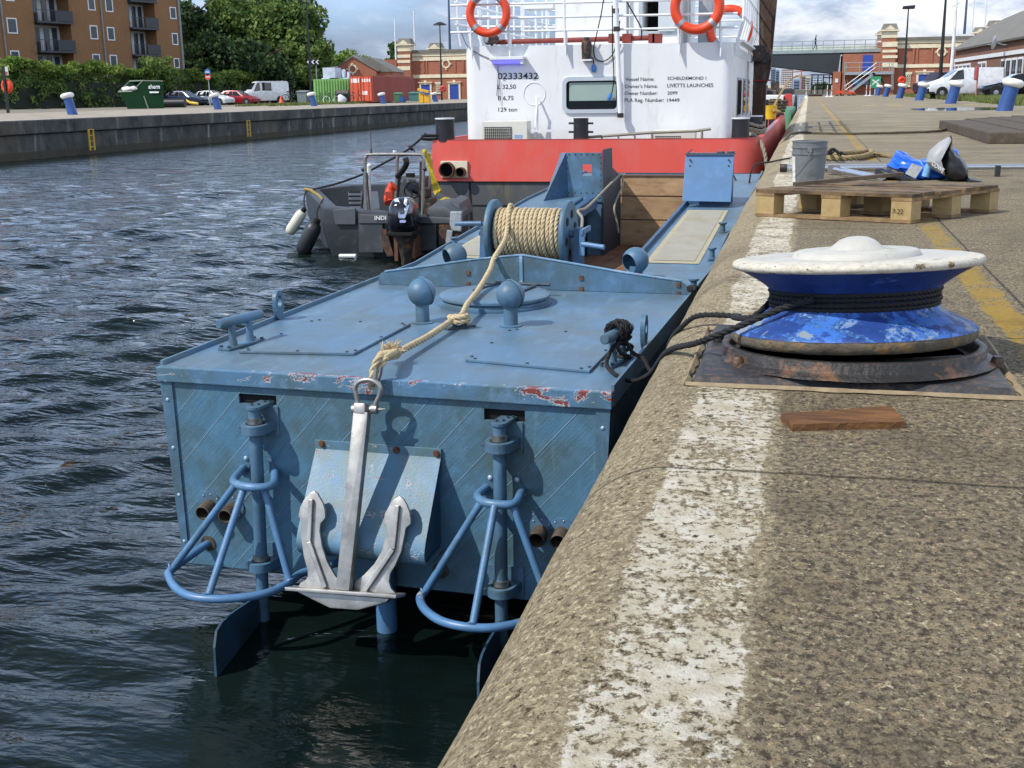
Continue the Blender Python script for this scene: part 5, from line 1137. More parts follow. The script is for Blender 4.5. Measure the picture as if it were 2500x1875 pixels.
# lettering on the deckhouse
def hp_(x, y): return WD.Vp(C, x, y, HY)
for s_, x0, x1, y0, y1, bo_ in (('02333432', 285, 580, 578, 532, .022), ('L 32,50', 285, 417, 649, 618, .012), ('B 6,75', 287, 400, 732, 701, .012), ('129 ton', 289, 426, 815, 785, .012),
    ('Vessel Name:', 1215, 1427, 591, 565, .008), ("Owner's Name:", 1213, 1451, 643, 616, .008), ('Owner Number:', 1212, 1450, 694, 667, .008), ('PLA Reg. Number:', 1211, 1498, 745, 718, .008),
    ('SCHELDEMOND I', 1524, 1806, 583, 560, .012), ('LIVETTS LAUNCHES', 1522, 1857, 637, 610, .012), ('2099', 1522, 1596, 691, 667, .012), ('19449', 1521, 1611, 744, 719, .012)):
    text('lettering', s_, M_TXT, sv, hp_(x0, y0), hp_(x1, y0-2), hp_(x0, y1), bold=bo_*.6, off=.004)
# air conditioning units, life raft, gangway behind the bulwark
M_AC = mat('ac_cream', 'cfcfc4', .5, var=.04); M_GRILL = mat('ac_dark', '3c3f42', .6)
def ac(x0, y0, x1, y1, Y0):
    a, b = WD.Vp(C, x0, y0, Y0), WD.Vp(C, x1, y1, Y0); h = a[2]; w = b[0]-a[0]
    t = thing('air_conditioner', 'x', 'air conditioner', (a[0]+w/2, Y0, -.3), 0, 'air conditioning units at the deckhouse foot')
    g = MB(); g.box(a[0], b[0], Y0, Y0+.32, -.3, h); g.build('casing', M_AC, t, bevel=.012)
    g = MB(); g.box(a[0]+w*.06, a[0]+w*.66, Y0-.012, Y0, -.2, h-.10*(1)); f_ = g.build('grille', M_GRILL, t)
    g = MB(); g.lathe([(0, 0), (.26, 0)], (a[0]+w*.36, Y0-.014, h-.38), (0, -1, 0), 26); g.build('fan_guard', mat('fan_grey', '5b6064', .5) if 'fan_grey' not in bpy.data.materials else bpy.data.materials['fan_grey'], f_)
    g = MB()
    for k in range(14): g.box(a[0]+w*(.07+.045*k*.95), a[0]+w*(.07+.045*k*.95)+.006, Y0-.022, Y0-.016, -.2, h-.11)
    for k in range(5): g.box(a[0]+w*.06, a[0]+w*.66, Y0-.026, Y0-.022, h-.13-.05*k, h-.125-.05*k)
    g.build_each('grille_wire', M_AC, f_); g = MB(); g.box(b[0]-w*.28, b[0]-w*.10, Y0-.004, Y0, h-.30, h-.24); g.build('badge', mat('badge_blue', '8ba9c8', .5) if 'badge_blue' not in bpy.data.materials else bpy.data.materials['badge_blue'], t)
    return t
ac(165, 885, 500, 1010, 20.75)['label'] = 'cream air conditioning unit on the left below the tonnage lettering'
ac(1415, 950, 1725, 1010, 20.75)['label'] = 'cream air conditioning unit on the right, half hidden behind the red bulwark'
g = MB(); frame2(g, rrect(-4.95, -3.95, -.45, .12, .06), rrect(-5.0, -3.9, -.5, .16, .10), 20.85, 20.80); o = g.build('locker_door', M_WHITE, sv)
pf = lambda x, y, Y0=20.5: WD.Vp(C, x, y, Y0)
g = MB(); g.tube([pf(935, 1002), pf(1410, 968), pf(1730, 956), pf(1840, 940)], .024, 8); g.tube([pf(1775, 945), pf(1775, 1010)], .022, 8); g.tube([pf(1410, 968), pf(1412, 1010)], .02, 8)
for x in (1045, 1165, 1285): g.tube([pf(x, 990), pf(x, 1012)], .018, 8)
tag(g.build('handrail', mat('rail_grey', '8a8578', .6, .3), smooth=True), 'low grey pipe handrail running behind the red stern bulwark', 'handrail')
# double bollards
M_PTOP = mat('post_white_top', 'd4d6d6', .6)
def post(x, y0, y1, r, Yp, label, arms=False, rust=True):
    a, b = WD.Vp(C, x, y0, Yp), WD.Vp(C, x, y1, Yp); t = thing('mooring_bollard', label, 'bollard', (a[0], Yp, b[2]), 0, 'black mooring bollards of the red workboat')
    g = MB(); g.lathe([(0, b[2]-.05), (r*1.03, b[2]-.05), (r, b[2]+.1), (r, a[2]-.02), (r*1.03, a[2]-.018), (r*1.03, a[2]), (0, a[2])], (a[0], Yp, 0), n=24); g.build('post', M_BPOST, t, smooth=True, ang=40)
    if not arms: g = MB(); g.lathe([(0, a[2]+.001), (r*1.05, a[2]+.001), (r*1.05, a[2]+.022), (0, a[2]+.024)], (a[0], Yp, 0), n=24); g.build('white_cap', M_PTOP, t, smooth=True, ang=40)
    else:
        g = MB()
        for yy in (900, 963): q0, q1 = WD.Vp(C, 803, yy, Yp), WD.Vp(C, 982, yy, Yp); g.tube([q0, q1], .018, 10)
        g.build_each('cross_bar', M_BPOST, t, smooth=True)
    return t
post(892, 862, 1000, .128, 20.25, 'black mooring post with two cross bars at the middle of the red stern', True)
post(-102, 870, 1010, .165, 20.2, 'black mooring post with worn white top on the left corner of the red stern')
post(2058, 868, 1012, .145, 20.3, 'black and rust mooring post with white top nearest the right corner of the red stern')
post(2155, 852, 985, .15, 22.0, 'black mooring post with white top, wound with grey rope, second from the right corner')
g = MB(); cxp = WD.Vp(C, 2155, 900, 22.0)
for k, (r, z) in enumerate(((.17, .12), (.18, .16), (.175, .05), (.16, .24))): g.rope([(cxp[0]+r*math.cos(t)*1.1, 21.75+r*math.sin(t)+.2, z-.05+.03*math.sin(t*2)) for t in np.linspace(0, 2*PI, 30)], .035, n=5, step=.05)
g.rope(spline([(cxp[0]-.1, 21.5, .05), (-.98, 20.9, .06), (-.80, 20.4, .02), (-.66, 20.2, -.25), (-.60, 20.1, -.7)], 8), .035, n=5, step=.05)
tag(g.build('hawser', M_GROPE, smooth=True, ang=180), 'thick grey hawser coiled on the right stern bollards and hanging down the red bulwark', 'rope')
# top rails: stanchions and rails, measured on the deckhouse front
RY = HY-.08
rails = thing('deck_railing', 'white tubular railing round the roof of the workboat deckhouse', 'railing', (-3.7, RY, 1.7))
g = MB()
for y in ((32, 100, 222), (12, 20, 20)): pass
for (xa, ya, xb, yb_) in ((-60, 40, 1980, -10), (-60, 140, 2035, 97), (-60, 238, 2035, 197)): g.tube([WD.Vp(C, xa, ya, RY), WD.Vp(C, xb, yb_, RY)], .020, 8)
g.build_each('rail', M_RAIL, rails, smooth=True)
g = MB()
for x, yb_ in ((90, 415), (367, 430), (775, 400), (1605, 390), (1908, 380)): g.tube([WD.Vp(C, x-(6 if x < 800 else -2), -60, RY), WD.Vp(C, x, yb_-110, RY), WD.Vp(C, x, yb_-75, RY)], .022, 8); p = WD.Vp(C, x, yb_-75, RY); g.prism([(p[0], RY, p[2]+.25), (p[0]+.01, HY, p[2]+.2), (p[0]+.01, HY, p[2]-.12), (p[0], RY-.02, p[2]-.24)], (.02, 0, 0))
g.build_each('stanchion', M_RAIL, rails, smooth=True)
# right and left side rails run forward
g = MB()
for z in (1.62+.40, 1.62+.78, 1.62+1.12): g.tube([(-1.14, RY+.1, z), (-1.14, 29.5, z)], .02, 8); g.tube([(-6.25, RY+.1, z), (-6.25, 29.5, z)], .02, 8); g.tube([(-6.2, 29.5, z), (-1.2, 29.5, z)], .02, 8)
g.build_each('side_rail', M_RAIL, rails, smooth=True)
g = MB()
for k in range(12):
    y = RY+.25+k*.72; g.tube([(-1.14, y, 2.78), (-1.14, y, 1.95), (-1.20, y, 1.72), (-1.262, y, 1.50)], .030, 8); g.prism([(-1.262, y-.05, 1.66), (-1.262, y+.05, 1.66), (-1.262, y, 1.36)], (.07, 0, 0)) 
    g.tube([(-6.25, y, 2.78), (-6.25, y, 1.95), (-6.2, y, 1.64)], .022, 8)
g.build_each('side_stanchion', M_RAIL, rails, smooth=True)
g = MB(); g.box(-1.24, -1.12, RY+.3, 29.3, 1.60, 1.64); g.build('side_flange', M_RAIL, rails)
# far railings of the upper deck seen through
g = MB()
for x in (150, 470, 560, 640): g.tube([WD.Vp(C, x, -60, 27), WD.Vp(C, x+6, 285, 27)], .05 if x == 150 else .03, 8)
for y in (48, 128, 200): g.tube([WD.Vp(C, 30, y-8, 27), WD.Vp(C, 705, y, 27)], .025, 8)
g.build_each('far_rail', M_RAIL, rails, smooth=True)
g = MB(); a, b = WD.Vp(C, 480, 35, 26), WD.Vp(C, 700, 45, 26); g.box(a[0], b[0], 25.8, 26.5, a[2]-.10, a[2]+.02); g.build('tank_top', M_WHITE, sv)
# wheelhouse
wy = 23.0; a, b, c, d = [WD.Vp(C, x, 280, wy) for x in (705, 1312, 1595, 1770)]; zt_ = 2.75
g = MB(); dx0, dx1 = WD.Vp(C, 1340, 230, wy), WD.Vp(C, 1455, 230, wy)
g.box(a[0], dx0[0]-.0, wy, 26.5, 1.60, zt_); g.box(dx0[0], dx1[0], wy+.8, 26.5, 1.6, zt_); g.box(dx1[0], c[0], wy, 26.5, 1.6, zt_); g.box(dx0[0], dx1[0], wy, wy+.8, 1.60, dx0[2]); g.box(a[0]-.1, c[0]+.1, wy-.1, 26.6, zt_, zt_+.08)
wh = g.build('wheelhouse', M_WHITE, sv)
g = MB(); g.box(dx0[0]+.01, dx1[0]-.01, wy+.72, wy+.79, dx0[2], zt_); g.build('doorway', M_BLK, wh)
g = MB(); p0, p1 = WD.Vp(C, 1458, 230, wy-.04), WD.Vp(C, 1578, 238, wy-.04); g.box(p0[0], p1[0], wy-.06, wy-.012, p0[2], zt_); g.build('door', mat('door_grey', 'b4bcc0', .45, var=.05), wh, bevel=.01)
g = MB(); p2 = WD.Vp(C, 1312, 260, wy-.01); g.box(p2[0], p1[0]+.08, wy-.02, wy, p2[2], p0[2]-.0); g.box(p2[0], dx0[0], wy-.021, wy-.001, p0[2], zt_); g.build('door_frame', mat('frame_grey2', 'a3aeb4', .45), wh)
g = MB()
for x in (1232, 1682): g.cyl(WD.Vp(C, x, -60, wy-.06), WD.Vp(C, x, 270, wy-.06), .025, 8)
g.build_each('downpipe', mat('pipe_grey', '787c80', .5), wh)
for x0, x1, y0, y1, yy_, mt in ((1830, 1925, 40, 290, 24.0, M_REFL),): 
    a_, b_ = WD.Vp(C, x0-85, y1, yy_), WD.Vp(C, x1-85, y1, yy_); g = MB(); g.box(a_[0], b_[0], yy_, yy_+1.2, 1.6, 2.9); g.build('funnel_casing', mat('casing_grey', '8e9298', .5), sv)
# lifebuoys on the rails
def lifebuoy(c, R, r, label, ax=(0, -1, 0)):
    t = thing('lifebuoy', label, 'lifebuoy', c, 0, 'orange lifebuoys on the workboat railing', world=False)
    g = MB(); g.torus((0, 0, 0), R, r, ax, 44, 14); g.build('ring', M_ORG, t, smooth=True)
    g = MB(); x_, y_, d_ = frame_of(ax)
    for k in range(4):
        a = PI/4+k*PI/2; pc = (x_*math.cos(a)+y_*math.sin(a))*R; tang = (-x_*math.sin(a)+y_*math.cos(a)); g.lathe([(r*1.05, -.035), (r*1.05, .035)], pc, tang, 14)
    g.build_each('reflective_band', M_REFL, t, smooth=True); return t
p = WD.Vp(C, 215, 98, RY-.12); lifebuoy(p, .335, .075, 'orange lifebuoy on the left end of the deckhouse roof railing')
p = WD.Vp(C, 1740, 48, RY-.12); lifebuoy(p, .375, .085, 'orange lifebuoy on the right end of the deckhouse roof railing, largest of three')
p = WD.Vp(C, 1975, 210, 24.0); lifebuoy(p, .37, .08, 'orange lifebuoy behind the corner rail, half hidden to the right of the others')
# red boom with a searchlight on the roof, mast, lamps, cables
M_BOOM = mat('boom_red', '7a2c22', .6, var=.3, sc=8)
a, b = WD.Vp(C, 270, 308, 22.0), WD.Vp(C, 1460, 275, 22.0); g = MB(); g.cyl(a, b, .045, 12)
for x in (1130, 1230, 1400, 1450): q = WD.Vp(C, x, 285, 22.0); g.box(q[0]-.08 if x != 1400 else q[0]-.03, q[0]+.08, 21.9, 22.1, q[2]-.07, q[2]+.09)
tag(g.build('boom', M_BOOM, smooth=True), 'dark red steel boom lying along the white deckhouse roof', 'boom')
def lamp_(c, label, r=.10):
    t = thing('searchlight', label, 'lamp', c, 0, world=False)
    g = MB(); g.lathe([(0, -.12), (r*.7, -.12), (r, -.02), (r*1.05, .10), (r*.9, .12)], (0, 0, 0), (-.6, -.7, .0), 20); g.build('housing', M_IRON, t, smooth=True, ang=40)
    g = MB(); g.sphere((-.05, -.06, 0), r*.8, 14); g.build('lens', mat('lens_glass', 'aab0ac', .1) if 'lens_glass' not in bpy.data.materials else bpy.data.materials['lens_glass'], t, smooth=True)
    g = MB(); g.box(-.02, .02, -.02, .02, -.22, -.08); g.build('foot', M_IRON, t); return t
lamp_(WD.Vp(C, 240, 285, 21.8), 'small dark searchlight at the left end of the red boom')
g = MB(); p = WD.Vp(C, 933, 345, HY-.12); t = thing('deck_lamp', 'black cylindrical deck lamp on the white wall above the window', 'lamp', p, 0, world=False)
g.lathe([(0, -.20), (.085, -.20), (.085, -.10), (.095, .02), (.085, .10), (.05, .12), (.05, .17), (0, .17)], (0, 0, 0), n=20); g.build('lamp_body', M_IRON, t, smooth=True, ang=40)
g = MB(); g.box(-.09, .10, -.08, .12, -.23, -.205); g.build('lamp_shelf', M_RAIL, t)
g = MB(); hb_ = lambda x, y, o=.02: WD.Vp(C, x, y, HY-o); g.tube(spline([hb_(958, 412, .12), hb_(975, 425, .1), hb_(983, 450, .03), hb_(985, 475, .03)], 5), .010, 6); g.build('cable', M_BLK, t) if False else None
cb = thing('hanging_cable', 'black cables with blue plugs looped from the roof down over the white wall', 'cable', hb_(1000, 400))
g = MB(); g.tube(spline([hb_(1060, -30, .1), hb_(1040, 100, .1), hb_(1000, 280, .06), hb_(985, 360, .04), hb_(1000, 430, .03), hb_(1060, 445, .03), hb_(1120, 400, .03), hb_(1155, 300, .08), hb_(1175, 150, .1)], 8), .010, 6)
g.tube(spline([hb_(1120, 40, .15), hb_(1122, 200, .12), hb_(1122, 380, .05), hb_(1130, 480, .04), hb_(1130, 600, .06), hb_(1112, 700, .06)], 8), .010, 6)
g.tube(spline([hb_(958, 412, .12), hb_(978, 425, .1), hb_(984, 450, .03), hb_(985, 475, .03)], 5), .010, 6)
g.tube(spline([hb_(1225, 12, .1), hb_(1270, 90, .1), hb_(1325, 190, .1), hb_(1335, 240, .05), hb_(1330, 290, .02)], 6), .012, 6)
g.build('wire', M_BLK, cb)
g = MB(); g.tube([hb_(985, 472, .03), hb_(986, 500, .03), hb_(988, 525, .03)], [.03, .05, .035], 10); g.tube([hb_(1110, 682, .06), hb_(1100, 715, .06), hb_(1094, 735, .06)], [.03, .04, .025], 10)
g.build_each('plug', mat('plug_blue', '3f78b8', .4), cb, smooth=True)
g = MB(); g.tube([WD.Vp(C, 1142, -40, HY-.14), WD.Vp(C, 1152, 215, HY-.14), WD.Vp(C, 1180, 838, HY-.10)], [.05, .045, .042], 12); q = WD.Vp(C, 1180, 838, HY-.10); mt = thing('signal_mast', 'thin white pipe mast standing in front of the white wall by the window', 'mast', q); g.build('pole', M_RAIL, mt, smooth=True)
g = MB()
for x, y in ((1145, 80), (1153, 212), (1180, 842)): q = WD.Vp(C, x, y, HY-.13); g.cyl((q[0], q[1], q[2]-.04), (q[0], q[1], q[2]+.04), .058, 12)
g.build_each('collar', M_IRON, mt, smooth=True)
# blue-violet tube lamp, lit
a, b = WD.Vp(C, 232, 458, HY-.12), WD.Vp(C, 470, 458, HY-.12); tl = thing('tube_lamp', 'lit blue-violet tube lamp in a white housing on the left of the wall', 'lamp', a)
g = MB(); g.box(a[0]-.0, b[0]+.02, HY-.20, HY, a[2]+.045, a[2]+.10); g.build('housing', M_WHITE, tl, bevel=.008)
me_ = Mat('violet_glow'); me_.col(lin('5058ff')); me_.b.inputs['Emission Color'].default_value = (.15, .14, 1, 1); me_.b.inputs['Emission Strength'].default_value = 1.6
g = MB(); g.tube([(a[0]+.03, HY-.12, a[2]+.01), (b[0]-.03, HY-.12, a[2]+.01)], .032, 10); g.build('tube', me_.m, tl, smooth=True)
g = MB(); g.box(a[0], a[0]+.04, HY-.17, HY-.02, a[2]-.03, a[2]+.045); g.box(b[0]-.04, b[0], HY-.17, HY-.02, a[2]-.03, a[2]+.045); g.build_each('end_cap', M_WHITE, tl)
g = MB(); g.tube([hb_(285, 480), hb_(287, 560), hb_(278, 700)], .008, 5); g.tube([hb_(300, 590), hb_(310, 770)], .004, 5); g.tube(spline([hb_(20, 240, .1), hb_(60, 330, .02), hb_(130, 385), hb_(230, 430)], 5), .008, 5); g.build_each('lamp_wire', mat('wire_grey', '6c6d70', .6), tl)
# round hatch trace and its stay
p = WD.Vp(C, 552, 685, HY); g = MB(); g.torus((p[0], HY-.003, p[2]), .20, .008, (0, -1, 0), 40, 6); hh = g.build('wall_port', M_WHITE, sv, smooth=True)
g = MB(); g.tube([WD.Vp(C, 568, 705, HY-.06), WD.Vp(C, 570, 770, HY-.16), WD.Vp(C, 555, 1005, HY-.2)], .018, 8); g.tube([WD.Vp(C, 577, 770, HY-.16), WD.Vp(C, 572, 1005, HY-.1)], .015, 8); g.build_each('port_stay', M_RAIL, hh, smooth=True)
# tall rusty spud pile at the ship's side
M_PILE = mat('pile_rust', '3f2c20', .85, .1, var=.45, sc=2.4, dirt='5e5a50', dsc=3.5, dth=(.50, .66), stretch=(2.5, 2.5, .5), bump=.01, bsc=20)
g = MB(); y_ = 26.0
L_ = [WD.Vp(T5, x, y, y_) for x, y in ((1530, -60), (1525, 640), (1465, 720), (1440, 1420))]; R_ = [WD.Vp(T5, x, y, y_) for x, y in ((1745, -60), (1668, 800), (1640, 940), (1612, 1000), (1595, 1420))]
pts = L_+R_[::-1]; pts[3] = (pts[3][0], y_, -.6); pts[4] = (pts[4][0], y_, -.6)
g.prism(pts, (0, .35, 0)); pl = thing('spud_pile', 'tall rusty dark steel pile standing on the workboat by the quay edge', 'pile', (-1, 26, -.6)); g.build('pile', M_PILE, pl, bevel=.02)
g = MB(); a, b = WD.Vp(T5, 1455, 962, y_-.03), WD.Vp(T5, 1640, 955, y_-.03); g.tube([a, b, (b[0]+.03, y_+.2, b[2])], .018, 6); g.build('red_cord', mat('cord_red', '7a2426', .8), pl)
g = MB(); a = WD.Vp(T5, 1515, 635, y_-.12); g.box(a[0]-.10, a[0]+.10, y_-.2, y_-.06, a[2]-.16, a[2]+.16); g.cyl((a[0]+.1, y_-.05, a[2]-.02), (a[0]+.1, y_-.0, a[2]-.02), .19, 20); g.build_each('floodlight', M_IRON, pl, bevel=.01)
# winch gear and boxes on the foredeck, seen past the pile
g = MB(); c = WD.Vp(T4, 420, 1060, 30); g.lathe([(.02, -.1), (.42, -.1), (.42, -.06), (.15, -.04), (.15, .2), (.42, .22), (.42, .26), (.02, .26)], (-1.25, 27.5, -.02), (1, -.2, 0), 28); tag(g.build('deck_winch', mat('winch_grey', '9a978c', .7, var=.3, sc=6), smooth=True, ang=40), 'pale round winch drum on the side deck just right of the rusty pile', 'winch')
g = MB(); g.lathe([(0, 0), (.15, 0), (.18, .36), (.165, .36), (.14, .02), (0, .02)], (-.98, 33.0, .02), n=20); tag(g.build('yellow_bucket', mat('bucket_yellow', 'd0a81f', .5), smooth=True, ang=40), 'yellow bucket standing on the workboat side deck', 'bucket')
for x, y, z, lb in ((-1.25, 34.5, .0, 'left'), (-.95, 36.5, .0, 'right')):
    g = MB(); g.lathe([(0, -.6), (.17, -.6), (.17, .52), (0, .52)], (x, y, z), n=20); o = g.build('deck_post', M_BPOST, smooth=True, ang=40); tag(o, 'black deck post %s of the pair beyond the yellow bucket' % lb, 'bollard', 'black posts on the foredeck')
g = MB()
for k in range(5): g.rope([(-.95+.26*math.cos(t)*(1+.1*k), 35.4+.25*math.sin(t), .10+.09*k) for t in np.linspace(0, 2*PI, 24)], .045, n=5, step=.07)
tag(g.build('rope_coil', M_QROPE, smooth=True, ang=180), 'dark rope coiled in a heap beyond the yellow bucket', 'rope')
g = MB(); g.tube(spline([(-1.0, 36, .25), (-.75, 34, .2), (-.9, 33, .3), (-.75, 40, .9), (-.62, 44, 1.15), (-.35, 43, 1.25), (-.3, 42.5, 1.18)], 8), .03, 6); tag(g.build('yellow_hose', mat('hose_yellow', '9d7b3a', .7), smooth=True), 'dirty yellow hose rising in a loop over the far ropes', 'hose')
# green fender sheet, white boat with red post moored beyond
g = MB(); g.hexa([(-1.2, 45.0, -1.2), (-.55, 45, -1.2), (-.5, 52, -1.2), (-1.3, 52, -1.2), (-1.2, 46, .05), (-.6, 46, .05), (-.5, 52, .1), (-1.3, 52, .1)]); tag(g.build('green_barge', mat('barge_green', '3f7a5c', .7, var=.3, sc=3, dirt='6a5a40', dsc=3), bevel=.1), 'green painted steel barge end between the workboat and the white boat', 'boat')
wbt = thing('white_launch', 'white boat with a dark deck moored beyond the red workboat by the quay', 'boat', (-3.2, 58, WZ))
g = MB(); g.hexa([(-5.4, 54, -1.8), (-1.3, 54, -1.8), (-1.0, 74, -1.8), (-5.2, 74, -1.8), (-5.8, 54, .62), (-1.05, 54, .55), (-.8, 76, .45), (-5.6, 76, .45)]); g.build('hull', mat('launch_white', 'd8d8d4', .5, var=.06, sc=2), wbt, bevel=.05)
g = MB(); g.hexa([(-1.05, 54.2, -1.5), (-.62, 54.2, -1.5), (-.62, 58, -1.5), (-1.05, 58, -1.5), (-1.0, 54.2, .60), (-.75, 54.2, .60), (-.75, 58, .55), (-1.0, 58, .55)]); g.build('red_fender_post', mat('post_red', 'c23a36', .6, var=.15, sc=4), wbt, bevel=.03)
g = MB(); g.box(-5.2, -1.6, 58, 72, .45, .75); g.box(-2.9, -1.9, 57, 59, .6, 1.0); g.box(-1.9, -1.5, 63, 64.5, .5, 1.2); g.build_each('deck_gear', M_IRON, wbt, bevel=.05)
g = MB(); g.box(-1.6, -.8, 78, 92, -1.5, .35); g.box(-2.4, -1.0, 80, 90, .35, .8); tag(g.build('dark_barge', mat('barge_dark', '2b2f33', .7, var=.3), bevel=.05), 'dark low barge moored furthest along the quay', 'boat')

# ================================================================ THE SMALL GREY WORKBOAT
M_HDPE = mat('hdpe_grey', '303439', .55, var=.18, sc=5, dirt='4a4f54', dsc=5, dth=(.55, .75), bump=.002, bsc=60)
M_HDPL = mat('hdpe_light', '45494e', .55, var=.15, sc=5)
M_COWL = mat('cowl_black', '15161d', .12, var=.1); M_COWL.node_tree.nodes['Principled BSDF'].inputs['Coat Weight'].default_value = .6

db_ = thing('work_dinghy', 'small dark grey plastic workboat with outboard engine moored at the red stern', 'boat', (-6.5, 17.5, WZ))
DY = lambda x, y, Y0: WD.Vp(E, x, y, Y0)
pl_o = [(-7.08, 16.70), (-4.75, 16.22), (-4.95, 17.3), (-5.75, 18.9), (-6.55, 19.85), (-7.3, 20.5), (-8.1, 20.2), (-8.60, 19.5)]
cxd, cyd = sum(p[0] for p in pl_o)/8, sum(p[1] for p in pl_o)/8
def inset(pts, d): return [(cxd+(x-cxd)*(1-d), cyd+(y-cyd)*(1-d)) for x, y in pts]
tops = [-.86, -.97, -.90, -.84, -.80, -.78, -.78, -.80]
n = 8; o1, o2, o3 = inset(pl_o, .12), inset(pl_o, .17), inset(pl_o, .19)
vs = [(x, y, -1.75) for x, y in o1]+[(x, y, -1.25) for x, y in inset(pl_o, .02)]+[(x, y, z) for (x, y), z in zip(pl_o, tops)]+[(x, y, z+.02) for (x, y), z in zip(inset(pl_o, .05), tops)]+[(x, y, z+.01) for (x, y), z in zip(o2, tops)]+[(x, y, -1.30) for x, y in o3]
fs = []
for r_ in range(5):
    for i in range(n): fs.append((r_*n+i, r_*n+(i+1) % n, (r_+1)*n+(i+1) % n, (r_+1)*n+i))
fs.append(tuple(range(5*n, 6*n))); g = MB(); g.add(vs, fs); hu = g.build('hull', M_HDPE, db_, bevel=.025, smooth=True)
# transom panels
def tq(x, y, o=0.0):
    a, b = np.array(pl_o[0]), np.array(pl_o[1]); d = (b-a)/np.linalg.norm(b-a); nn = np.array([d[1], -d[0]]); ra = ray(E, x, y); t = ((a-CAM[:2])@nn+o)/(ra[:2]@nn); return tuple(CAM+ra*t)
g = MB(); g.prism([tq(*q, .03) for q in ((520, 920), (740, 900), (740, 1060), (545, 1060))], (0, .05, 0)); g.build('corner_pad', M_HDPL, hu, bevel=.01)
g = MB(); g.prism([tq(*q, .03) for q in ((770, 1050), (1000, 1050), (1010, 1330), (775, 1330))], (0, .03, 0)); g.prism([tq(*q, .03) for q in ((1330, 1080), (1520, 1060), (1520, 1300), (1330, 1320))], (0, .03, 0)); g.build_each('transom_plate', M_HDPE, hu, bevel=.008)
g = MB(); g.prism([tq(*q, .05) for q in ((770, 960), (1760, 1000), (1760, 1050), (770, 1050))], (0, .1, 0)); g.build('transom_beam', M_HDPL, hu, bevel=.012)
g = MB(); g.prism([tq(*q, .07) for q in ((985, 1100), (1040, 1110), (1110, 1360), (1050, 1370), (1000, 1280))], (0, .05, 0)); g.prism([tq(*q, .07) for q in ((1255, 1150), (1310, 1130), (1300, 1290), (1240, 1350))], (0, .05, 0)); g.prism([tq(*q, .05) for q in ((1548, 1062), (1760, 1062), (1750, 1230), (1545, 1250))], (0, .05, 0)); g.build_each('rusty_bracket', mat('bracket_brown', '3a2a22', .8, var=.5, sc=20, dirt='6e4527', dsc=14), hu, bevel=.006)
g = MB(); g.prism([tq(*q, .10) for q in ((1652, 935), (1765, 935), (1758, 1128), (1670, 1118), (1648, 1060))], (0, .07, 0)); g.prism([tq(*q, .09) for q in ((1622, 1110), (1680, 1120), (1660, 1240), (1608, 1240))], (0, .04, 0)); g.build_each('grey_bracket', mat('bracket_grey', '8f959b', .5, dirt='6f7274', dsc=20), hu, bevel=.015)
g = MB(); 
for x in (600, 742): g.tube([tq(x, 1350, .12), tq(x, 1440, .12)], .018, 8)
g.tube([tq(590, 1362, .13), tq(750, 1362, .13)], .03, 8); g.tube([tq(600, 1420, .13), tq(745, 1420, .13)], .02, 8); g.build_each('boarding_step', M_PTOP, hu, smooth=True)
text('lettering', 'INDI', M_PTOP, hu, tq(930, 1012, .06), tq(1042, 1012, .06), tq(930, 975, .06), bold=.02, off=.02)
# deck seat, vented box, console
g = MB(); v_ = [DY(670, 735, 18.6), DY(960, 735, 18.6), DY(980, 900, 17.6), DY(690, 900, 17.6)]; g.prism([(p[0], p[1], p[2]) for p in v_], (0, 0, -.35)); bx = g.build('vented_box', M_HDPL, db_, bevel=.02)
g = MB()
for k in range(4): a = DY(680, 745+k*42, 18.4-.28*k); b = DY(790, 745+k*42, 18.4-.28*k); g.tube([a, b], .018, 6)
g.build_each('vent_slot', M_BLK, bx)
Yc = 17.25
a, b = DY(1110, 600, Yc), DY(1400, 940, Yc); g = MB(); g.hexa([(a[0]+.02, Yc, -1.3), (b[0], Yc-.05, -1.3), (b[0], Yc+.5, -1.3), (a[0], Yc+.5, -1.3), (a[0], Yc+.08, a[2]), (b[0], Yc+.03, a[2]-.02), (b[0]-.02, Yc+.4, a[2]), (a[0]+.03, Yc+.4, a[2])]); cn = g.build('console', M_HDPE, db_, bevel=.03)
w = DY(1290, 730, Yc-.16); g = MB(); g.torus(w, .125, .012, (0, -1, .35), 30, 8)
for t in (.5, 2.6, 4.7): g.tube([w, (w[0]+.12*math.cos(t), w[1]+.12*math.sin(t)*.33, w[2]+.12*math.sin(t)*.94)], .010, 6)
g.cyl(w, (w[0], w[1]+.2, w[2]-.06), .018, 8); g.build('steering_wheel', M_BLK, cn, smooth=True)
g = MB()
for x in (1195, 1245, 1345): q = DY(x, 637, Yc-.005); g.lathe([(0, 0), (.026, 0), (.026, .02), (0, .02)], q, (0, -1, 0), 14)
g.build_each('gauge', M_REFL, cn)
g = MB(); q = DY(1262, 585, Yc+.1); g.box(q[0]-.06, q[0]+.06, q[1], q[1]+.1, q[2]-.05, q[2]+.03); g.build('compass', M_BLK, cn, bevel=.01)
g = MB(); g.box(b[0]+.02, b[0]+.20, Yc-.2, Yc+.05, -1.3, -.72); g.box(b[0]+.02, b[0]+.14, Yc-.22, Yc, -.72, -.58); g.build_each('throttle_box', M_IRON, cn, bevel=.02)
g = MB(); g.prism([tq(*q, -.05) for q in ((1430, 905), (1600, 880), (1745, 990), (1420, 1010))], (0, .55, .08)); g.prism([tq(*q, -.3) for q in ((1650, 830), (1740, 860), (1785, 1000), (1690, 960))], (0, .6, .05)); g.build_each('moulded_seat', M_HDPL, db_, bevel=.05, smooth=True)
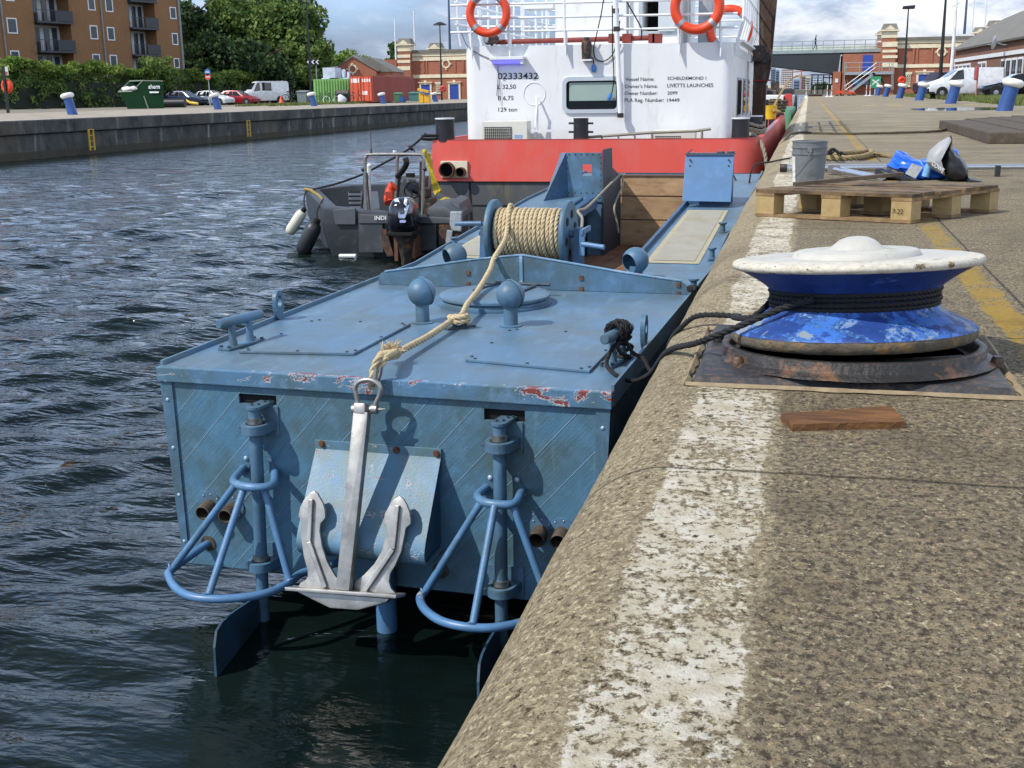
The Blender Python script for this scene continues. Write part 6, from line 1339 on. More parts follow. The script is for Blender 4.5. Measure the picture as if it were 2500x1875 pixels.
# stainless arch
arch = []
for (dx, dy_) in ((0, 0), (1, .55)):
    Ya = 16.75+dy_; off_ = 0
    pa_ = [(850, 1000), (838, 760), (836, 450), (850, 405), (890, 383), (1350, 383), (1385, 400), (1400, 450), (1392, 760), (1388, 1000)] if not dx else [(1130, 900), (1142, 600), (1150, 410), (1200, 388), (1400, 375), (1455, 400), (1470, 450), (1462, 620), (1452, 900)]
    arch.append(spline([DY(x, y, Ya) for x, y in pa_], 6))
ar = None
for p_ in arch:
    g = MB(); g.tube(p_, .026, 10); o_ = g.build('arch_tube', M_STEEL, ar or db_, smooth=True); ar = ar or o_
g = MB(); g.tube([DY(850, 560, 16.75), DY(880, 960, 16.9)], .018, 8); g.tube([DY(838, 480, 16.75), DY(800, 940, 17.2)], .018, 8); g.tube([DY(1372, 450, 16.8), DY(1360, 900, 17.2)], .018, 8); g.build_each('arch_brace', M_STEEL, ar, smooth=True)
g = MB(); g.tube([DY(872, 500, 16.9), DY(868, 820, 16.9)], .035, 10); g.sphere(DY(875, 495, 16.9), .04, 12); g.build_each('light_pole', M_PTOP, ar, smooth=True)
g = MB(); g.tube([DY(895, 380, 16.75), DY(893, 320, 16.75), DY(887, 150, 16.75)], [.022, .008, .003], 8); g.build('aerial', M_IRON, ar, smooth=True)
g = MB(); g.cyl(DY(1120, 372, 16.9), DY(1120, 345, 16.9), .028, 12); g.build('beacon', M_PTOP, ar, smooth=True)
g = MB(); 
for q in ((818, 530), (1410, 525)): g.sphere(DY(q[0], q[1], 16.75), .035, 12)
g.build_each('rope_knob', M_IRON, ar, smooth=True)
g = MB(); g.tube(spline([DY(1222, 420, 17.0), DY(1235, 470, 17.0), DY(1195, 540, 17.1), DY(1140, 600, 17.2)], 5), [.045]*15+[.03], 10); g.build('folded_cover', M_KBAG, ar, smooth=True)
# orange float
g = MB(); g.tube(spline([DY(1110, 680, 17.1), DY(1075, 720, 17.1), DY(1062, 800, 17.05), DY(1070, 850, 17.0)], 5), .075, 14); fo = g.build('orange_float', M_ORG, smooth=True); tag(fo, 'orange float with a grey band hung on the dinghy console', 'float')
# outboard engine
ob_ = thing('outboard_engine', 'black outboard engine with silver trim on the stern of the grey workboat', 'outboard engine', tq(1180, 1370, .3))
Yo = 15.95; cc_ = DY(1180, 960, Yo); k0 = WD.Vp(E, 1180, 800, Yo)[2]; k1 = WD.Vp(E, 1180, 1135, Yo)[2]; hw_ = (DY(1315, 960, Yo)[0]-DY(1045, 960, Yo)[0])/2; hh_ = k0-k1
g = MB(); prf = [(0.0, .62, .55), (.04, .84, .75), (.22, 1.0, .95), (.5, .97, 1.0), (.75, .84, .95), (.9, .66, .80), (.98, .42, .55), (1.0, .12, .2)]; vs = []; m_ = 20
for t, a, b in prf:
    for k in range(m_): th = 2*PI*k/m_; vs.append((cc_[0]+hw_*a*math.copysign(abs(math.cos(th))**.75, math.cos(th)), Yo+.12+.30*b*math.copysign(abs(math.sin(th))**.75, math.sin(th)), k1+hh_*t))
g.add(vs, [(i*m_+k, i*m_+(k+1) % m_, (i+1)*m_+(k+1) % m_, (i+1)*m_+k) for i in range(len(prf)-1) for k in range(m_)]+[tuple(range(m_)), tuple(range((len(prf)-1)*m_, len(prf)*m_))]); cw_ = g.build('cowl', M_COWL, ob_, smooth=True, ang=60)
g = MB()
def cowlpt(x, y, o=.012): p = DY(x, y, Yo-.17); return (p[0], p[1]-o, p[2])
cy_ = lambda y: -.175+.10*max(0, (1000-y)/200)**1.6+.02*max(0, (y-1000)/140)
def cp_(x, y, o=.012): q = DY(x, y, Yo+cy_(y)); return (q[0], q[1]-o, q[2])
for q in (((1110, 815), (1150, 805), (1175, 855), (1155, 875)), ((1220, 805), (1245, 815), (1235, 885), (1210, 860)), ((1110, 815), (1155, 875), (1172, 960), (1160, 995)), ((1235, 885), (1268, 860), (1222, 995), (1212, 965)), ((1160, 960), (1225, 960), (1220, 998), (1165, 998))):
    g.prism([cp_(*a) for a in q], (0, .03, 0))
g.build_each('silver_trim', mat('trim_silver', '9aa2b4', .25, .7), cw_)
g = MB(); g.prism([cp_(x, y, .014) for x, y in ((1172, 1016), (1222, 1016), (1232, 1028), (1222, 1041), (1172, 1041))], (0, .02, 0)); g.build('badge', mat('badge_violet', 'a9b4e6', .4, var=.3, sc=60), cw_)
g = MB(); g.box(cc_[0]-hw_*.93, cc_[0]+hw_*.93, Yo-.12, Yo+.30, k1-.04, k1+.012); g.build('cowl_skirt', M_BLK, ob_, bevel=.012)
g = MB(); vs = []
for z, a, b in ((k1-.03, .8, .2), (k1-.20, .55, .17), (k1-.42, .38, .14), (-1.9, .3, .12)):
    for th in np.linspace(0, 2*PI, 13)[:-1]: vs.append((cc_[0]+.02+hw_*a*math.cos(th), Yo+.15+b*math.sin(th), z))
g.add(vs, [(i*12+k, i*12+(k+1) % 12, (i+1)*12+(k+1) % 12, (i+1)*12+k) for i in range(3) for k in range(12)]); g.build('leg', M_IRON, ob_, smooth=True)
g = MB(); g.box(cc_[0]-.16, cc_[0]-.10, Yo+.1, Yo+.5, -1.55, -1.05); g.box(cc_[0]+.10, cc_[0]+.16, Yo+.1, Yo+.5, -1.5, -1.05); g.build_each('clamp', M_RUST, ob_, bevel=.01)
# fenders
def fender(a, b, r, mt, label, hang):
    a, b = V3(a), V3(b); d = (b-a).normalized(); Ln = (b-a).length; t = thing('boat_fender', label, 'fender', tuple(b), 0, 'boat fenders hung from the grey workboat')
    g = MB(); g.lathe([(0, 0), (r*.4, .01), (r*.8, r*.35), (r, r), (r, Ln-r), (r*.8, Ln-r*.35), (r*.4, Ln-.01), (0, Ln)], a, d, 24); g.build('body', mt, t, smooth=True, ang=60)
    g = MB(); g.lathe([(0, -.06), (r*.4, -.05), (r*.5, .03)], a, d, 14); g.build('end_cap', M_BLK, t, smooth=True)
    g = MB(); g.tube(spline([a-d*.05]+hang, 5), .013, 6); g.build('lanyard', M_BROPE, t, smooth=True)
fender(DY(240, 925, 17.6), DY(95, 1150, 17.6), .088, mat('fender_white', 'c9c7b6', .5, var=.08), 'off-white cylindrical fender hanging over the water beside the grey workboat', [DY(245, 830, 17.8), DY(262, 730, 18.2)])
fender(DY(365, 1035, 16.9), DY(215, 1345, 16.9), .125, mat('fender_black', '26282c', .45, var=.15), 'fat black fender at the left corner of the grey workboat', [DY(372, 930, 17.0), DY(430, 815, 17.4)])
g = MB(); pth_ = [DY(255, 722, 19.3), DY(330, 720, 19.1), DY(560, 665, 19.1), DY(720, 610, 19.3), DY(840, 560, 19.4), DY(1040, 455, 19.6), DY(1230, 350, 19.8), DY(1390, 215, 20.0), DY(1420, 180, 20.05)]
g.rope(spline(pth_, 6), .022, n=5, step=.04); g.tube(spline([DY(1270, 322, 19.8), DY(1300, 330, 19.8), DY(1312, 365, 19.8)], 4), .012, 5); g.torus(DY(1275, 322, 19.85), .035, .022, (1, 0, .6), 14, 8)
bb_ = DY(1485, 215, 20.2)
for k in range(2): g.torus((bb_[0], 20.2, bb_[2]+.02-.06*k), .185, .018, (0, .1, 1), 30, 6)
tag(g.build('bow_line', M_BROPE, smooth=True, ang=180), 'black rope from the left corner bollard of the red stern to the grey workboat', 'rope')
M_YROPE = mat('yellow_rope', 'b9a01e', .8, var=.35, sc=30, dirt='6f6a22', dsc=14)
g = MB()
for k in range(9): g.tube(spline([DY(1412+k*5, 375, 17.1+.02*k), DY(1450+k*5, 500+8*k, 17.05), DY(1480+k*7, 620+8*k, 17.05), DY(1500+k*8, 730+5*math.sin(k*2), 17.05), DY(1520+k*4, 775-6*k, 17.0)], 4), .017, 5)
g.torus(DY(1408, 375, 17.0), .04, .03, (1, 0, 0), 14, 8); tag(g.build('yellow_rope', M_YROPE, smooth=True), 'yellow rope hank hanging from the steel arch of the grey workboat', 'rope')
g = MB(); g.tube(spline([DY(250, 722, 19.3), DY(300, 725, 19.0), DY(350, 755, 18.6), DY(400, 790, 18.1), DY(440, 850, 17.6), DY(530, 880, 17.4)], 5), .026, 8); g.tube(spline([DY(260, 712, 19.3), DY(290, 722, 19.2), DY(330, 735, 18.9), DY(420, 860, 17.7)], 5), .02, 6)
o = g.build('mooring_strop', mat('strop_yellow', '8c7a3a', .85, var=.35, sc=20), smooth=True); tag(o, 'dirty yellow rope lashed along the left bow gunwale of the grey workboat', 'rope')
g = MB(); g.tube(spline([DY(1560, 850, 17.2), DY(1610, 825, 17.3), DY(1660, 840, 17.3), DY(1700, 838, 17.2)], 5), .05, 8); tag(g.build('yellow_cloth', M_YROPE, smooth=True), 'yellow rag lying on the right gunwale of the grey workboat', 'cloth')
# ================================================================ FAR THINGS
M_BRK = Mat('orange_brick'); _b = M_BRK
def brick_mat(name, a, b, mort, sc=1.0):
    m = Mat(name); sp = m.new('ShaderNodeSeparateXYZ'); m.l.new(m.g.outputs['Position'], sp.inputs[0]); cb = m.new('ShaderNodeCombineXYZ')
    m.l.new(m.math('ADD', sp.outputs[0], sp.outputs[1]), cb.inputs[0]); m.l.new(sp.outputs[2], cb.inputs[1])
    t = m.new('ShaderNodeTexBrick', i_Scale=4.0*sc); t.inputs['Color1'].default_value = lin(a); t.inputs['Color2'].default_value = lin(b); t.inputs['Mortar'].default_value = lin(mort); t.inputs['Mortar Size'].default_value = .012
    m.l.new(cb.outputs[0], t.inputs[0]); k = m.mix(m.math('MULTIPLY', m.ramp(m.noise(.6, 6, .6), .4, .65), .4), t.outputs[0], lin(b)); k = m.mix(m.math('MULTIPLY', m.ramp(m.noise(.25, 5, .7, m.pos((1, 1, .3))), .55, .7), .3), k, lin('4b3a30'))
    m.col(k).set(Roughness=.9); return m.m
bpy.data.materials.remove(M_BRK.m)
M_BRKA = brick_mat('flat_brick', '8e6640', '7d5937', '7d6a55'); M_BRKR = brick_mat('red_brick', 'a4654a', '8d523d', '957b6a'); M_BRKD = brick_mat('dark_brick', '7c5540', '684433', '80705f')
M_CREAM = mat('cream_stone', 'd8cdb0', .8, var=.12, sc=1.5, dirt='a89c80', dsc=1.2, dth=(.55, .75)); M_BDOOR = mat('blue_door', '26439a', .5, var=.1); M_WIN = mat('window_glass', '39424a', .08, var=.3, sc=.8); M_WFR = mat('window_frame', 'd9dbdb', .5, var=.03)
M_SLATE = mat('slate_roof', '6d6a62', .8, var=.25, sc=1.0); M_DKMET = mat('dark_metal', '23272b', .5, .3); M_ZINC = mat('zinc', '9aa2a6', .5, .5, var=.1)
M_BPAINT = mat('bollard_blue', '264985', .5, var=.15, sc=5, dirt='20376d', dsc=6, dth=(.55, .7)); M_BWHITE = mat('bollard_white', 'dcdbd4', .6, var=.06, sc=6, dirt='b3aea0', dsc=8, dth=(.6, .8))
# inclined bollards
bp_ = thing('dock_bollard', 'x', 'bollard', (0, 0, 0), 0, 'blue inclined bollards with white caps', world=False)
ax_ = Vector((.22, 0, 1)).normalized()
g = MB(); g.lathe([(0, -.1), (.27, -.1), (.255, .05), (.235, .5), (.24, .82), (.0, .83)], (0, 0, 0), ax_, 28); g.build('post', M_BPAINT, bp_, smooth=True, ang=40)
g = MB(); g.lathe([(0, .80), (.25, .80), (.335, .86), (.355, .93), (.335, 1.01), (.25, 1.06), (0, 1.08)], (0, 0, 0), ax_, 30); g.build('cap', M_BWHITE, bp_, smooth=True, ang=60)
RB = [(1970, 1362, 'blue bollard nearest on the right, beside the dark car and the puddle'), (1310, 1272, 'blue bollard in front of the white van bonnet, second from the right'), (925, 1232, 'blue bollard by the front wheel of the white van'), (680, 1207, 'blue bollard before the lamp post with the red ring'), (510, 1187, 'blue bollard just right of the green sign, before the brick pump house'), (410, 1172, 'furthest blue bollard, directly under the green sign')]
for i, (x, y, lb) in enumerate(RB):
    p = WD.W(T3, x, y, 0); sc = 77*.0+1.0
    place(bp_, i == 0, (p[0], p[1], 0), 0, lb, 1.02 if i else .98)
LB = [(A, 610, 955, 'leftmost blue bollard on the far quay, between the lifebuoy stand and the skip'), (A, 1840, 922, 'blue bollard on the far quay in front of the white hatchback'), (B, 578, 893, 'blue bollard before the grey cabinet and the green container'), (B, 1165, 880, 'blue bollard before the corner of the red container'), (B, 1605, 865, 'blue bollard on the far quay nearest the left pump house')]
for fr, x, y, lb in LB:
    q = ray(fr, x, y); t = (0.02-.8)/q[2]; p = CAM+q*t
    t2 = -38.2/q[0]; p = CAM+q*t2
    place(bp_, False, (p[0], p[1], p[2]), PI, lb, 1.0)
# ---- blocks of flats across the dock
def dW(fr, x, y, dep): return CAM+ray(fr, x, y)*dep
P0_, P1_ = (CAM+ray(P0, -50, 165)*106)[:2], (CAM+ray(P0, 448, 165)*129)[:2]; d_ = P1_-P0_
FA = Frame((P0_[0], P0_[1], 0), math.atan2(d_[1], d_[0])); FAv = lambda x, y, v=0.0, fr=A: FA.Vp(fr, x, y, v)
ap_ = thing('apartment_block', 'brown brick block of flats with white windows and recessed balconies behind the hedge', 'building', tuple(FA.o), FA.ang, world=False)
uL, uR = FAv(-160, 300)[0], FAv(1525, 300)[0]; b1 = (FAv(300, 300)[0], FAv(605, 300)[0]); b2 = (FAv(1100, 300)[0], FAv(1322, 300)[0]); TOP = 15.0
g = MB()
for a, b in ((uL, b1[0]), (b1[1], b2[0]), (b2[1], uR)): g.box(a, b, 0, 1.7, -1, TOP)
g.box(uL, uR, 1.7, 13, -1, TOP); g.build('wall', M_BRKA, ap_)
M_BALW = mat('balcony_white', 'b9bcbc', .7, var=.08); M_GRILLE = mat('balcony_dark', '2a3036', .5)
flo = lambda k: FAv(1200, 235)[2]+(k*2.62)
for bi, (ba, bb) in enumerate((b1, b2)):
    for k in range(-2, 4):
        zf = (FAv(450, 430)[2] if bi == 0 else FAv(1200, 462)[2])+k*2.72
        if zf < -1 or zf > 13: continue
        g = MB(); g.box(ba, bb, 1.60, 1.69, zf+.02, zf+2.45); r_ = g.build('balcony_back', M_BALW, ap_)
        g = MB(); w = bb-ba
        for t in (.06, .30, .56, .78): g.box(ba+w*t, ba+w*(t+.13), 1.52, 1.59, zf+.05, zf+2.25)
        g.build_each('balcony_door', M_WIN, r_)
        g = MB(); g.box(ba-.0, bb, -.45, 1.6, zf-.18, zf+.0); bl = g.build('balcony', M_GRILLE, ap_)
        g = MB()
        g.box(ba, bb, -.44, -.40, zf+.98, zf+1.04); g.box(ba+.5*w+.05, bb, -.43, -.41, zf+.05, zf+.98)
        for q in range(16): g.box(ba+w*q/16, ba+w*q/16+.03, -.43, -.41, zf, zf+1)
        g.build('railing', M_GRILLE, bl)
for (x0, y0, x1, y1) in ((50, 148, 150, 285), (82, 425, 172, 552), (35, -120, 120, 12), (732, -40, 805, 90), (752, 212, 828, 333), (775, 455, 850, 572), (880, -30, 955, 103), (898, 227, 970, 343), (922, 462, 992, 565), (1428, 57, 1488, 162), (1447, 278, 1503, 380), (1463, 490, 1515, 575)):
    a, b = FAv(x0, y0), FAv(x1, y1); g = MB()
    fw = .10; g.box(a[0], b[0], -.05, 0, b[2], b[2]+fw); g.box(a[0], b[0], -.05, 0, a[2]-fw, a[2]); g.box(a[0], a[0]+fw, -.05, 0, b[2]+fw, a[2]-fw); g.box(b[0]-fw, b[0], -.05, 0, b[2]+fw, a[2]-fw); w = g.build('window', M_WFR, ap_)
    g = MB(); g.box(a[0]+fw, b[0]-fw, -.02, -.003, b[2]+fw, a[2]-fw); g.build('pane', M_WIN, w)
g = MB()
for x in (30, 868, 1530):
    u = FAv(x, 300)[0]; g.box(u-.07 if x < 1500 else u-.30, u+.07 if x < 1500 else u+.0, -.14, -.02, -1, 14)
g.build_each('downpipe', mat('downpipe_grey', '7d7f80', .6), ap_)
# ---- foliage
def leaf_mat(name, dk, md, lt):
    m = Mat(name); r = m.new('ShaderNodeNewGeometry').outputs['Random Per Island']; k = m.mix(r, lin(dk), lin(md)); k = m.mix(m.ramp(m.noise(.55, 3), .45, .65), k, m.mix(r, lin(md), lin(lt)))
    m.col(k).set(Roughness=.7); m.b.inputs['Specular IOR Level'].default_value = .25
    tl = m.new('ShaderNodeBsdfTranslucent'); m.l.new(k, tl.inputs[0]); ms = m.new('ShaderNodeMixShader'); ms.inputs[0].default_value = .25; m.l.new(m.b.outputs[0], ms.inputs[1]); m.l.new(tl.outputs[0], ms.inputs[2]); m.l.new(ms.outputs[0], m.n['Material Output'].inputs[0]); return m.m
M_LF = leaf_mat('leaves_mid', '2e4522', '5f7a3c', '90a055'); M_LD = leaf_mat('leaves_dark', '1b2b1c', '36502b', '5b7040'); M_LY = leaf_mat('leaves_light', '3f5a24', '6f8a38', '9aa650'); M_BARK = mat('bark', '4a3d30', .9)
def leaves(blobs, n, size, flat=0.0):
    """many leaf-sized faces through clumps; blobs: (centre, radii, share)"""
    tot = sum(b[2] for b in blobs); V = []; 
    for c, r, sh in blobs:
        k = int(n*sh/tot); d = RNG.normal(size=(k, 3)); d /= np.linalg.norm(d, axis=1)[:, None]; rad = RNG.random((k, 1))**.28
        p = np.array(c)+d*np.array(r)*rad
        nn = np.array([_nz.noise(Vector(q*.9/max(.6, size*2.2))) for q in p]); p = p[nn > -.16]; k = len(p)
        a = RNG.normal(size=(k, 3)); a /= np.linalg.norm(a, axis=1)[:, None]; b_ = np.cross(a, RNG.normal(size=(k, 3))); b_ /= np.linalg.norm(b_, axis=1)[:, None]
        s_ = size*(.55+RNG.random((k, 1))*.9); V.append(np.stack([p-a*s_, p-b_*s_*.55, p+a*s_, p+b_*s_*.55], 1))
    V = np.concatenate(V).reshape(-1, 3); m = MB(); m.v = [tuple(q) for q in V.tolist()]; m.f = [(4*i, 4*i+1, 4*i+2, 4*i+3) for i in range(len(V)//4)]; return m
def blob_cluster(c, r, n, br):
    out = []
    for _ in range(n):
        d = RNG.normal(size=3); d /= np.linalg.norm(d); q = np.array(c)+d*np.array(r)*RNG.random()**.35*.8; k = br*(.6+RNG.random()*.8); out.append((q, (k, k, k*.8), k**2))
    return out
def tree(name, label, base, h, rad, mt, n=9000, size=.3, nb=26, group='trees across the dock', crown0=.25, br=None):
    t = thing(name, label, 'tree', tuple(base), 0, group); bs = np.array(base)
    g = MB(); g.tube([bs, bs+np.array([.1, 0, h*.3]), bs+np.array([0, .2, h*.75])], [rad*.09, rad*.07, rad*.02], 8)
    for k in range(7):
        a = k*.9+1; g.tube([bs+np.array([.05, .05, h*(.25+.06*k)]), bs+np.array([math.cos(a)*rad*.4, math.sin(a)*rad*.4, h*(.4+.06*k)]), bs+np.array([math.cos(a)*rad*.8, math.sin(a)*rad*.8, h*(.5+.06*k)])], [rad*.05, rad*.03, rad*.01], 6)
    g.build('trunk', M_BARK, t, smooth=True)
    cz = h*(crown0+(1-crown0)/2); b = blob_cluster(bs+np.array([0, 0, cz]), (rad, rad, h*(1-crown0)/2), nb, br or rad*.38); leaves(b, n, size).build('crown', mt, t, nrm=False); return t
def tz_(x, y, dep): p = dW(P0, x, y, dep); return (p[0], p[1], 0.0)
for i, (x, dep, h, rad, mt, lb, n) in enumerate(((470, 150, 15, 4.6, M_LD, 'dark tall tree directly right of the block of flats', 15000), (575, 152, 15.5, 5.2, M_LF, 'full green tree behind the parked dark blue car, left of the tallest crown', 17000), (700, 150, 15.5, 5.6, M_LF, 'largest broad green tree behind the white camper van', 18000), (650, 160, 15.5, 5.4, M_LD, 'dark tree in the middle of the tall group, behind the two broad crowns', 14000), (520, 142, 8.5, 3.6, M_LD, 'lower dark tree above the hedge beside the flats', 8000), (640, 138, 7.5, 4.0, M_LD, 'low dark bushy tree just behind the camper van roof', 8000), (745, 145, 9.5, 3.2, M_LF, 'green tree at the right edge of the tall group, by the chevron sign', 8000))):
    tree('broadleaf_tree', lb, tz_(x, 240, dep), h, rad, mt, n, .30, 30, crown0=.12)
for x, dep, h, rad, lb in ((770, 215, 11.2, 4.2, 'pale green tree behind the brick wall, right of the lamp post'), (835, 225, 9.6, 5.2, 'low wide pale tree behind the gable of the brick house'), (880, 230, 8.8, 4.6, 'small pale tree top behind the slate roof of the brick house'), (966, 215, 11.0, 1.9, 'narrow tree behind the striped tower of the left pump house')):
    tree('pale_tree', lb, tz_(x, 236, dep), h, rad, M_LY if x != 966 else M_LF, 5000, .34, 20, crown0=.3)
p = dW(A, 1340, 560, 116); t = thing('bush', 'green bush growing in front of the right-hand balconies', 'bush', (p[0], p[1], 0)); leaves(blob_cluster((p[0], p[1], 3.4), (2.0, 2.0, 1.8), 12, .9), 3500, .16).build('foliage', M_LF, t, nrm=False)
hd = thing('hedge', 'long overgrown hedge with yellow-green top in front of the block of flats', 'hedge', (-64, 105, 0)); H0, H1 = (CAM+ray(P0, -20, 240)*98)[:2], (CAM+ray(P0, 615, 240)*136)[:2]
bl, bt = [], []
for i in range(150):
    t = RNG.random(); q = H0+(H1-H0)*t; top = 4.15-.75*t+.25*math.sin(t*23)+(-1.2*(max(0, .07-t)/.07)); zz = RNG.random()*(top-.7)+.2
    bl.append(((q[0]+RNG.normal()*.4, q[1], zz), (.75, .95, .7), 1))
for i in range(90):
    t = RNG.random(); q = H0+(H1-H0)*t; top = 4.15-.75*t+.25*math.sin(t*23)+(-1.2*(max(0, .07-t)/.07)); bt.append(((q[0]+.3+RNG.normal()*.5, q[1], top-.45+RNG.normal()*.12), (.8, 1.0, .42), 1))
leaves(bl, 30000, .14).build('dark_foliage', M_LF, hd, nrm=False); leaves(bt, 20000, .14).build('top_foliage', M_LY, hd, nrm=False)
g = MB(); g.bar((H0[0], H0[1], 1.2), (H1[0], H1[1], 1.2), .6, 2.2); g.build('inner_twigs', mat('twigs', '1a2416', .9), hd)
# dark undergrowth masking the foot of the flats and trees
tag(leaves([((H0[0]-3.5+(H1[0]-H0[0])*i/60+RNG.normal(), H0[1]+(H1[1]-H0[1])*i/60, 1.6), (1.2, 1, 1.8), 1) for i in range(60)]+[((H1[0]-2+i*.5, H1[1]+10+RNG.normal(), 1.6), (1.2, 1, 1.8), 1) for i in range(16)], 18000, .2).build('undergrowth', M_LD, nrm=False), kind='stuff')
# ---- skip
sk0 = 90.0; sp_ = [dW(A, x, y, sk0) for x, y in ((1205, 680), (1375, 683), (1385, 925), (1190, 925), (1112, 770))]
wv = RT*(-1.55)+np.array([0, 1.0, 0]); wv[2] = 0; sk = thing('skip', 'dark green front-loading waste skip with an open sloping mouth full of rubbish', 'skip', tuple(sp_[2])); M_SKIP = mat('skip_green', '12301c', .85, var=.15, sc=1.5, dirt='0d2416', dsc=2, spec=.1)
bot = sp_[3][2]
a1 = [np.array(p) for p in sp_]
def ext(p, v): return tuple(np.array(p)+v)
g = MB(); g.prism(a1, Vector(wv*.03)); g.prism([p+wv*.97 for p in a1], Vector(wv*.03)); g.build_each('side', M_SKIP, sk)
g = MB(); g.add([a1[1], a1[2], ext(a1[2], wv), ext(a1[1], wv)], [(0, 1, 2, 3)]); g.add([a1[0], a1[1], ext(a1[1], wv), ext(a1[0], wv)], [(0, 1, 2, 3)]); g.add([a1[3], a1[4], ext(a1[4], wv*1.0), ext(a1[3], wv)], [(0, 1, 2, 3)])
for f_ in list(g.f): pass
g.build('shell', M_SKIP, sk)
g = MB(); inn = (a1[0]+a1[4])/2; g.add([a1[0]+np.array([0.05, 0, -.55]), a1[4]+np.array([.25, 0, -.12]), ext(a1[4], wv)+np.array([.25, 0, -.12]), ext(a1[0], wv)+np.array([.05, 0, -.55])], [(0, 1, 2, 3)]); g.build('dark_inside', mat('skip_inside', '241512', .9), sk)
g = MB(); g.bar(a1[4], ext(a1[4], wv), .1, .1); g.bar(a1[0], a1[4], .07, .07); g.bar(ext(a1[0], wv), ext(a1[4], wv), .07, .07); g.bar(a1[0], a1[1], .07, .07); g.bar(a1[0], ext(a1[0], wv), .08, .08); m_ = dW(A, 1215, 810, sk0-.05); g.bar(m_, dW(A, 1255, 925, sk0-.05), .08, .05); g.build('rim', mat('skip_rim', '7f8a78', .6), sk)
for k in range(9):
    q = a1[4]*.75+a1[0]*.25+wv*(.12+.085*k)+np.array([.15, 0, -.05+.1*RNG.random()]); g = MB(); g.sphere(tuple(q), .20+.1*RNG.random(), 10, sc=(1.2, 1, .7)); g.rough(.08, 3); g.build('rubbish_sack', mat('sack_white', 'cfc9cc', .5) if 'sack_white' not in bpy.data.materials else bpy.data.materials['sack_white'], sk)
text('lettering', 'ahern', M_PTOP, sk, dW(A, 1252, 748, sk0-.12), dW(A, 1348, 748, sk0-.12), dW(A, 1252, 712, sk0-.12), bold=.015, off=0); text('lettering', '0800 00000'[:4]+' '+'0000', M_PTOP, sk, dW(A, 1262, 785, sk0-.12), dW(A, 1338, 785, sk0-.12), dW(A, 1262, 772, sk0-.12), bold=.01, off=0) if False else None
g = MB(); g.prism([dW(A, x, y, sk0-.1) for x, y in ((1262, 772), (1338, 772), (1338, 785), (1262, 785))], (0, .05, 0)); g.build('small_print', M_PTOP, sk)
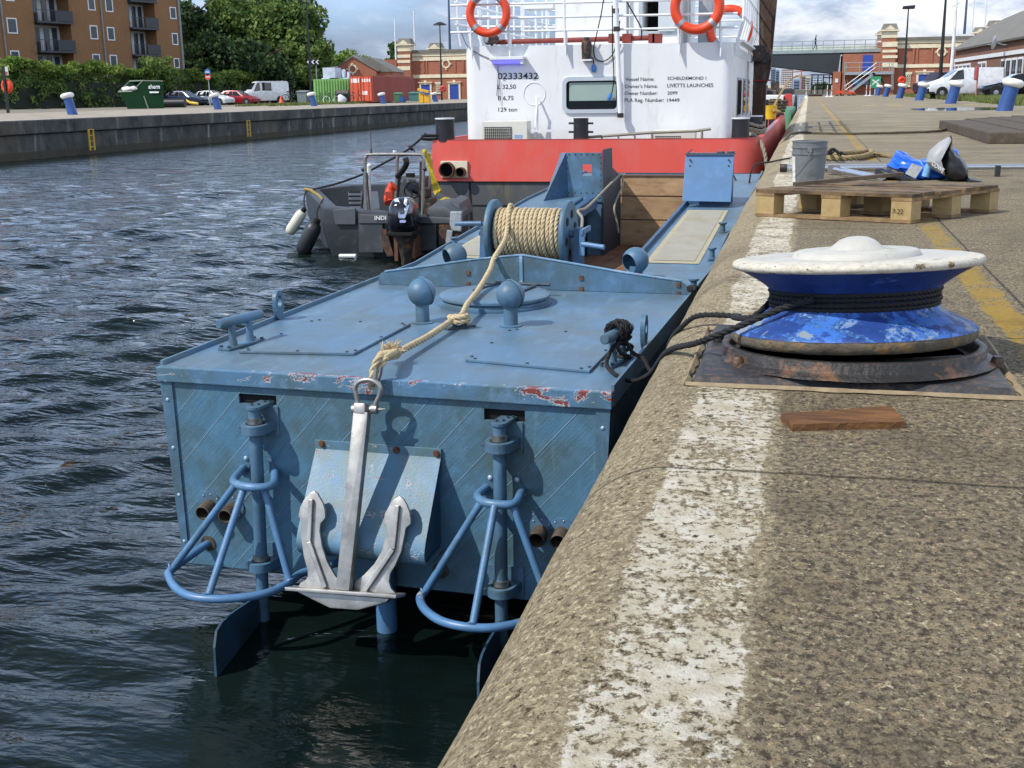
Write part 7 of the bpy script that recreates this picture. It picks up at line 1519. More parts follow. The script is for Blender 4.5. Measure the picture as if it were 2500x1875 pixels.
# ---- parked vehicles
M_TYRE = mat('tyre', '17181a', .8); M_RIM = mat('rim', '9a9da0', .35, .7); M_CGL = mat('car_glass', '161b20', .05); M_HL = mat('headlight', 'd5d8d8', .1); M_TL = mat('tail_light', '8a1c1c', .3)
def car(name, label, cat, pos, heading, Lc, Wc, Hc, body, prof, glass, wheels, group=None, rear_light=True, wr=.32):
    """prof: (x, z_low, z_belt, z_top, half width top factor) along the length, 0 = nose"""
    t = thing(name, label, cat, pos, heading, group, world=False); hwc = Wc/2; vs = []; n = len(prof)
    for (x, zl, zb, zt, tf) in prof:
        hb = hwc*(.86 if x < .12 or x > Lc-.12 else 1.0)
        for s_ in (-1, 1): pass
        sec = [(-hb*.92, zl), (-hb, zl+.18), (-hb, zb*.85), (-hb*.97, zb), (-hb*tf, zt), (0, zt+.03), (hb*tf, zt), (hb*.97, zb), (hb, zb*.85), (hb, zl+.18), (hb*.92, zl)]
        vs += [(x-Lc/2, y, z) for y, z in sec]
    k = 11; fs = [(i*k+j, i*k+(j+1) % k, (i+1)*k+(j+1) % k, (i+1)*k+j) for i in range(n-1) for j in range(k)]+[tuple(range(k)), tuple(range((n-1)*k, n*k))]
    g = MB(); g.add(vs, fs); b = g.build('body', body, t, smooth=True, ang=28)
    def sidept(x, f, s_, off=.012):
        for i in range(n-1):
            if prof[i][0] <= x <= prof[i+1][0]:
                q = (x-prof[i][0])/max(1e-6, prof[i+1][0]-prof[i][0]); zb = prof[i][2]*(1-q)+prof[i+1][2]*q; zt = prof[i][3]*(1-q)+prof[i+1][3]*q; tf = prof[i][4]*(1-q)+prof[i+1][4]*q
                return (x-Lc/2, s_*(hwc*.97*(1-f)+hwc*tf*f+off), zb*(1-f)+zt*f)
    for (xa, xb, xc, xd) in glass['side']:
        for s_ in (-1, 1):
            g = MB(); g.add([sidept(xa, .06, s_), sidept(xb, .06, s_), sidept(xc, .88, s_), sidept(xd, .88, s_)], [(0, 1, 2, 3)]); g.build('side_window', M_CGL, t)
    for (x0, x1, nm) in glass['ends']:
        def cp2(x, y, dz=.0):
            for i in range(n-1):
                if prof[i][0] <= x <= prof[i+1][0]:
                    q = (x-prof[i][0])/max(1e-6, prof[i+1][0]-prof[i][0]); zt = prof[i][3]*(1-q)+prof[i+1][3]*q; tf = prof[i][4]*(1-q)+prof[i+1][4]*q; return (x-Lc/2, y*hwc*tf*.9, zt+.035)
        g = MB(); g.add([cp2(x0, -1), cp2(x0, 1), cp2(x1, 1), cp2(x1, -1)], [(0, 1, 2, 3)]); g.build(nm, M_CGL, t)
    for x in wheels:
        for s_ in (-1, 1):
            g = MB(); g.lathe([(wr*.6, -.1), (wr*.93, -.1), (wr, -.07), (wr, .07), (wr*.93, .1), (wr*.6, .1)], (x-Lc/2, s_*(hwc-.10), wr), (0, 1, 0), 24); w = g.build('wheel', M_TYRE, t, smooth=True, ang=50)
            g = MB(); g.lathe([(0, 0), (wr*.62, 0), (wr*.62, .02), (wr*.2, .035), (0, .035)], (x-Lc/2, s_*(hwc-.02), wr), (0, s_, 0), 18); g.build('rim', M_RIM, w, smooth=True)
            g = MB(); g.lathe([(0, 0), (wr*1.22, 0), (wr*1.22, .006), (0, .006)], (x-Lc/2, s_*(hwc-.001), wr+.02), (0, s_, 0), 24); g.build('wheel_arch', M_TYRE, t)
    for s_ in (-1, 1):
        zb = prof[1][2]; g = MB(); g.box(-Lc/2+.02, -Lc/2+.30, s_*hwc*.62-.14, s_*hwc*.62+.16*(1), zb*.72, zb*.92); g.build('headlight', M_HL, t, bevel=.03)
        zb = prof[-2][2]; g = MB(); g.box(Lc/2-.12, Lc/2+.01, s_*hwc*.78-.1, s_*hwc*.78+.1, zb*.70, zb*1.02); g.build('tail_light', M_TL, t, bevel=.03)
    return t
def hatch(label, c, pos, hd, name='parked_car', group='cars parked by the hedge', Lc=4.2):
    f = Lc/4.2; prof = [(0, .35, .55, .58, .8), (.15, .22, .66, .74, .85), (1.0*f, .2, .82, .92, .86), (1.25*f, .2, .86, .98, .85), (1.95*f, .2, .90, 1.40, .70), (2.6*f, .2, .92, 1.46, .70), (3.4*f, .2, .94, 1.40, .70), (4.0*f, .22, .93, 1.05, .80), (4.12*f, .25, .80, .92, .85), (Lc, .38, .6, .7, .85)]
    return car(name, label, 'car', pos, hd, Lc, 1.75, 1.46, c, prof, {'side': [(1.35*f, 2.35*f, 2.35*f, 1.95*f), (2.42*f, 3.5*f, 3.3*f, 2.42*f)], 'ends': [(1.28*f, 1.92*f, 'windscreen'), (3.45*f, 3.95*f, 'rear_window')]}, (.78*f, 3.35*f), group)
vp = lambda x, dep, z=.0: (lambda q: (float(q[0]), float(q[1]), z))(dW(P0, x, 230, dep))
M_CBL = mat('car_blue', '22304a', .25, .3); M_CWH = mat('car_white', 'd3d6d8', .25); M_CRD = mat('car_red', '8f2026', .25, .1); M_CBK = mat('car_black', '14161c', .15, .2)
hatch('dark blue hatchback parked before the hedge behind a green wheelie bin', M_CBL, vp(452, 116), math.radians(176))
hatch('white hatchback parked between the dark blue and the red car', M_CWH, vp(520, 119), math.radians(172))
hatch('dark red hatchback parked between the white hatchback and the white camper van', M_CRD, vp(582, 121), math.radians(178))
Lv = 5.0; vprof = [(0, .4, .9, .95, .9), (.15, .3, 1.05, 1.12, .9), (.75, .28, 1.2, 1.35, .88), (1.35, .28, 1.25, 2.15, .84), (1.6, .28, 1.25, 2.28, .84), (4.85, .28, 1.25, 2.28, .86), (5.0, .35, 1.2, 2.1, .88)]
car('camper_van', 'white high-roof camper van parked at the right end of the hedge', 'van', vp(646, 127, .1), math.radians(44), Lv, 1.9, 2.28, M_CWH, vprof, {'side': [(1.0, 1.75, 1.75, 1.45), (1.95, 3.0, 3.0, 1.95)], 'ends': [(.80, 1.32, 'windscreen')]}, (.85, 3.9))
Lv = 5.1; vprof = [(0, .42, .70, .75, .85), (.12, .28, .86, .95, .88), (.85, .26, 1.02, 1.16, .88), (1.15, .26, 1.08, 1.28, .86), (1.95, .26, 1.15, 1.84, .80), (2.3, .26, 1.16, 1.93, .80), (4.9, .28, 1.16, 1.93, .84), (5.1, .35, 1.1, 1.75, .86)]
vn = car('panel_van', 'white panel van parked behind the right-hand bollards', 'van', vp(2350, 80.5, .08), math.radians(8), Lv, 1.85, 1.93, mat('van_white', 'd6dade', .25), vprof, {'side': [(1.35, 2.35, 2.3, 1.95)], 'ends': [(1.2, 1.9, 'windscreen')]}, (.95, 4.05), None)
g = MB(); g.box(-Lv/2-.02, -Lv/2+.5, -.90, .90, .26, .62); g.build('bumper', M_TYRE, vn, bevel=.05)
hatch('black car parked at the right edge of the picture behind the nearest bollard', M_CBK, vp(2478, 73, .08), math.radians(6), 'black_car', None, 4.3)
hatch('dark red car parked beyond the white van, before the pump house door', M_CRD, vp(2277, 100, .1), math.radians(60), 'red_car', None, 4.2)
Ls = 4.6; sprof = [(0, .4, .9, 1.0, .88), (.9, .3, 1.1, 1.2, .88), (1.6, .3, 1.15, 1.85, .82), (4.4, .3, 1.15, 1.85, .84), (4.6, .4, 1.1, 1.6, .86)]
car('dark_van', 'dark maroon van beyond the white van, before the pump house', 'van', vp(2300, 96, .1), math.radians(30), Ls, 1.85, 1.85, mat('van_dark', '33262f', .3), sprof, {'side': [(1.7, 2.6, 2.6, 1.8), (2.8, 4.2, 4.2, 2.8)], 'ends': []}, (.9, 3.7))
# ---- containers and the junk round them
def cont_mat(name, c, d): return mat(name, c, .6, var=.18, sc=1.2, dirt=d, dsc=1.0, dth=(.52, .7), stretch=(1, 1, .4))
def corrug(g, a, b, z0, z1, n, dep=.05):
    a, b = np.array(a), np.array(b); d = (b-a)/np.linalg.norm(b-a); nn = np.array([d[1], -d[0]]); vs = []
    for i in range(n*4+1):
        ph = i % 4; o = 0 if ph in (0, 1) else dep; q = a+(b-a)*i/(n*4)+nn*o; vs += [(q[0], q[1], z0), (q[0], q[1], z1)]
    return g.add(vs, [(2*i, 2*i+2, 2*i+3, 2*i+1) for i in range(n*4)])
ca, cb_, cc2 = dW(B, 1080, 862, 114), dW(B, 884, 858, 116), dW(B, 1426, 828, 127.5); zc0 = .12; zc1 = dW(B, 1080, 637, 114)[2]
rc2 = thing('red_container', 'orange-red shipping container with its double doors facing the dock', 'shipping container', (ca[0], ca[1], zc0)); M_CORG = cont_mat('container_orange', 'c4573c', 'a84734'); M_CRED = cont_mat('container_red', '8f3c30', '713028')
dv2 = cc2[:2]-ca[:2]; g = MB(); g.hexa([(ca[0], ca[1], zc0), (cc2[0], cc2[1], zc0), (cc2[0]+cb_[0]-ca[0], cc2[1]+cb_[1]-ca[1], zc0), (cb_[0], cb_[1], zc0), (ca[0], ca[1], zc1), (cc2[0], cc2[1], zc1), (cc2[0]+cb_[0]-ca[0], cc2[1]+cb_[1]-ca[1], zc1), (cb_[0], cb_[1], zc1)]); g.build('box', M_CRED, rc2)
g = MB(); corrug(g, ca[:2]+dv2*.01, ca[:2]+dv2*.99, zc0+.12, zc1-.12, 34, .05); g.build('side_panel', M_CRED, rc2)
dd_ = (cb_-ca)[:2]; dl = np.linalg.norm(dd_); du = dd_/dl; dn = np.array([-du[1], du[0]]); dn = dn if dn[1] < 0 else -dn
def DPt(t, z, o=0.0): q = ca[:2]+du*dl*t+dn*o; return (q[0], q[1], z)
hC = zc1-zc0
for k in range(2):
    t0, t1 = (.05, .48) if k == 0 else (.52, .95); g = MB(); g.hexa([DPt(t0, zc0+.12, .02), DPt(t1, zc0+.12, .02), DPt(t1, zc0+.12, .07), DPt(t0, zc0+.12, .07), DPt(t0, zc1-.1, .02), DPt(t1, zc1-.1, .02), DPt(t1, zc1-.1, .07), DPt(t0, zc1-.1, .07)]); dr = g.build('door', M_CORG, rc2)
    g = MB()
    for q in (.25, .75): tt = t0+(t1-t0)*q; g.tube([DPt(tt, zc0+.1, .11), DPt(tt, zc1-.08, .11)], .03, 6)
    g.build_each('lock_bar', M_CORG, dr)
    g = MB()
    for (q0, q1, r0, r1) in (((.10, .9, .74, .90),) if k else ((.1, .45, .76, .88), (.55, .9, .76, .88), (.4, .9, .28, .42))): g.prism([DPt(t0+(t1-t0)*q0, zc0+hC*r0, .075), DPt(t0+(t1-t0)*q1, zc0+hC*r0, .075), DPt(t0+(t1-t0)*q1, zc0+hC*r1, .075), DPt(t0+(t1-t0)*q0, zc0+hC*r1, .075)], tuple(list(dn*.01)+[0]))
    g.build_each('white_panel', M_PTOP, dr)
ga, gb = dW(B, 578, 845, 119), dW(B, 880, 850, 119); zg = dW(B, 700, 667, 119)[2]; gc = thing('green_container', 'light green corrugated container left of the red container, white bundles on its roof', 'shipping container', (ga[0], ga[1], .1)); M_CGR = cont_mat('container_green', '7fae63', '6f9a58')
g = MB(); g.hexa([(ga[0], ga[1]+.06, .1), (gb[0], gb[1]+.06, .1), (gb[0], gb[1]+2.4, .1), (ga[0], ga[1]+2.4, .1), (ga[0], ga[1]+.06, zg), (gb[0], gb[1]+.06, zg), (gb[0], gb[1]+2.4, zg), (ga[0], ga[1]+2.4, zg)]); g.build('box', M_CGR, gc)
g = MB(); corrug(g, ga[:2], gb[:2], .15, zg-.1, 13, .12); g.build('side_panel', M_CGR, gc)
g = MB(); a = dW(B, 770, 760, 118.5); b = dW(B, 882, 760, 118.5); g.box(a[0], b[0], a[1]-.3, a[1]-.1, .1, a[2]); tag(g.build('grey_board', mat('board_grey', '6c6a64', .8)), 'grey sheet board leaning on the green container', 'board')
wrp = mat('wrap_white', 'b9bfd0', .4, var=.2, sc=2); a, b = dW(B, 652, 660, 119.5), dW(B, 765, 660, 119.5); zt2 = dW(B, 700, 572, 119.5)[2]; g = MB(); g.box(a[0], b[0], a[1], a[1]+1.6, zg+.12, zt2); g.box(a[0]-.15, b[0]-.6, a[1]-.1, a[1]+1.6, zg, zg+.11); tag(g.rough(.05, 2).build('wrapped_pallet', wrp), 'wrapped white bundle standing on the green container roof', 'bundle')
g = MB(); a = dW(B, 825, 655, 119.5); g.box(a[0]-.5, a[0]+1.0, a[1], a[1]+.7, zg, zg+.12); g.box(a[0]-.2, a[0]+.1, a[1], a[1]+.4, zg+.12, zg+.9); g.box(a[0]+.4, a[0]+.6, a[1], a[1]+.4, zg+.12, zg+.7); tag(g.rough(.08, 3).build('scrap_pile', wrp), 'small heap of white scrap on the green container roof beside the bundle', 'scrap')
def at_(fr, x, y, dep): q = dW(fr, x, y, dep); return q
def bin_(fr, x0, y0, x1, y1, dep, mt, label, name='wheelie_bin', cat='bin', lid=True, group=None):
    a, b = at_(fr, x0, y1, dep), at_(fr, x1, y0, dep); t = thing(name, label, cat, ((a[0]+b[0])/2, a[1], a[2]), 0, group); w = np.linalg.norm((b-a)[:2]); c = (a+b)/2; h = b[2]-a[2]
    ux = RT*w/2; uy = np.array([0, w*.9, 0]); z0, z1 = a[2], b[2]-(.08 if lid else 0)
    c0 = np.array([c[0], c[1], z0]); g = MB(); k = .84
    g.hexa([c0-ux*k, c0+ux*k, c0+ux*k+uy, c0-ux*k+uy, c0-ux+np.array([0, 0, z1-z0]), c0+ux+np.array([0, 0, z1-z0]), c0+ux+uy+np.array([0, 0, z1-z0]), c0-ux+uy+np.array([0, 0, z1-z0])]); g.build('tub', mt, t, bevel=.03)
    if lid: c1 = np.array([c[0], c[1], z1+.005]); g = MB(); g.hexa([c1-ux*1.08-uy*.08, c1+ux*1.08-uy*.08, c1+ux*1.05+uy, c1-ux*1.05+uy, c1-ux*.95+np.array([0, 0, .08]), c1+ux*.95+np.array([0, 0, .08]), c1+ux*.95+uy+np.array([0, 0, .14]), c1-ux*.95+uy+np.array([0, 0, .14])]); g.build('lid', mt, t)
    for s_ in (-1, 1):
        g = MB(); g.lathe([(0, 0), (.10, 0), (.10, .06), (0, .06)], tuple(c0+ux*s_*.8+uy*1.0+np.array([0, 0, .1])), (1, 0, 0), 12); g.build('wheel', M_TYRE, t)
    return t
M_BGR = mat('bin_green', '3c6a44', .5); M_BGY = mat('cabinet_grey', '6f7a78', .6, var=.2)
bin_(A, 1500, 795, 1588, 885, 116, M_BGR, 'green wheelie bin before the dark blue car', group='green wheelie bins')
bin_(B, 1248, 785, 1308, 862, 112, M_BGR, 'green wheelie bin right of the red container, beside the blue barrel', group='green wheelie bins')
bin_(B, 432, 768, 512, 868, 113, M_BGY, 'grey cabinet with white top standing left of the green container', 'grey_cabinet', 'cabinet')
bin_(B, 765, 790, 850, 865, 112, M_TYRE, 'black bin standing before the green container', 'black_bin')
bin_(B, 1375, 780, 1465, 855, 113, mat('tarp_teal', '3f6f6c', .6, var=.3, sc=3), 'teal and green covered crate before the left pump house', 'covered_crate', 'crate', True)
g = MB(); c = at_(B, 1328, 860, 112); g.lathe([(0, 0), (.28, 0), (.31, .3), (.31, .45), (.30, .46)], tuple(c), n=16); br = g.build('lower', M_BPAINT) ; tag(br, 'blue and white barrel right of the green wheelie bin', 'barrel'); br.name = 'barrel'; g = MB(); g.lathe([(.30, .47), (.32, .48), (.33, .85), (.2, .92), (0, .93)], tuple(c), n=16); g.build('white_top', M_PTOP, br)
g = MB(); c = at_(B, 1500, 872, 110); g.box(c[0]-.45, c[0]+.0, c[1], c[1]+.5, .0, .9); g.box(c[0]+.05, c[0]+.6, c[1], c[1]+.4, .0, .75); g.bar((c[0]-.5, c[1]-.1, 1.25), (c[0]+.6, c[1]-.1, 1.0), .3, .25); tag(g.build('yellow_machine', mat('machine_yellow', 'c99a24', .5), bevel=.04), 'yellow plant machine part beside the left pump house door', 'machine')
def wheel_ring(g, c, r, n=20, w=.03): g.torus(tuple(c), r, w, tuple(FW), n, 6)
M_BIKE = mat('bike_dark', '2b2d30', .5, .3); 
for (x, y, dep, mt, lb) in ((375, 855, 114, M_BIKE, 'dark bicycle leaning by the grey cabinet'), (650, 868, 112, M_BIKE, 'dark bicycle with handlebars raised before the green container'), (725, 872, 111.5, M_PTOP, 'white-wheeled bicycle lying before the green container'), (925, 862, 111, M_BIKE, 'dark hand cart before the red container doors')):
    c = at_(P0, *B.p(x, y), dep); t = thing('bicycle' if 'bicycle' in lb else 'hand_cart', lb, 'bicycle' if 'bicycle' in lb else 'cart', tuple(c)); r = .33; zz = np.array([0, 0, r])
    for k, s_ in enumerate((-.52, .52)): g = MB(); wheel_ring(g, c+RT*s_*(1 if k else .9)+zz, r, 22, .028); g.build('wheel', mt, t, smooth=True)
    g = MB(); P_ = [c+RT*a+np.array([0, 0, b]) for a, b in ((-.5, .33), (-.05, .35), (.35, .85), (-.2, .8), (-.5, .33))]; g.tube(P_, .025, 6); g.tube([P_[1], P_[3]], .025, 6); g.tube([P_[2], c+RT*.52+zz], .025, 6); g.tube([P_[2], P_[2]+np.array([0, 0, .2]), P_[2]+RT*.15+np.array([0, 0, .25])], .022, 6); g.tube([P_[3]-RT*.12+np.array([0, 0, .12]), P_[3]+RT*.12+np.array([0, 0, .12])], .05, 6); g.build('frame', M_BIKE, t)
g = MB(); c = at_(B, 812, 868, 111); g.sphere((c[0], c[1], .42), .42, 14, sc=(1, .8, 1.1)); g.rough(.12, 2.5); tag(g.build('white_sack', M_PTOP, smooth=True), 'white filled sack before the green container', 'sack')
g = MB(); 
for (x, w_, mt) in ((300, .25, 0),): c = at_(B, x, 868, 112); g.lathe([(0, 0), (.28, 0), (.2, .08), (.05, .6), (0, .62)], tuple(c), n=14)
tag(g.build('traffic_cone', M_ORG, smooth=True), 'orange cone in front of the camper van', 'cone')
g = MB(); c = at_(A, 1415, 918, 98); g.cyl((c[0]-.9, c[1], .38), (c[0]+1.5, c[1]+.3, .38), .36, 20); g.cyl((c[0]-.95, c[1]-.02, .38), (c[0]-.9, c[1], .38), .30, 20); tag(g.build('black_pipe', mat('pipe_black', '16171c', .45), smooth=True, ang=40), 'short fat black pipe lying at the right foot of the green skip', 'pipe')
g = MB(); c = at_(A, 1600, 885, 112); g.tube([tuple(c+np.array([-.5, 0, .5])), tuple(c+np.array([.1, 0, .2])), tuple(c+np.array([.9, 0, .1]))], .12, 8); tag(g.build('yellow_pipe', mat('pipe_yellow', 'd3b02a', .5)), 'bent yellow pipe on the grass by the green wheelie bin', 'pipe')
# ---- pump houses, by measured front planes
def rect(F, fr, g, x0, y0, x1, y1, v0, v1, base=None):
    a, b = F.Vp(fr, x0, y0, v0), F.Vp(fr, x1, y1, v0); z1, z0 = max(a[2], b[2]), min(a[2], b[2]); g.box(min(a[0], b[0]), max(a[0], b[0]), v0, v1, z0 if base is None else base, z1); return g
def oculus(F, fr, par, x, y, r):
    c = F.Vp(fr, x, y, -.03); q = F.Vp(fr, x+r, y, -.03); R = q[0]-c[0]; g = MB(); g.torus((c[0], -.02, c[2]), R*.82, R*.19, (0, 1, 0), 36, 8); oc = g.build('oculus', M_CREAM, par, smooth=True)
    g = MB()
    for k in range(4): a = k*PI/2; g.box(c[0]+R*1.12*math.cos(a)-R*.14, c[0]+R*1.12*math.cos(a)+R*.14, -.16, -.0, c[2]+R*1.12*math.sin(a)-R*.14, c[2]+R*1.12*math.sin(a)+R*.14)
    g.build_each('keystone', M_CREAM, oc)
def tower(F, fr, par, x0, x1, ytop, ybot, v0, bands, n=1):
    a, b = F.Vp(fr, x0, ytop, v0), F.Vp(fr, x1, ytop, v0); w = b[0]-a[0]; zt3 = a[2]; zb3 = F.Vp(fr, x0, ybot, v0)[2]
    g = MB(); g.box(a[0], b[0], v0, v0+w, zb3, zt3); tw = g.build('tower', M_BRKR, par)
    g = MB()
    for (y0, y1) in bands: rect(F, fr, g, x0-2, y0, x1+2, y1, v0-.06, v0+w+.06)
    g.build_each('stone_band', M_CREAM, tw)
    g = MB(); g.box(a[0]-.3, b[0]+.3, v0-.3, v0+w+.3, zt3, zt3+.18); g.prism([(a[0]+w*.1, v0-.32, zt3+.18), (b[0]-w*.1, v0-.32, zt3+.18), ((a[0]+b[0])/2, v0-.32, zt3+.18+w*.30)], (0, w+.6, 0)); g.build_each('cornice', M_CREAM, tw)
    g = MB(); g.hexa([(a[0]-.15, v0-.1, zt3+.19), (b[0]+.15, v0-.1, zt3+.19), (b[0]+.15, v0+w+.1, zt3+.19), (a[0]-.15, v0+w+.1, zt3+.19), (a[0]+.1, v0+.3, zt3+.19+w*.42), (b[0]-.1, v0+.3, zt3+.19+w*.42), (b[0]-.1, v0+w-.3, zt3+.19+w*.42), (a[0]+.1, v0+w-.3, zt3+.19+w*.42)]); g.build('tower_roof', M_SLATE, tw)
    return tw
def panels(F, fr, par, lst):
    for (x0, y0, x1, y1) in lst:
        g = MB(); a, b = F.Vp(fr, x0, y0, 0), F.Vp(fr, x1, y1, 0); w = .12
        g.box(a[0], b[0], -.10, 0, a[2]-w, a[2]+.08); g.box(a[0]-.1, a[0]+w, -.10, 0, b[2], a[2]-w); g.box(b[0]-w, b[0]+.1, -.10, 0, b[2], a[2]-w); g.build('brick_panel', M_BRKR, par)
def door(F, fr, par, x0, y0, x1, y1, m, base):
    g = MB(); a, b = F.Vp(fr, x0, y0, 0), F.Vp(fr, x1, y0, 0); s_ = (b[0]-a[0])*.18; g.box(a[0]-s_, a[0], -.14, 0, base, a[2]+s_); g.box(b[0], b[0]+s_, -.14, 0, base, a[2]+s_); g.box(a[0], b[0], -.14, 0, a[2], a[2]+s_); g.box(a[0]-s_*1.6, b[0]+s_*1.6, -.3, 0, a[2]+s_*1.05, a[2]+s_*1.5); g.box((a[0]+b[0])/2-s_*.7, (a[0]+b[0])/2+s_*.7, -.22, 0, a[2]+s_*.1, a[2]+s_*2.4); d = g.build('door_surround', M_CREAM, par); g = MB(); g.box(a[0], b[0], -.06, -.0, base, a[2]); g.build('door', m, d)
def barred(F, fr, par, x0, y0, x1, y1):
    a, b = F.Vp(fr, x0, y0, 0), F.Vp(fr, x1, y1, 0); w = b[0]-a[0]; h = a[2]-b[2]; g = MB(); g.box(a[0], b[0], -.06, 0, b[2], a[2]); wn = g.build('window', M_WIN, par)
    g = MB()
    for k in range(4): g.box(a[0]+w*k/3-.04, a[0]+w*k/3+.04, -.1, -.065, b[2], a[2])
    for k in range(5): g.box(a[0], b[0], -.10, -.067, b[2]+h*k/4-.04, b[2]+h*k/4+.04)
    g.build('glazing_bars', M_CREAM, wn); g = MB(); g.box(a[0]-w*.3, b[0]+w*.3, -.12, 0, a[2]+.08, a[2]+.08+h*.22); g.box(a[0]-w*.15, b[0]+w*.15, -.14, 0, b[2]-.2, b[2]-.06); g.build_each('lintel', M_CREAM, wn)
FR_ = Frame((9.0, 147.0, 0), 0.0); pr_ = thing('pump_house', 'red brick and cream stone pump house with striped tower, on the right by the bridge', 'building', tuple(FR_.o), 0, 'brick pump houses', world=False)
g = MB(); rect(FR_, T3, g, 620, 470, 1700, 1165, 0, 14, -.5); g.build('wall', M_BRKR, pr_)
g = MB()
for y0, y1 in ((482, 512), (548, 572), (792, 815)): rect(FR_, T3, g, 655 if y0 < 700 else 618, y0, 1700, y1, -.12, -.0)
g.build_each('stone_course', M_CREAM, pr_)
g = MB(); rect(FR_, T3, g, 650, 460, 1700, 472, -.3, 14.2); g.build('parapet_cap', M_SLATE, pr_)
panels(FR_, T3, pr_, ((685, 588, 850, 780), (905, 580, 1075, 780), (1290, 600, 1330, 780))); oculus(FR_, T3, pr_, 1200, 640, 62)
tower(FR_, T3, pr_, 478, 655, 385, 1165, -1.0, ((390, 462), (515, 573), (612, 642), (680, 712), (770, 825))); tower(FR_, T3, pr_, 415, 478, 432, 700, 6.0, ((440, 470), (500, 520)))
barred(FR_, T3, pr_, 748, 922, 808, 1045); door(FR_, T3, pr_, 918, 915, 1062, 1020, M_BDOOR, -.3)
tower(FR_, T3, pr_, 1605, 1745, 412, 600, 8.0, ((425, 440),)); tower(FR_, T3, pr_, 1780, 1960, 345, 600, 8.0, ((360, 400),))
g = MB(); rect(FR_, T3, g, 1235, 425, 1600, 458, 6.0, 8.0); g.build('roof_lantern', M_PTOP, pr_)
g = MB(); rect(FR_, T3, g, 640, 1165, 900, 1180, -.4, 0, -.5); 
# abutment wing with stairs
wg = thing('abutment', 'lower red brick bridge abutment with a tall blue door, left of the striped tower', 'building', tuple(FR_.o), 0, world=False)
g = MB(); rect(FR_, T3, g, -3, 662, 478, 1165, -.6, 12, -.5); rect(FR_, T4, g, 1300, 415, 1385, 735, -.3, 10, -.5); g.build_each('wall', M_BRKR, wg)
g = MB(); rect(FR_, T3, g, 237, 675, 345, 865, -.66, -.6); g.build('blue_door', M_BDOOR, wg); g = MB(); rect(FR_, T4, g, 1322, 508, 1362, 560, -.36, -.3); g.build('notice', M_PTOP, wg)
stt = thing('steel_staircase', 'grey steel staircase and landing in front of the abutment', 'staircase', tuple(FR_.o), 0, world=False)
L3 = lambda x, y, v=-2.2: FR_.Vp(T3, x, y, v)
g = MB(); rect(FR_, T3, g, 5, 885, 600, 910, -2.2, -.7); g.build('landing', M_ZINC, stt)
g = MB()
for (a, b) in (((5, 770), (600, 765)), ((5, 828), (600, 820))): g.tube([L3(*a), L3(*b)], .04, 6)
for x in (10, 30, 195, 435, 470, 560, 590, 605): g.tube([L3(x, 765), L3(x, 1100 if x in (10, 590, 605, 380) else 890)], .04, 6)
g.tube([L3(10, 1060), L3(405, 770)], .05, 6); g.tube([L3(20, 1105), L3(390, 828)], .05, 6)
g.build_each('handrail', M_ZINC, stt)
g = MB(); g.prism([L3(65, 1120), L3(365, 890), L3(395, 905), L3(110, 1125)], (0, .9, 0)); g.build('flight', M_ZINC, stt); 
g = MB()
for a, b in (((0, 900), (60, 1100)), ((430, 910), (490, 1020)), ((240, 940), (150, 1010))): g.tube([L3(*a, -1.2), L3(*b, -1.2)], .08, 6)
g.tube([L3(365, 905), L3(365, 1160)], .09, 6); g.build_each('brace', M_DKMET, stt)
g = MB(); rect(FR_, T3, g, 115, 975, 300, 1035, -1.3, -1.2); g.build('stored_sheets', mat('sheet_blue', '5d8fb5', .6, var=.3, sc=1), stt)
FL_ = Frame((-58.0, 172.0, 0), 0.0); pL_ = thing('pump_house', 'red brick and cream pump house with striped tower, left of the workboat across the water', 'building', tuple(FL_.o), 0, 'brick pump houses', world=False)
g = MB(); rect(FL_, B, g, 1385, 432, 2100, 840, 0, 14, -.5); g.build('wall', M_BRKR, pL_); g = MB()
for y0, y1 in ((444, 462), (485, 500), (632, 648)): rect(FL_, B, g, 1385, y0, 2100, y1, -.12, 0)
g.build_each('stone_course', M_CREAM, pL_); g = MB(); rect(FL_, B, g, 1380, 424, 2100, 433, -.3, 14.2); g.build('parapet_cap', M_SLATE, pL_)
panels(FL_, B, pL_, ((1402, 512, 1506, 615), (1525, 505, 1642, 615), (1765, 500, 1838, 610))); oculus(FL_, B, pL_, 1690, 540, 36)
tower(FL_, B, pL_, 1280, 1385, 385, 840, -1.0, ((390, 432), (462, 486), (508, 530), (560, 592))); tower(FL_, B, pL_, 1545, 1640, 415, 500, 9.0, ((420, 430),))
barred(FL_, B, pL_, 1608, 712, 1642, 780); door(FL_, B, pL_, 1480, 715, 1555, 838, M_BDOOR, -.3); door(FL_, B, pL_, 1722, 712, 1798, 838, M_BDOOR, -.3)
g = MB(); rect(FL_, B, g, 1130, 505, 1280, 700, 4, 12, -.5); g.build('side_wing', M_BRKR, pL_)
# gabled brick house and wall
FG = Frame((-58.0, 142, 0), 0.15); gh = thing('brick_house', 'gabled red brick house with a round cream window behind the containers', 'building', tuple(FG.o), FG.ang, world=False)
a, b, c = FG.Vp(B, 768, 575, 0), FG.Vp(B, 1100, 592, 0), FG.Vp(B, 900, 482, 0); g = MB(); g.prism([(a[0], 0, -.5), (b[0], 0, -.5), (b[0], 0, b[2]), (c[0], 0, c[2]), (a[0], 0, a[2])], (0, 9, 0)); g.build('wall', M_BRKR, gh)
g = MB(); e1_ = FG.Vp(B, 1230, 590, 0); g.prism([(c[0], -.15, c[2]+.02), (c[0], -.15, c[2]+.2), (b[0]+.35, -.15, b[2]+.0), (b[0]+.3, -.15, b[2]-.18)], (0, 9.4, 0)); g.prism([(c[0], -.15, c[2]+.02), (c[0], -.15, c[2]+.2), (a[0]-.35, -.15, a[2]+.0), (a[0]-.3, -.15, a[2]-.18)], (0, 9.4, 0)); g.build_each('roof', M_SLATE, gh)
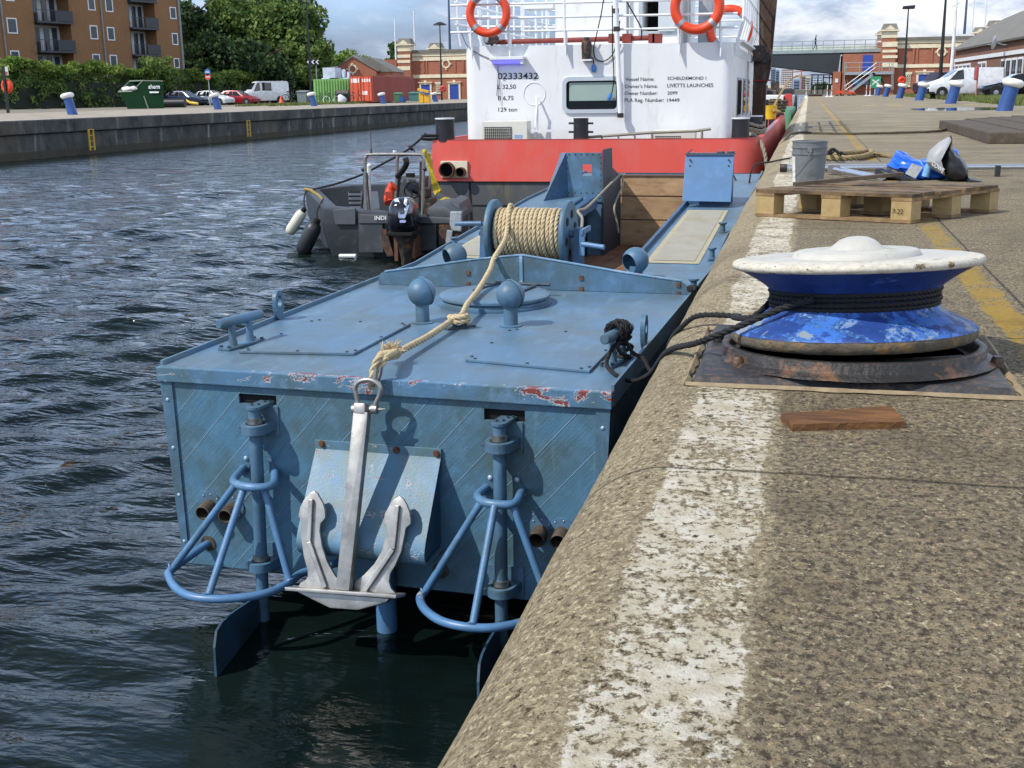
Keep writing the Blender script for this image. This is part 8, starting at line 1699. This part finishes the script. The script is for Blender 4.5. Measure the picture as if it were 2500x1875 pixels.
g = MB(); g.box(b[0], e1_[0], 1.0, 8.6, -.5, e1_[2]-.2); g.build('annexe', M_BRKR, gh); g = MB(); a3 = FG.Vp(B, 1030, 490, 4); g.prism([(b[0]-1.5, .8, e1_[2]-.2), (e1_[0]+.2, .8, e1_[2]-.2), (e1_[0]-.1, .8, e1_[2]), (a3[0]+.9, .8, a3[2]), (a3[0]-.0, .8, a3[2])], (0, 8, 0)); g.build('annexe_roof', M_SLATE, gh); oculus(FG, B, gh, 901, 583, 38)
g = MB(); a, b = dW(B, 415, 600, 145), dW(B, 770, 600, 145); zt4 = dW(B, 600, 618, 145)[2]; g.hexa([(a[0], a[1], -.5), (b[0], b[1], -.5), (b[0], b[1]+.5, -.5), (a[0], a[1]+.5, -.5), (a[0], a[1], zt4-.35), (b[0], b[1], zt4+.0), (b[0], b[1]+.5, zt4), (a[0], a[1]+.5, zt4-.35)]); bw2 = g.build('brick_wall', M_BRKR); tag(bw2, 'long red brick wall with pale railing left of the gabled house', 'wall')
g = MB(); g.bar((a[0], a[1]+.2, zt4+.35), (b[0], b[1]+.2, zt4+.75), .12, .12); g.bar((a[0], a[1]+.2, zt4-.1), (b[0], b[1]+.2, zt4+.2), .1, .12); g.build_each('rail', M_CREAM, bw2)
# ---- the low brick shed on the right
n0, n1 = dW(P0, 2326, 231, 112), dW(P0, 2520, 228, 80.5); dd3 = (n0-n1)[:2]; FS = Frame((n1[0], n1[1], 0), math.atan2(dd3[1], dd3[0])); LS = np.linalg.norm(dd3); sd = thing('brick_shed', 'long low dark brick building with grey roof and tall white windows on the right', 'building', tuple(FS.o), FS.ang, world=False)
S3 = lambda x, y, v=0.0: FS.Vp(T3, x, y, v)
ez = S3(2212, 443)[2]; ef = S3(1345, 618)[2]; wp = -1 if FS.V[0] < 0 else 1
bk2 = -9.0
g = MB(); g.hexa([(-12, bk2, -.5), (LS, bk2, -.5), (LS, 0, -.5), (-12, 0, -.5), (-12, bk2, ez), (LS, bk2, ez), (LS, 0, ez), (-12, 0, ez)]); g.build('wall', M_BRKD, sd)
rz2 = 3.9; g = MB()
vs = []
for u in (-12.3, LS+.3):
    for k in range(7): t = k/6; vs.append((u, .35-9*t, ez-.05+rz2*math.sin(t*PI*.5)))
    for k in range(7): t = 1-k/6; vs.append((u, .3-9*t, ez-.2+rz2*math.sin(t*PI*.5)))
g.add(vs, [(i, (i+1) % 14, 14+(i+1) % 14, 14+i) for i in range(14)]+[tuple(range(14)), tuple(range(14, 28))]); g.build('roof', M_SLATE, sd, smooth=True, ang=40)
g = MB(); zb2 = S3(2000, 662)[2]; g.box(-12, LS, -.0, .12, zb2-.12, zb2+.18); g.build('white_band', M_PTOP, sd)
for i, x in enumerate((1352, 1395, 1440, 1488, 1535, 1672, 1725, 1960, 2025, 2095, 2170)):
    a, b = S3(x-9-(x-1350)*.012, 720 if x > 1900 else 740), S3(x+9+(x-1350)*.012, 960); g = MB(); z0 = max(.9, zb2-2.2); g.box(min(a[0], b[0]), max(a[0], b[0]), 0, .07, z0, zb2-.35); w = g.build('window', M_WFR, sd)
    g = MB(); u0, u1 = min(a[0], b[0]), max(a[0], b[0]); g.box(u0+.1, (u0+u1)/2-.04, .07, .08, z0+.1, zb2-.5); g.box((u0+u1)/2+.04, u1-.1, .07, .08, z0+.1, zb2-.5); g.build_each('pane', M_WIN, w)
c = S3(1872, 525, .9); ds_ = thing('satellite_dish', 'white satellite dish on a bracket high on the dark brick wall', 'satellite dish', FS.w2(*c), FS.ang, world=False)
g = MB(); g.lathe([(0, 0), (.25, .03), (.42, .09), (.52, .16), (.53, .17), (.42, .11), (.2, .04), (0, .02)], (0, 0, 0), (.5, 1, .2), 26); g.build('dish', M_PTOP, ds_, smooth=True, ang=50); g = MB(); g.tube([(0, 0, 0), (0, -.5, -.15), (0, -.9, -.15)], .04, 8); g.tube([(0, 0, -.2), (.2, .6, -.1)], .02, 6); g.build_each('arm', M_ZINC, ds_)
# ---- bridge across the cut
br_ = thing('bridge', 'dark steel girder road bridge with pale fascia and railings across the lock', 'bridge', (0, 150, 5)); M_GIR = mat('girder_dark', '2b3136', .6, var=.15, sc=.5); M_FAS = mat('fascia_grey', '8b9a98', .6, var=.12, sc=.6, dirt='6e7c7a', dsc=.7)
B3 = lambda x, y, Y0=149.0: WD.Vp(Dd, x, y, Y0)
zd0, zd1 = B3(500, 413)[2], B3(500, 388)[2]; xr = B3(1108, 400)[0]; xq = B3(800, 415)[0]
g = MB(); g.box(-30, xr, 149, 158, zd0, zd1); g.build('deck_fascia', M_FAS, br_)
b0, b1_, b2_ = B3(262, 512), B3(560, 545), B3(735, 568); g = MB(); pts = [(xq+.0, 149.1, zd0-.01), (xq-.25, 149.1, b2_[2]), (b2_[0], 149.1, b2_[2]), (b1_[0], 149.1, b1_[2]), (b0[0], 149.1, b0[2]), (b0[0]-14, 149.1, b0[2]+1.0), (-30, 149.1, b0[2]+.3), (-30, 149.1, zd0-.01)]; g.prism(pts, (0, .4, 0)); g.prism([(p[0], 156, p[2]) for p in pts], (0, .4, 0)); g.build_each('girder', M_GIR, br_)
g = MB()
for y in (318, 352, 372, 388): g.tube([(-30, 149.1, B3(500, y)[2]), (xr, 149.1, B3(500, y)[2])], .045, 6)
g.build_each('rail', M_ZINC, br_); g = MB()
for k in range(36): x = -29.8+k*1.2; g.tube([(x, 149.1, zd1), (x, 149.1, B3(500, 318)[2])], .05, 6) if x < xr else None
g.build_each('rail_post', M_ZINC, br_)
g = MB(); g.box(-30, xr, 157.6, 157.9, zd1, zd1+.7); g.build('far_parapet', mat('parapet_pale', 'b9bfae', .7, var=.3, sc=1.2), br_)
# person walking on the bridge
pc = B3(600, 388, 150.5); hgt = 1.75; pe = thing('person', 'person in dark clothing walking along the bridge railing', 'person', (pc[0], pc[1], zd1), 0, world=False)
def skin(name, pts, edges, rad, mt, par, sub=1):
    me = bpy.data.meshes.new(name); me.from_pydata([tuple(p) for p in pts], edges, []); o = bpy.data.objects.new(name, me); COL.objects.link(o); o.parent = par; me.materials.append(mt)
    m = o.modifiers.new('Skin', 'SKIN'); me.skin_vertices[0].data[0].use_root = True
    for i, r in enumerate(rad): me.skin_vertices[0].data[i].radius = (r, r)
    s_ = o.modifiers.new('Sub', 'SUBSURF'); s_.levels = s_.render_levels = sub; m.use_smooth_shade = True
    dg = bpy.context.evaluated_depsgraph_get(); m2 = bpy.data.meshes.new_from_object(o.evaluated_get(dg)); o.modifiers.clear(); o.data = m2; return o
pts = [(0, 0, .92), (0, 0, 1.15), (0, 0, 1.38), (.02, 0, 1.5), (.05, 0, 1.64), (-.0, .10, .86), (.18, .11, .48), (.12, .11, .06), (.24, .11, .03), (0, -.10, .86), (-.02, -.11, .48), (-.26, -.11, .10), (-.16, -.11, .03), (0, .19, 1.40), (-.10, .24, 1.13), (.04, .24, .90), (0, -.19, 1.40), (.10, -.24, 1.14), (.28, -.22, 1.02)]
ed = [(0, 1), (1, 2), (2, 3), (3, 4), (0, 5), (5, 6), (6, 7), (7, 8), (0, 9), (9, 10), (10, 11), (11, 12), (2, 13), (13, 14), (14, 15), (2, 16), (16, 17), (17, 18)]
skin('body', pts, ed, [.14, .13, .15, .06, .095, .09, .065, .045, .04, .09, .065, .045, .04, .07, .05, .035, .07, .05, .035], mat('dark_clothes', '22242c', .9, var=.3, sc=6), pe)
g = MB(); g.sphere((.05, 0, 1.67), .105, 14, a0=0); g.build('hair', mat('hair', '2a211c', .9), pe, smooth=True)
# ---- poles
def pole(name, label, cat, fr, x, yb, yt, dep, r, mt, head=None, z=None):
    b = dW(fr, x, yb, dep); z0 = 0.0 if z is None else z; top = dW(fr, x, yt, dep)[2]; t = thing(name, label, cat, (b[0], b[1], z0))
    g = MB(); g.tube([(b[0], b[1], z0), (b[0], b[1], z0+(top-z0)*.5), (b[0], b[1], top)], [r*1.2, r, r*.6], 10); g.build('pole', mt, t, smooth=True)
    if head == 'flat': g = MB(); g.hexa([(b[0]-.55, b[1]-.2, top), (b[0]+.55, b[1]-.2, top), (b[0]+.55, b[1]+.3, top), (b[0]-.55, b[1]+.3, top), (b[0]-.5, b[1]-.2, top+.28), (b[0]+.6, b[1]-.2, top+.34), (b[0]+.6, b[1]+.3, top+.34), (b[0]-.5, b[1]+.3, top+.28)]); g.build('lamp_head', M_DKMET, t, bevel=.03)
    if head == 'twin':
        g = MB(); g.tube([(b[0]-.8, b[1], top-.1), (b[0], b[1], top-.25), (b[0]+.8, b[1], top-.1)], .05, 6); g.box(b[0]-1.0, b[0]-.5, b[1]-.15, b[1]+.15, top-.1, top+.05); g.box(b[0]+.5, b[0]+1.0, b[1]-.15, b[1]+.15, top-.1, top+.05); g.build('lamp_head', M_DKMET, t)
    if head == 'ring': g = MB(); g.lathe([(0, 0), (.9, 0), (.8, .12), (.3, .35), (0, .4)], (b[0], b[1], top-.3), n=18); g.build('lamp_head', M_DKMET, t)
    return t, b, top
t_, b_, _ = pole('lamp_post', 'black lamp post with flat head, before the oculus bays of the right pump house', 'lamp post', T3, 727, 1150, 128, 112, .10, M_DKMET, 'flat')
pole('lamp_post', 'tall black lamp post behind the red car on the right, top cut by the picture', 'lamp post', T3, 1180, 1000, -150, 92, .13, M_DKMET)
t_, b_, top = pole('flagpole', 'thick white flagpole behind the white van bonnet', 'flagpole', T3, 1312, 1000, -60, 84, .12, M_PTOP); g = MB(); g.tube([(b_[0]-.3, b_[1], top-.9), (b_[0]+.25, b_[1], top-.6)], .05, 6); g.build('spar', M_PTOP, t_)
pole('flagpole', 'thin white pole rising beyond the pump house roof, left of the small towers', 'flagpole', T3, 1548, 700, 10, 175, .13, M_PTOP)
pole('flagpole', 'slanting-looking white pole between the two far tower caps on the right', 'flagpole', T3, 1697, 700, -40, 165, .15, M_PTOP)
pole('mast', 'tall blue-grey mast behind the right pump house roof', 'mast', T3, 1458, 700, -40, 170, .22, mat('mast_blue', '3c4a66', .5))
pole('lamp_post', 'tall black twin-headed lamp post left of the green container', 'lamp post', B, 552, 780, 10, 121, .11, M_DKMET, 'twin')
t_, b_, top = pole('lamp_post', 'black lamp post with round head before the left pump house', 'lamp post', B, 1655, 845, 200, 150, .10, M_DKMET, 'ring')
pole('flagpole', 'thin white flagpole behind the striped tower of the left pump house', 'flagpole', B, 1275, 700, 155, 200, .16, M_PTOP)
pole('flagpole', 'taller white flagpole right of the striped tower of the left pump house', 'flagpole', B, 1437, 700, 100, 200, .18, M_PTOP)
pole('mast', 'tall blue-grey mast above the left pump house roof', 'mast', B, 1730, 700, -60, 200, .22, bpy.data.materials['mast_blue'])
def ringbox(fr, x, y, r, dep, label, mt, name='life_ring_case', cat='lifebuoy'):
    c = dW(fr, x, y, dep); R = r*fr.a[2]*dep/F_PX; t = thing(name, label, cat, tuple(c), 0, world=False); g = MB(); g.lathe([(0, 0), (R*.9, 0), (R, .06), (R, .16), (R*.85, .22), (R*.5, .24), (R*.45, .14), (0, .12)], (0, .1, 0), (0.1, -1, 0), 26); g.build('case', mt, t, smooth=True, ang=50); return t
ringbox(T3, 712, 985, 48, 111.5, 'round red lifebuoy case on the right-hand black lamp post', M_ORG)
ringbox(B, 1665, 748, 28, 149.4, 'red lifebuoy case on the lamp post before the left pump house', mat('case_red', 'b83a34', .5))
# lifebuoy stand at the far left
t = thing('lifebuoy_stand', 'black post with orange lifebuoy case and notice at the left edge, far quay', 'lifebuoy stand', tuple(dW(A, 72, 972, 74)))
b0 = dW(A, 72, 972, 74); g = MB(); g.box(b0[0]-.08, b0[0]+.08, b0[1]-.06, b0[1]+.06, b0[2], dW(A, 50, 560, 74)[2]); g.build('post', M_DKMET, t)
c = dW(A, 70, 728, 73.9); g = MB(); R = 62*.28933*74/F_PX; g.torus((c[0], c[1]-.12, c[2]), R*.66, R*.34, (-.25, -1, 0), 32, 12); cs_ = g.build('orange_ring', M_ORG, t, smooth=True); g = MB(); g.prism([(c[0]-.06, c[1]-.02, c[2]-.35), (c[0]+.12, c[1]-.02, c[2]-.30), (c[0]+.05, c[1]-.02, c[2]+.2), (c[0]-.05, c[1]-.02, c[2]+.25)], (0, .03, 0)); g.build('throw_line', M_PTOP, cs_)
a, b = dW(A, 27, 635, 73.8), dW(A, 85, 562, 73.8); g = MB(); g.box(a[0], b[0], a[1]-.04, a[1], a[2], b[2]); nt_ = g.build('notice', M_PTOP, t); g = MB(); g.box(a[0]+.03, b[0]-.03, a[1]-.046, a[1]-.041, a[2]+.03, a[2]+.22); g.build('red_panel', mat('notice_red', 'b4553c', .6), nt_)
# road sign
t, b_, top = pole('road_sign', 'grey post with blue and red round signs before the parked white hatchback', 'road sign', A, 1775, 885, 655, 113, .06, M_ZINC)
for y, mt in ((610, mat('sign_blue', '3f6fae', .4)), (650, mat('sign_red', 'c4504a', .4))):
    c = dW(A, 1731, y, 112.9); g = MB(); g.lathe([(0, 0), (.30, 0), (.30, .03), (0, .03)], (b_[0], b_[1]-.08, c[2]), (0, -1, 0), 24); d3 = g.build('sign_disc', mt, t); g = MB(); g.box(b_[0]-.2, b_[0]+.2, b_[1]-.118, b_[1]-.112, c[2]-.05, c[2]+.05); g.build('white_symbol', M_PTOP, d3)
a = dW(B, 515, 505, 121.5); b = dW(B, 612, 540, 121.5); t = thing('chevron_board', 'black road board with three white chevrons behind the lamp post', 'road sign', (a[0], a[1], 0)); g = MB(); g.hexa([(a[0], a[1], b[2]-.1), (b[0], b[1], b[2]-.1), (b[0], b[1]+.05, b[2]-.1), (a[0], a[1]+.05, b[2]-.1), (a[0], a[1], a[2]+.1), (b[0], b[1], a[2]+.1), (b[0], b[1]+.05, a[2]+.1), (a[0], a[1]+.05, a[2]+.1)]); bd = g.build('board', M_DKMET, t)
for k in range(3):
    x = 515+k*37; q = [dW(B, xx, yy, 121.4) for xx, yy in ((x+20, 505), (x+28, 505), (x+12, 522), (x+28, 540), (x+18, 540), (x, 522))]; g = MB(); g.prism(q, (0, .01, 0)); g.build('chevron', M_PTOP, bd)
g = MB(); g.tube([(a[0]+.3, a[1]+.1, 0), (a[0]+.3, a[1]+.1, a[2])], .05, 6); g.tube([(b[0]-.3, b[1]+.1, 0), (b[0]-.3, b[1]+.1, a[2])], .05, 6); g.build_each('sign_leg', M_ZINC, t)
# right side: red case on post, green sign, barriers, white posts, black frame
t, b_, top = pole('lifebuoy_post', 'faded red lifebuoy case on a thin post in front of the white van', 'lifebuoy stand', T3, 1625, 1152, 812, 77, .045, mat('post_pink', 'b06a62', .6), z=.08)
a, b = dW(T3, 1592, 985, 76.8), dW(T3, 1652, 812, 76.8); g = MB(); g.box(a[0], b[0], b_[1]-.2, b_[1]-.06, a[2], b[2]); g.build('case', mat('case_faded', 'a8504e', .6, var=.2, sc=3), t, bevel=.1)
t, b_, top = pole('safety_sign', 'green and white safety sign on a pale post before the staircase', 'sign', T3, 380, 1165, 950, 128, .08, M_ZINC)
g = MB(); g.box(b_[0]-.55, b_[0]+.55, b_[1]-.14, b_[1]-.09, top-1.1, top+.1); sg = g.build('panel', mat('sign_green', '2f8a62', .5), t); g = MB(); g.bar((b_[0]-.35, b_[1]-.15, top-.75), (b_[0]+.35, b_[1]-.15, top-.25), .02, .12); g.bar((b_[0]-.35, b_[1]-.165, top-.25), (b_[0]+.35, b_[1]-.165, top-.75), .02, .12); g.build('white_symbol', M_PTOP, sg)
for i, (x0, x1, y0, y1, lb) in enumerate(((1335, 1430, 672, 752, 'orange plastic barrier at the foot of the bridge pier'), (1500, 1585, 682, 730, 'orange plastic barrier under the staircase'))):
    a, b = dW(T4, x0, y1, 126), dW(T4, x1, y0, 126); t = thing('barrier', lb, 'barrier', (a[0], a[1], 0), 0, 'orange barriers'); g = MB(); g.box(a[0], b[0], a[1], a[1]+.12, .25, b[2]); g.build('panel', M_ORG, t, bevel=.03); g = MB(); g.box(a[0]-.1, a[0]+.25, a[1]-.25, a[1]+.35, 0, .12); g.box(b[0]-.3, b[0]+.1, a[1]-.25, a[1]+.35, 0, .12); g.build_each('foot', M_TYRE, t)
wp_ = None
for i, (x, yb, dep, lb) in enumerate(((1045, 712, 140, 'white chain post before the black frame, far left of the row'), (1212, 762, 112, 'white chain post on the apron, left of the pair by the bridge pier'), (1270, 762, 112, 'white chain post on the apron, right of the pair by the bridge pier'), (1740, 742, 120, 'red and white banded post left of the green sign'), (1790, 742, 120, 'red and white banded post nearest the green sign'), (930, 752, 108, 'small white post standing near the quay edge'))):
    b = dW(T4, x, yb, dep)
    if wp_ is None:
        wp_ = thing('chain_post', 'x', 'post', (0, 0, 0), 0, 'white chain posts on the far apron', world=False); g = MB(); g.lathe([(0, 0), (.20, 0), (.18, .06), (.05, .10), (.045, 1.0), (.06, 1.02), (0, 1.08)], (0, 0, 0), n=14); g.build('post', M_PTOP, wp_, smooth=True, ang=40); g = MB(); g.lathe([(.055, .55), (.055, .68)], (0, 0, 0), n=12); g.build('band', M_ORG, wp_)
    place(wp_, i == 0, (b[0], b[1], 0), 0, lb)
t = thing('frame_shelter', 'open black steel frame standing on the quay under the bridge', 'frame', (1, 150, 0)); g = MB(); Q = lambda x, y: dW(T4, x, y, 142)
for x in (1000, 1080, 1155, 1235, 1275): a = Q(x, 700); g.bar((a[0], a[1], 0), (a[0], a[1], Q(x, 460)[2]), .12, .12)
for y in (458, 590): g.bar(Q(992, y), Q(1280, y), .14, .12)
g.bar(Q(1155, 495), Q(1275, 495), .12, .12); g.build('frame', M_DKMET, t)
g = MB(); c = dW(T4, 1050, 745, 125); g.lathe([(0, 0), (.75, 0), (.8, .15), (.7, .22), (0, .26)], (c[0], c[1], 0), n=20); tag(g.build('far_capstan', M_IRON, smooth=True), 'low dark capstan on the far end of the quay edge', 'capstan')
# skyline
def tower_block(x0, y0, x1, dep, mt, label, floors=8, cols=5, light=False):
    a, b = dW(T4, x0, y0, dep), dW(T4, x1, y0, dep); t = thing('tower_block', label, 'building', (a[0], a[1], 0), 0, 'distant buildings under the bridge'); w = b[0]-a[0]; g = MB(); g.box(a[0], b[0], a[1], a[1]+w*.8, 0, a[2]); g.build('wall', mt, t)
    if cols:
        g = MB()
        for i in range(floors):
            for j in range(cols): z = a[2]*(.12+.84*i/floors); x = a[0]+w*(.08+.9*j/cols); g.box(x, x+w*.55/cols, a[1]-.3, a[1]-.02, z, z+a[2]*.42/floors)
        g.build_each('window', M_PTOP if light else M_WIN, t)
M_HZ = mat('far_grey', '6f7f92', .8, var=.1, sc=.05); M_HZ2 = mat('far_brown', '8a7470', .8, var=.1, sc=.05); M_HZ3 = mat('far_cream', 'c2b9a6', .8, var=.1, sc=.05)
for a in ((455, 365, 520, 760, M_HZ, 'distant blue-grey tower left-most under the bridge'), (522, 390, 570, 780, M_HZ, 'distant narrow grey tower second from the left under the bridge'), (600, 385, 755, 700, M_HZ2, 'distant brown tower block with bright windows under the bridge', 9, 6, True), (762, 520, 845, 680, M_HZ, 'distant low grey block between the brown tower and the cranes', 3, 4), (865, 468, 985, 690, M_HZ2, 'distant plain brown block left of the cream one', 5, 4), (925, 478, 985, 600, M_HZ3, 'distant cream block left of the black frame', 5, 3), (990, 495, 1150, 620, M_HZ, 'distant glassy office seen through the black frame', 5, 7, True), (400, 600, 650, 560, M_HZ3, 'long low pale shed on the far shore', 1, 8)): tower_block(*a)
g = MB(); a = dW(T4, 868, 400, 720); g.bar((a[0], a[1], 0), (a[0], a[1], a[2]), .8, .8); g.bar((a[0]-8, a[1], a[2]-1), (a[0]+12, a[1], a[2]+.5), .7, .7); tag(g.build('tower_crane', mat('crane_red', 'a06a6c', .7)), 'faint red tower crane on the skyline under the bridge', 'crane')
tag(leaves([((4+i*2.2, 545, 1.2), (3, 3, 1.6+.6*math.sin(i*2)), 1) for i in range(12)], 2600, .8).build('shore_trees', M_LD, nrm=False), kind='stuff')
# ladders let into the far dock wall
for fr, x0, y0, x1, y1, lb in ((A, 735, 1088, 790, 1228, 'yellow ladder on the dark dock wall below the left-most bollards'), (A, 2068, 1025, 2095, 1130, 'yellow ladder on the dock wall below the red car')):
    a = WD.Up(fr, x0+15, y0, -30.78); b = WD.Up(fr, x1-15, y1, -30.78); t = thing('dock_ladder', lb, 'ladder', (-30.78, a[1], b[2]), 0, 'ladders on the far dock wall'); w = .17; g = MB()
    for s_ in (-1, 1): g.bar((-30.70, a[1]+s_*w, -1.40), (-30.70, a[1]+s_*w, -.50), .06, .06)
    g.build_each('stile', M_YEL, t); g = MB()
    for k in range(4): z = -1.25+k*.25; g.bar((-30.70, a[1]-w, z), (-30.70, a[1]+w, z), .03, .03)
    g.build_each('rung', M_YEL, t)
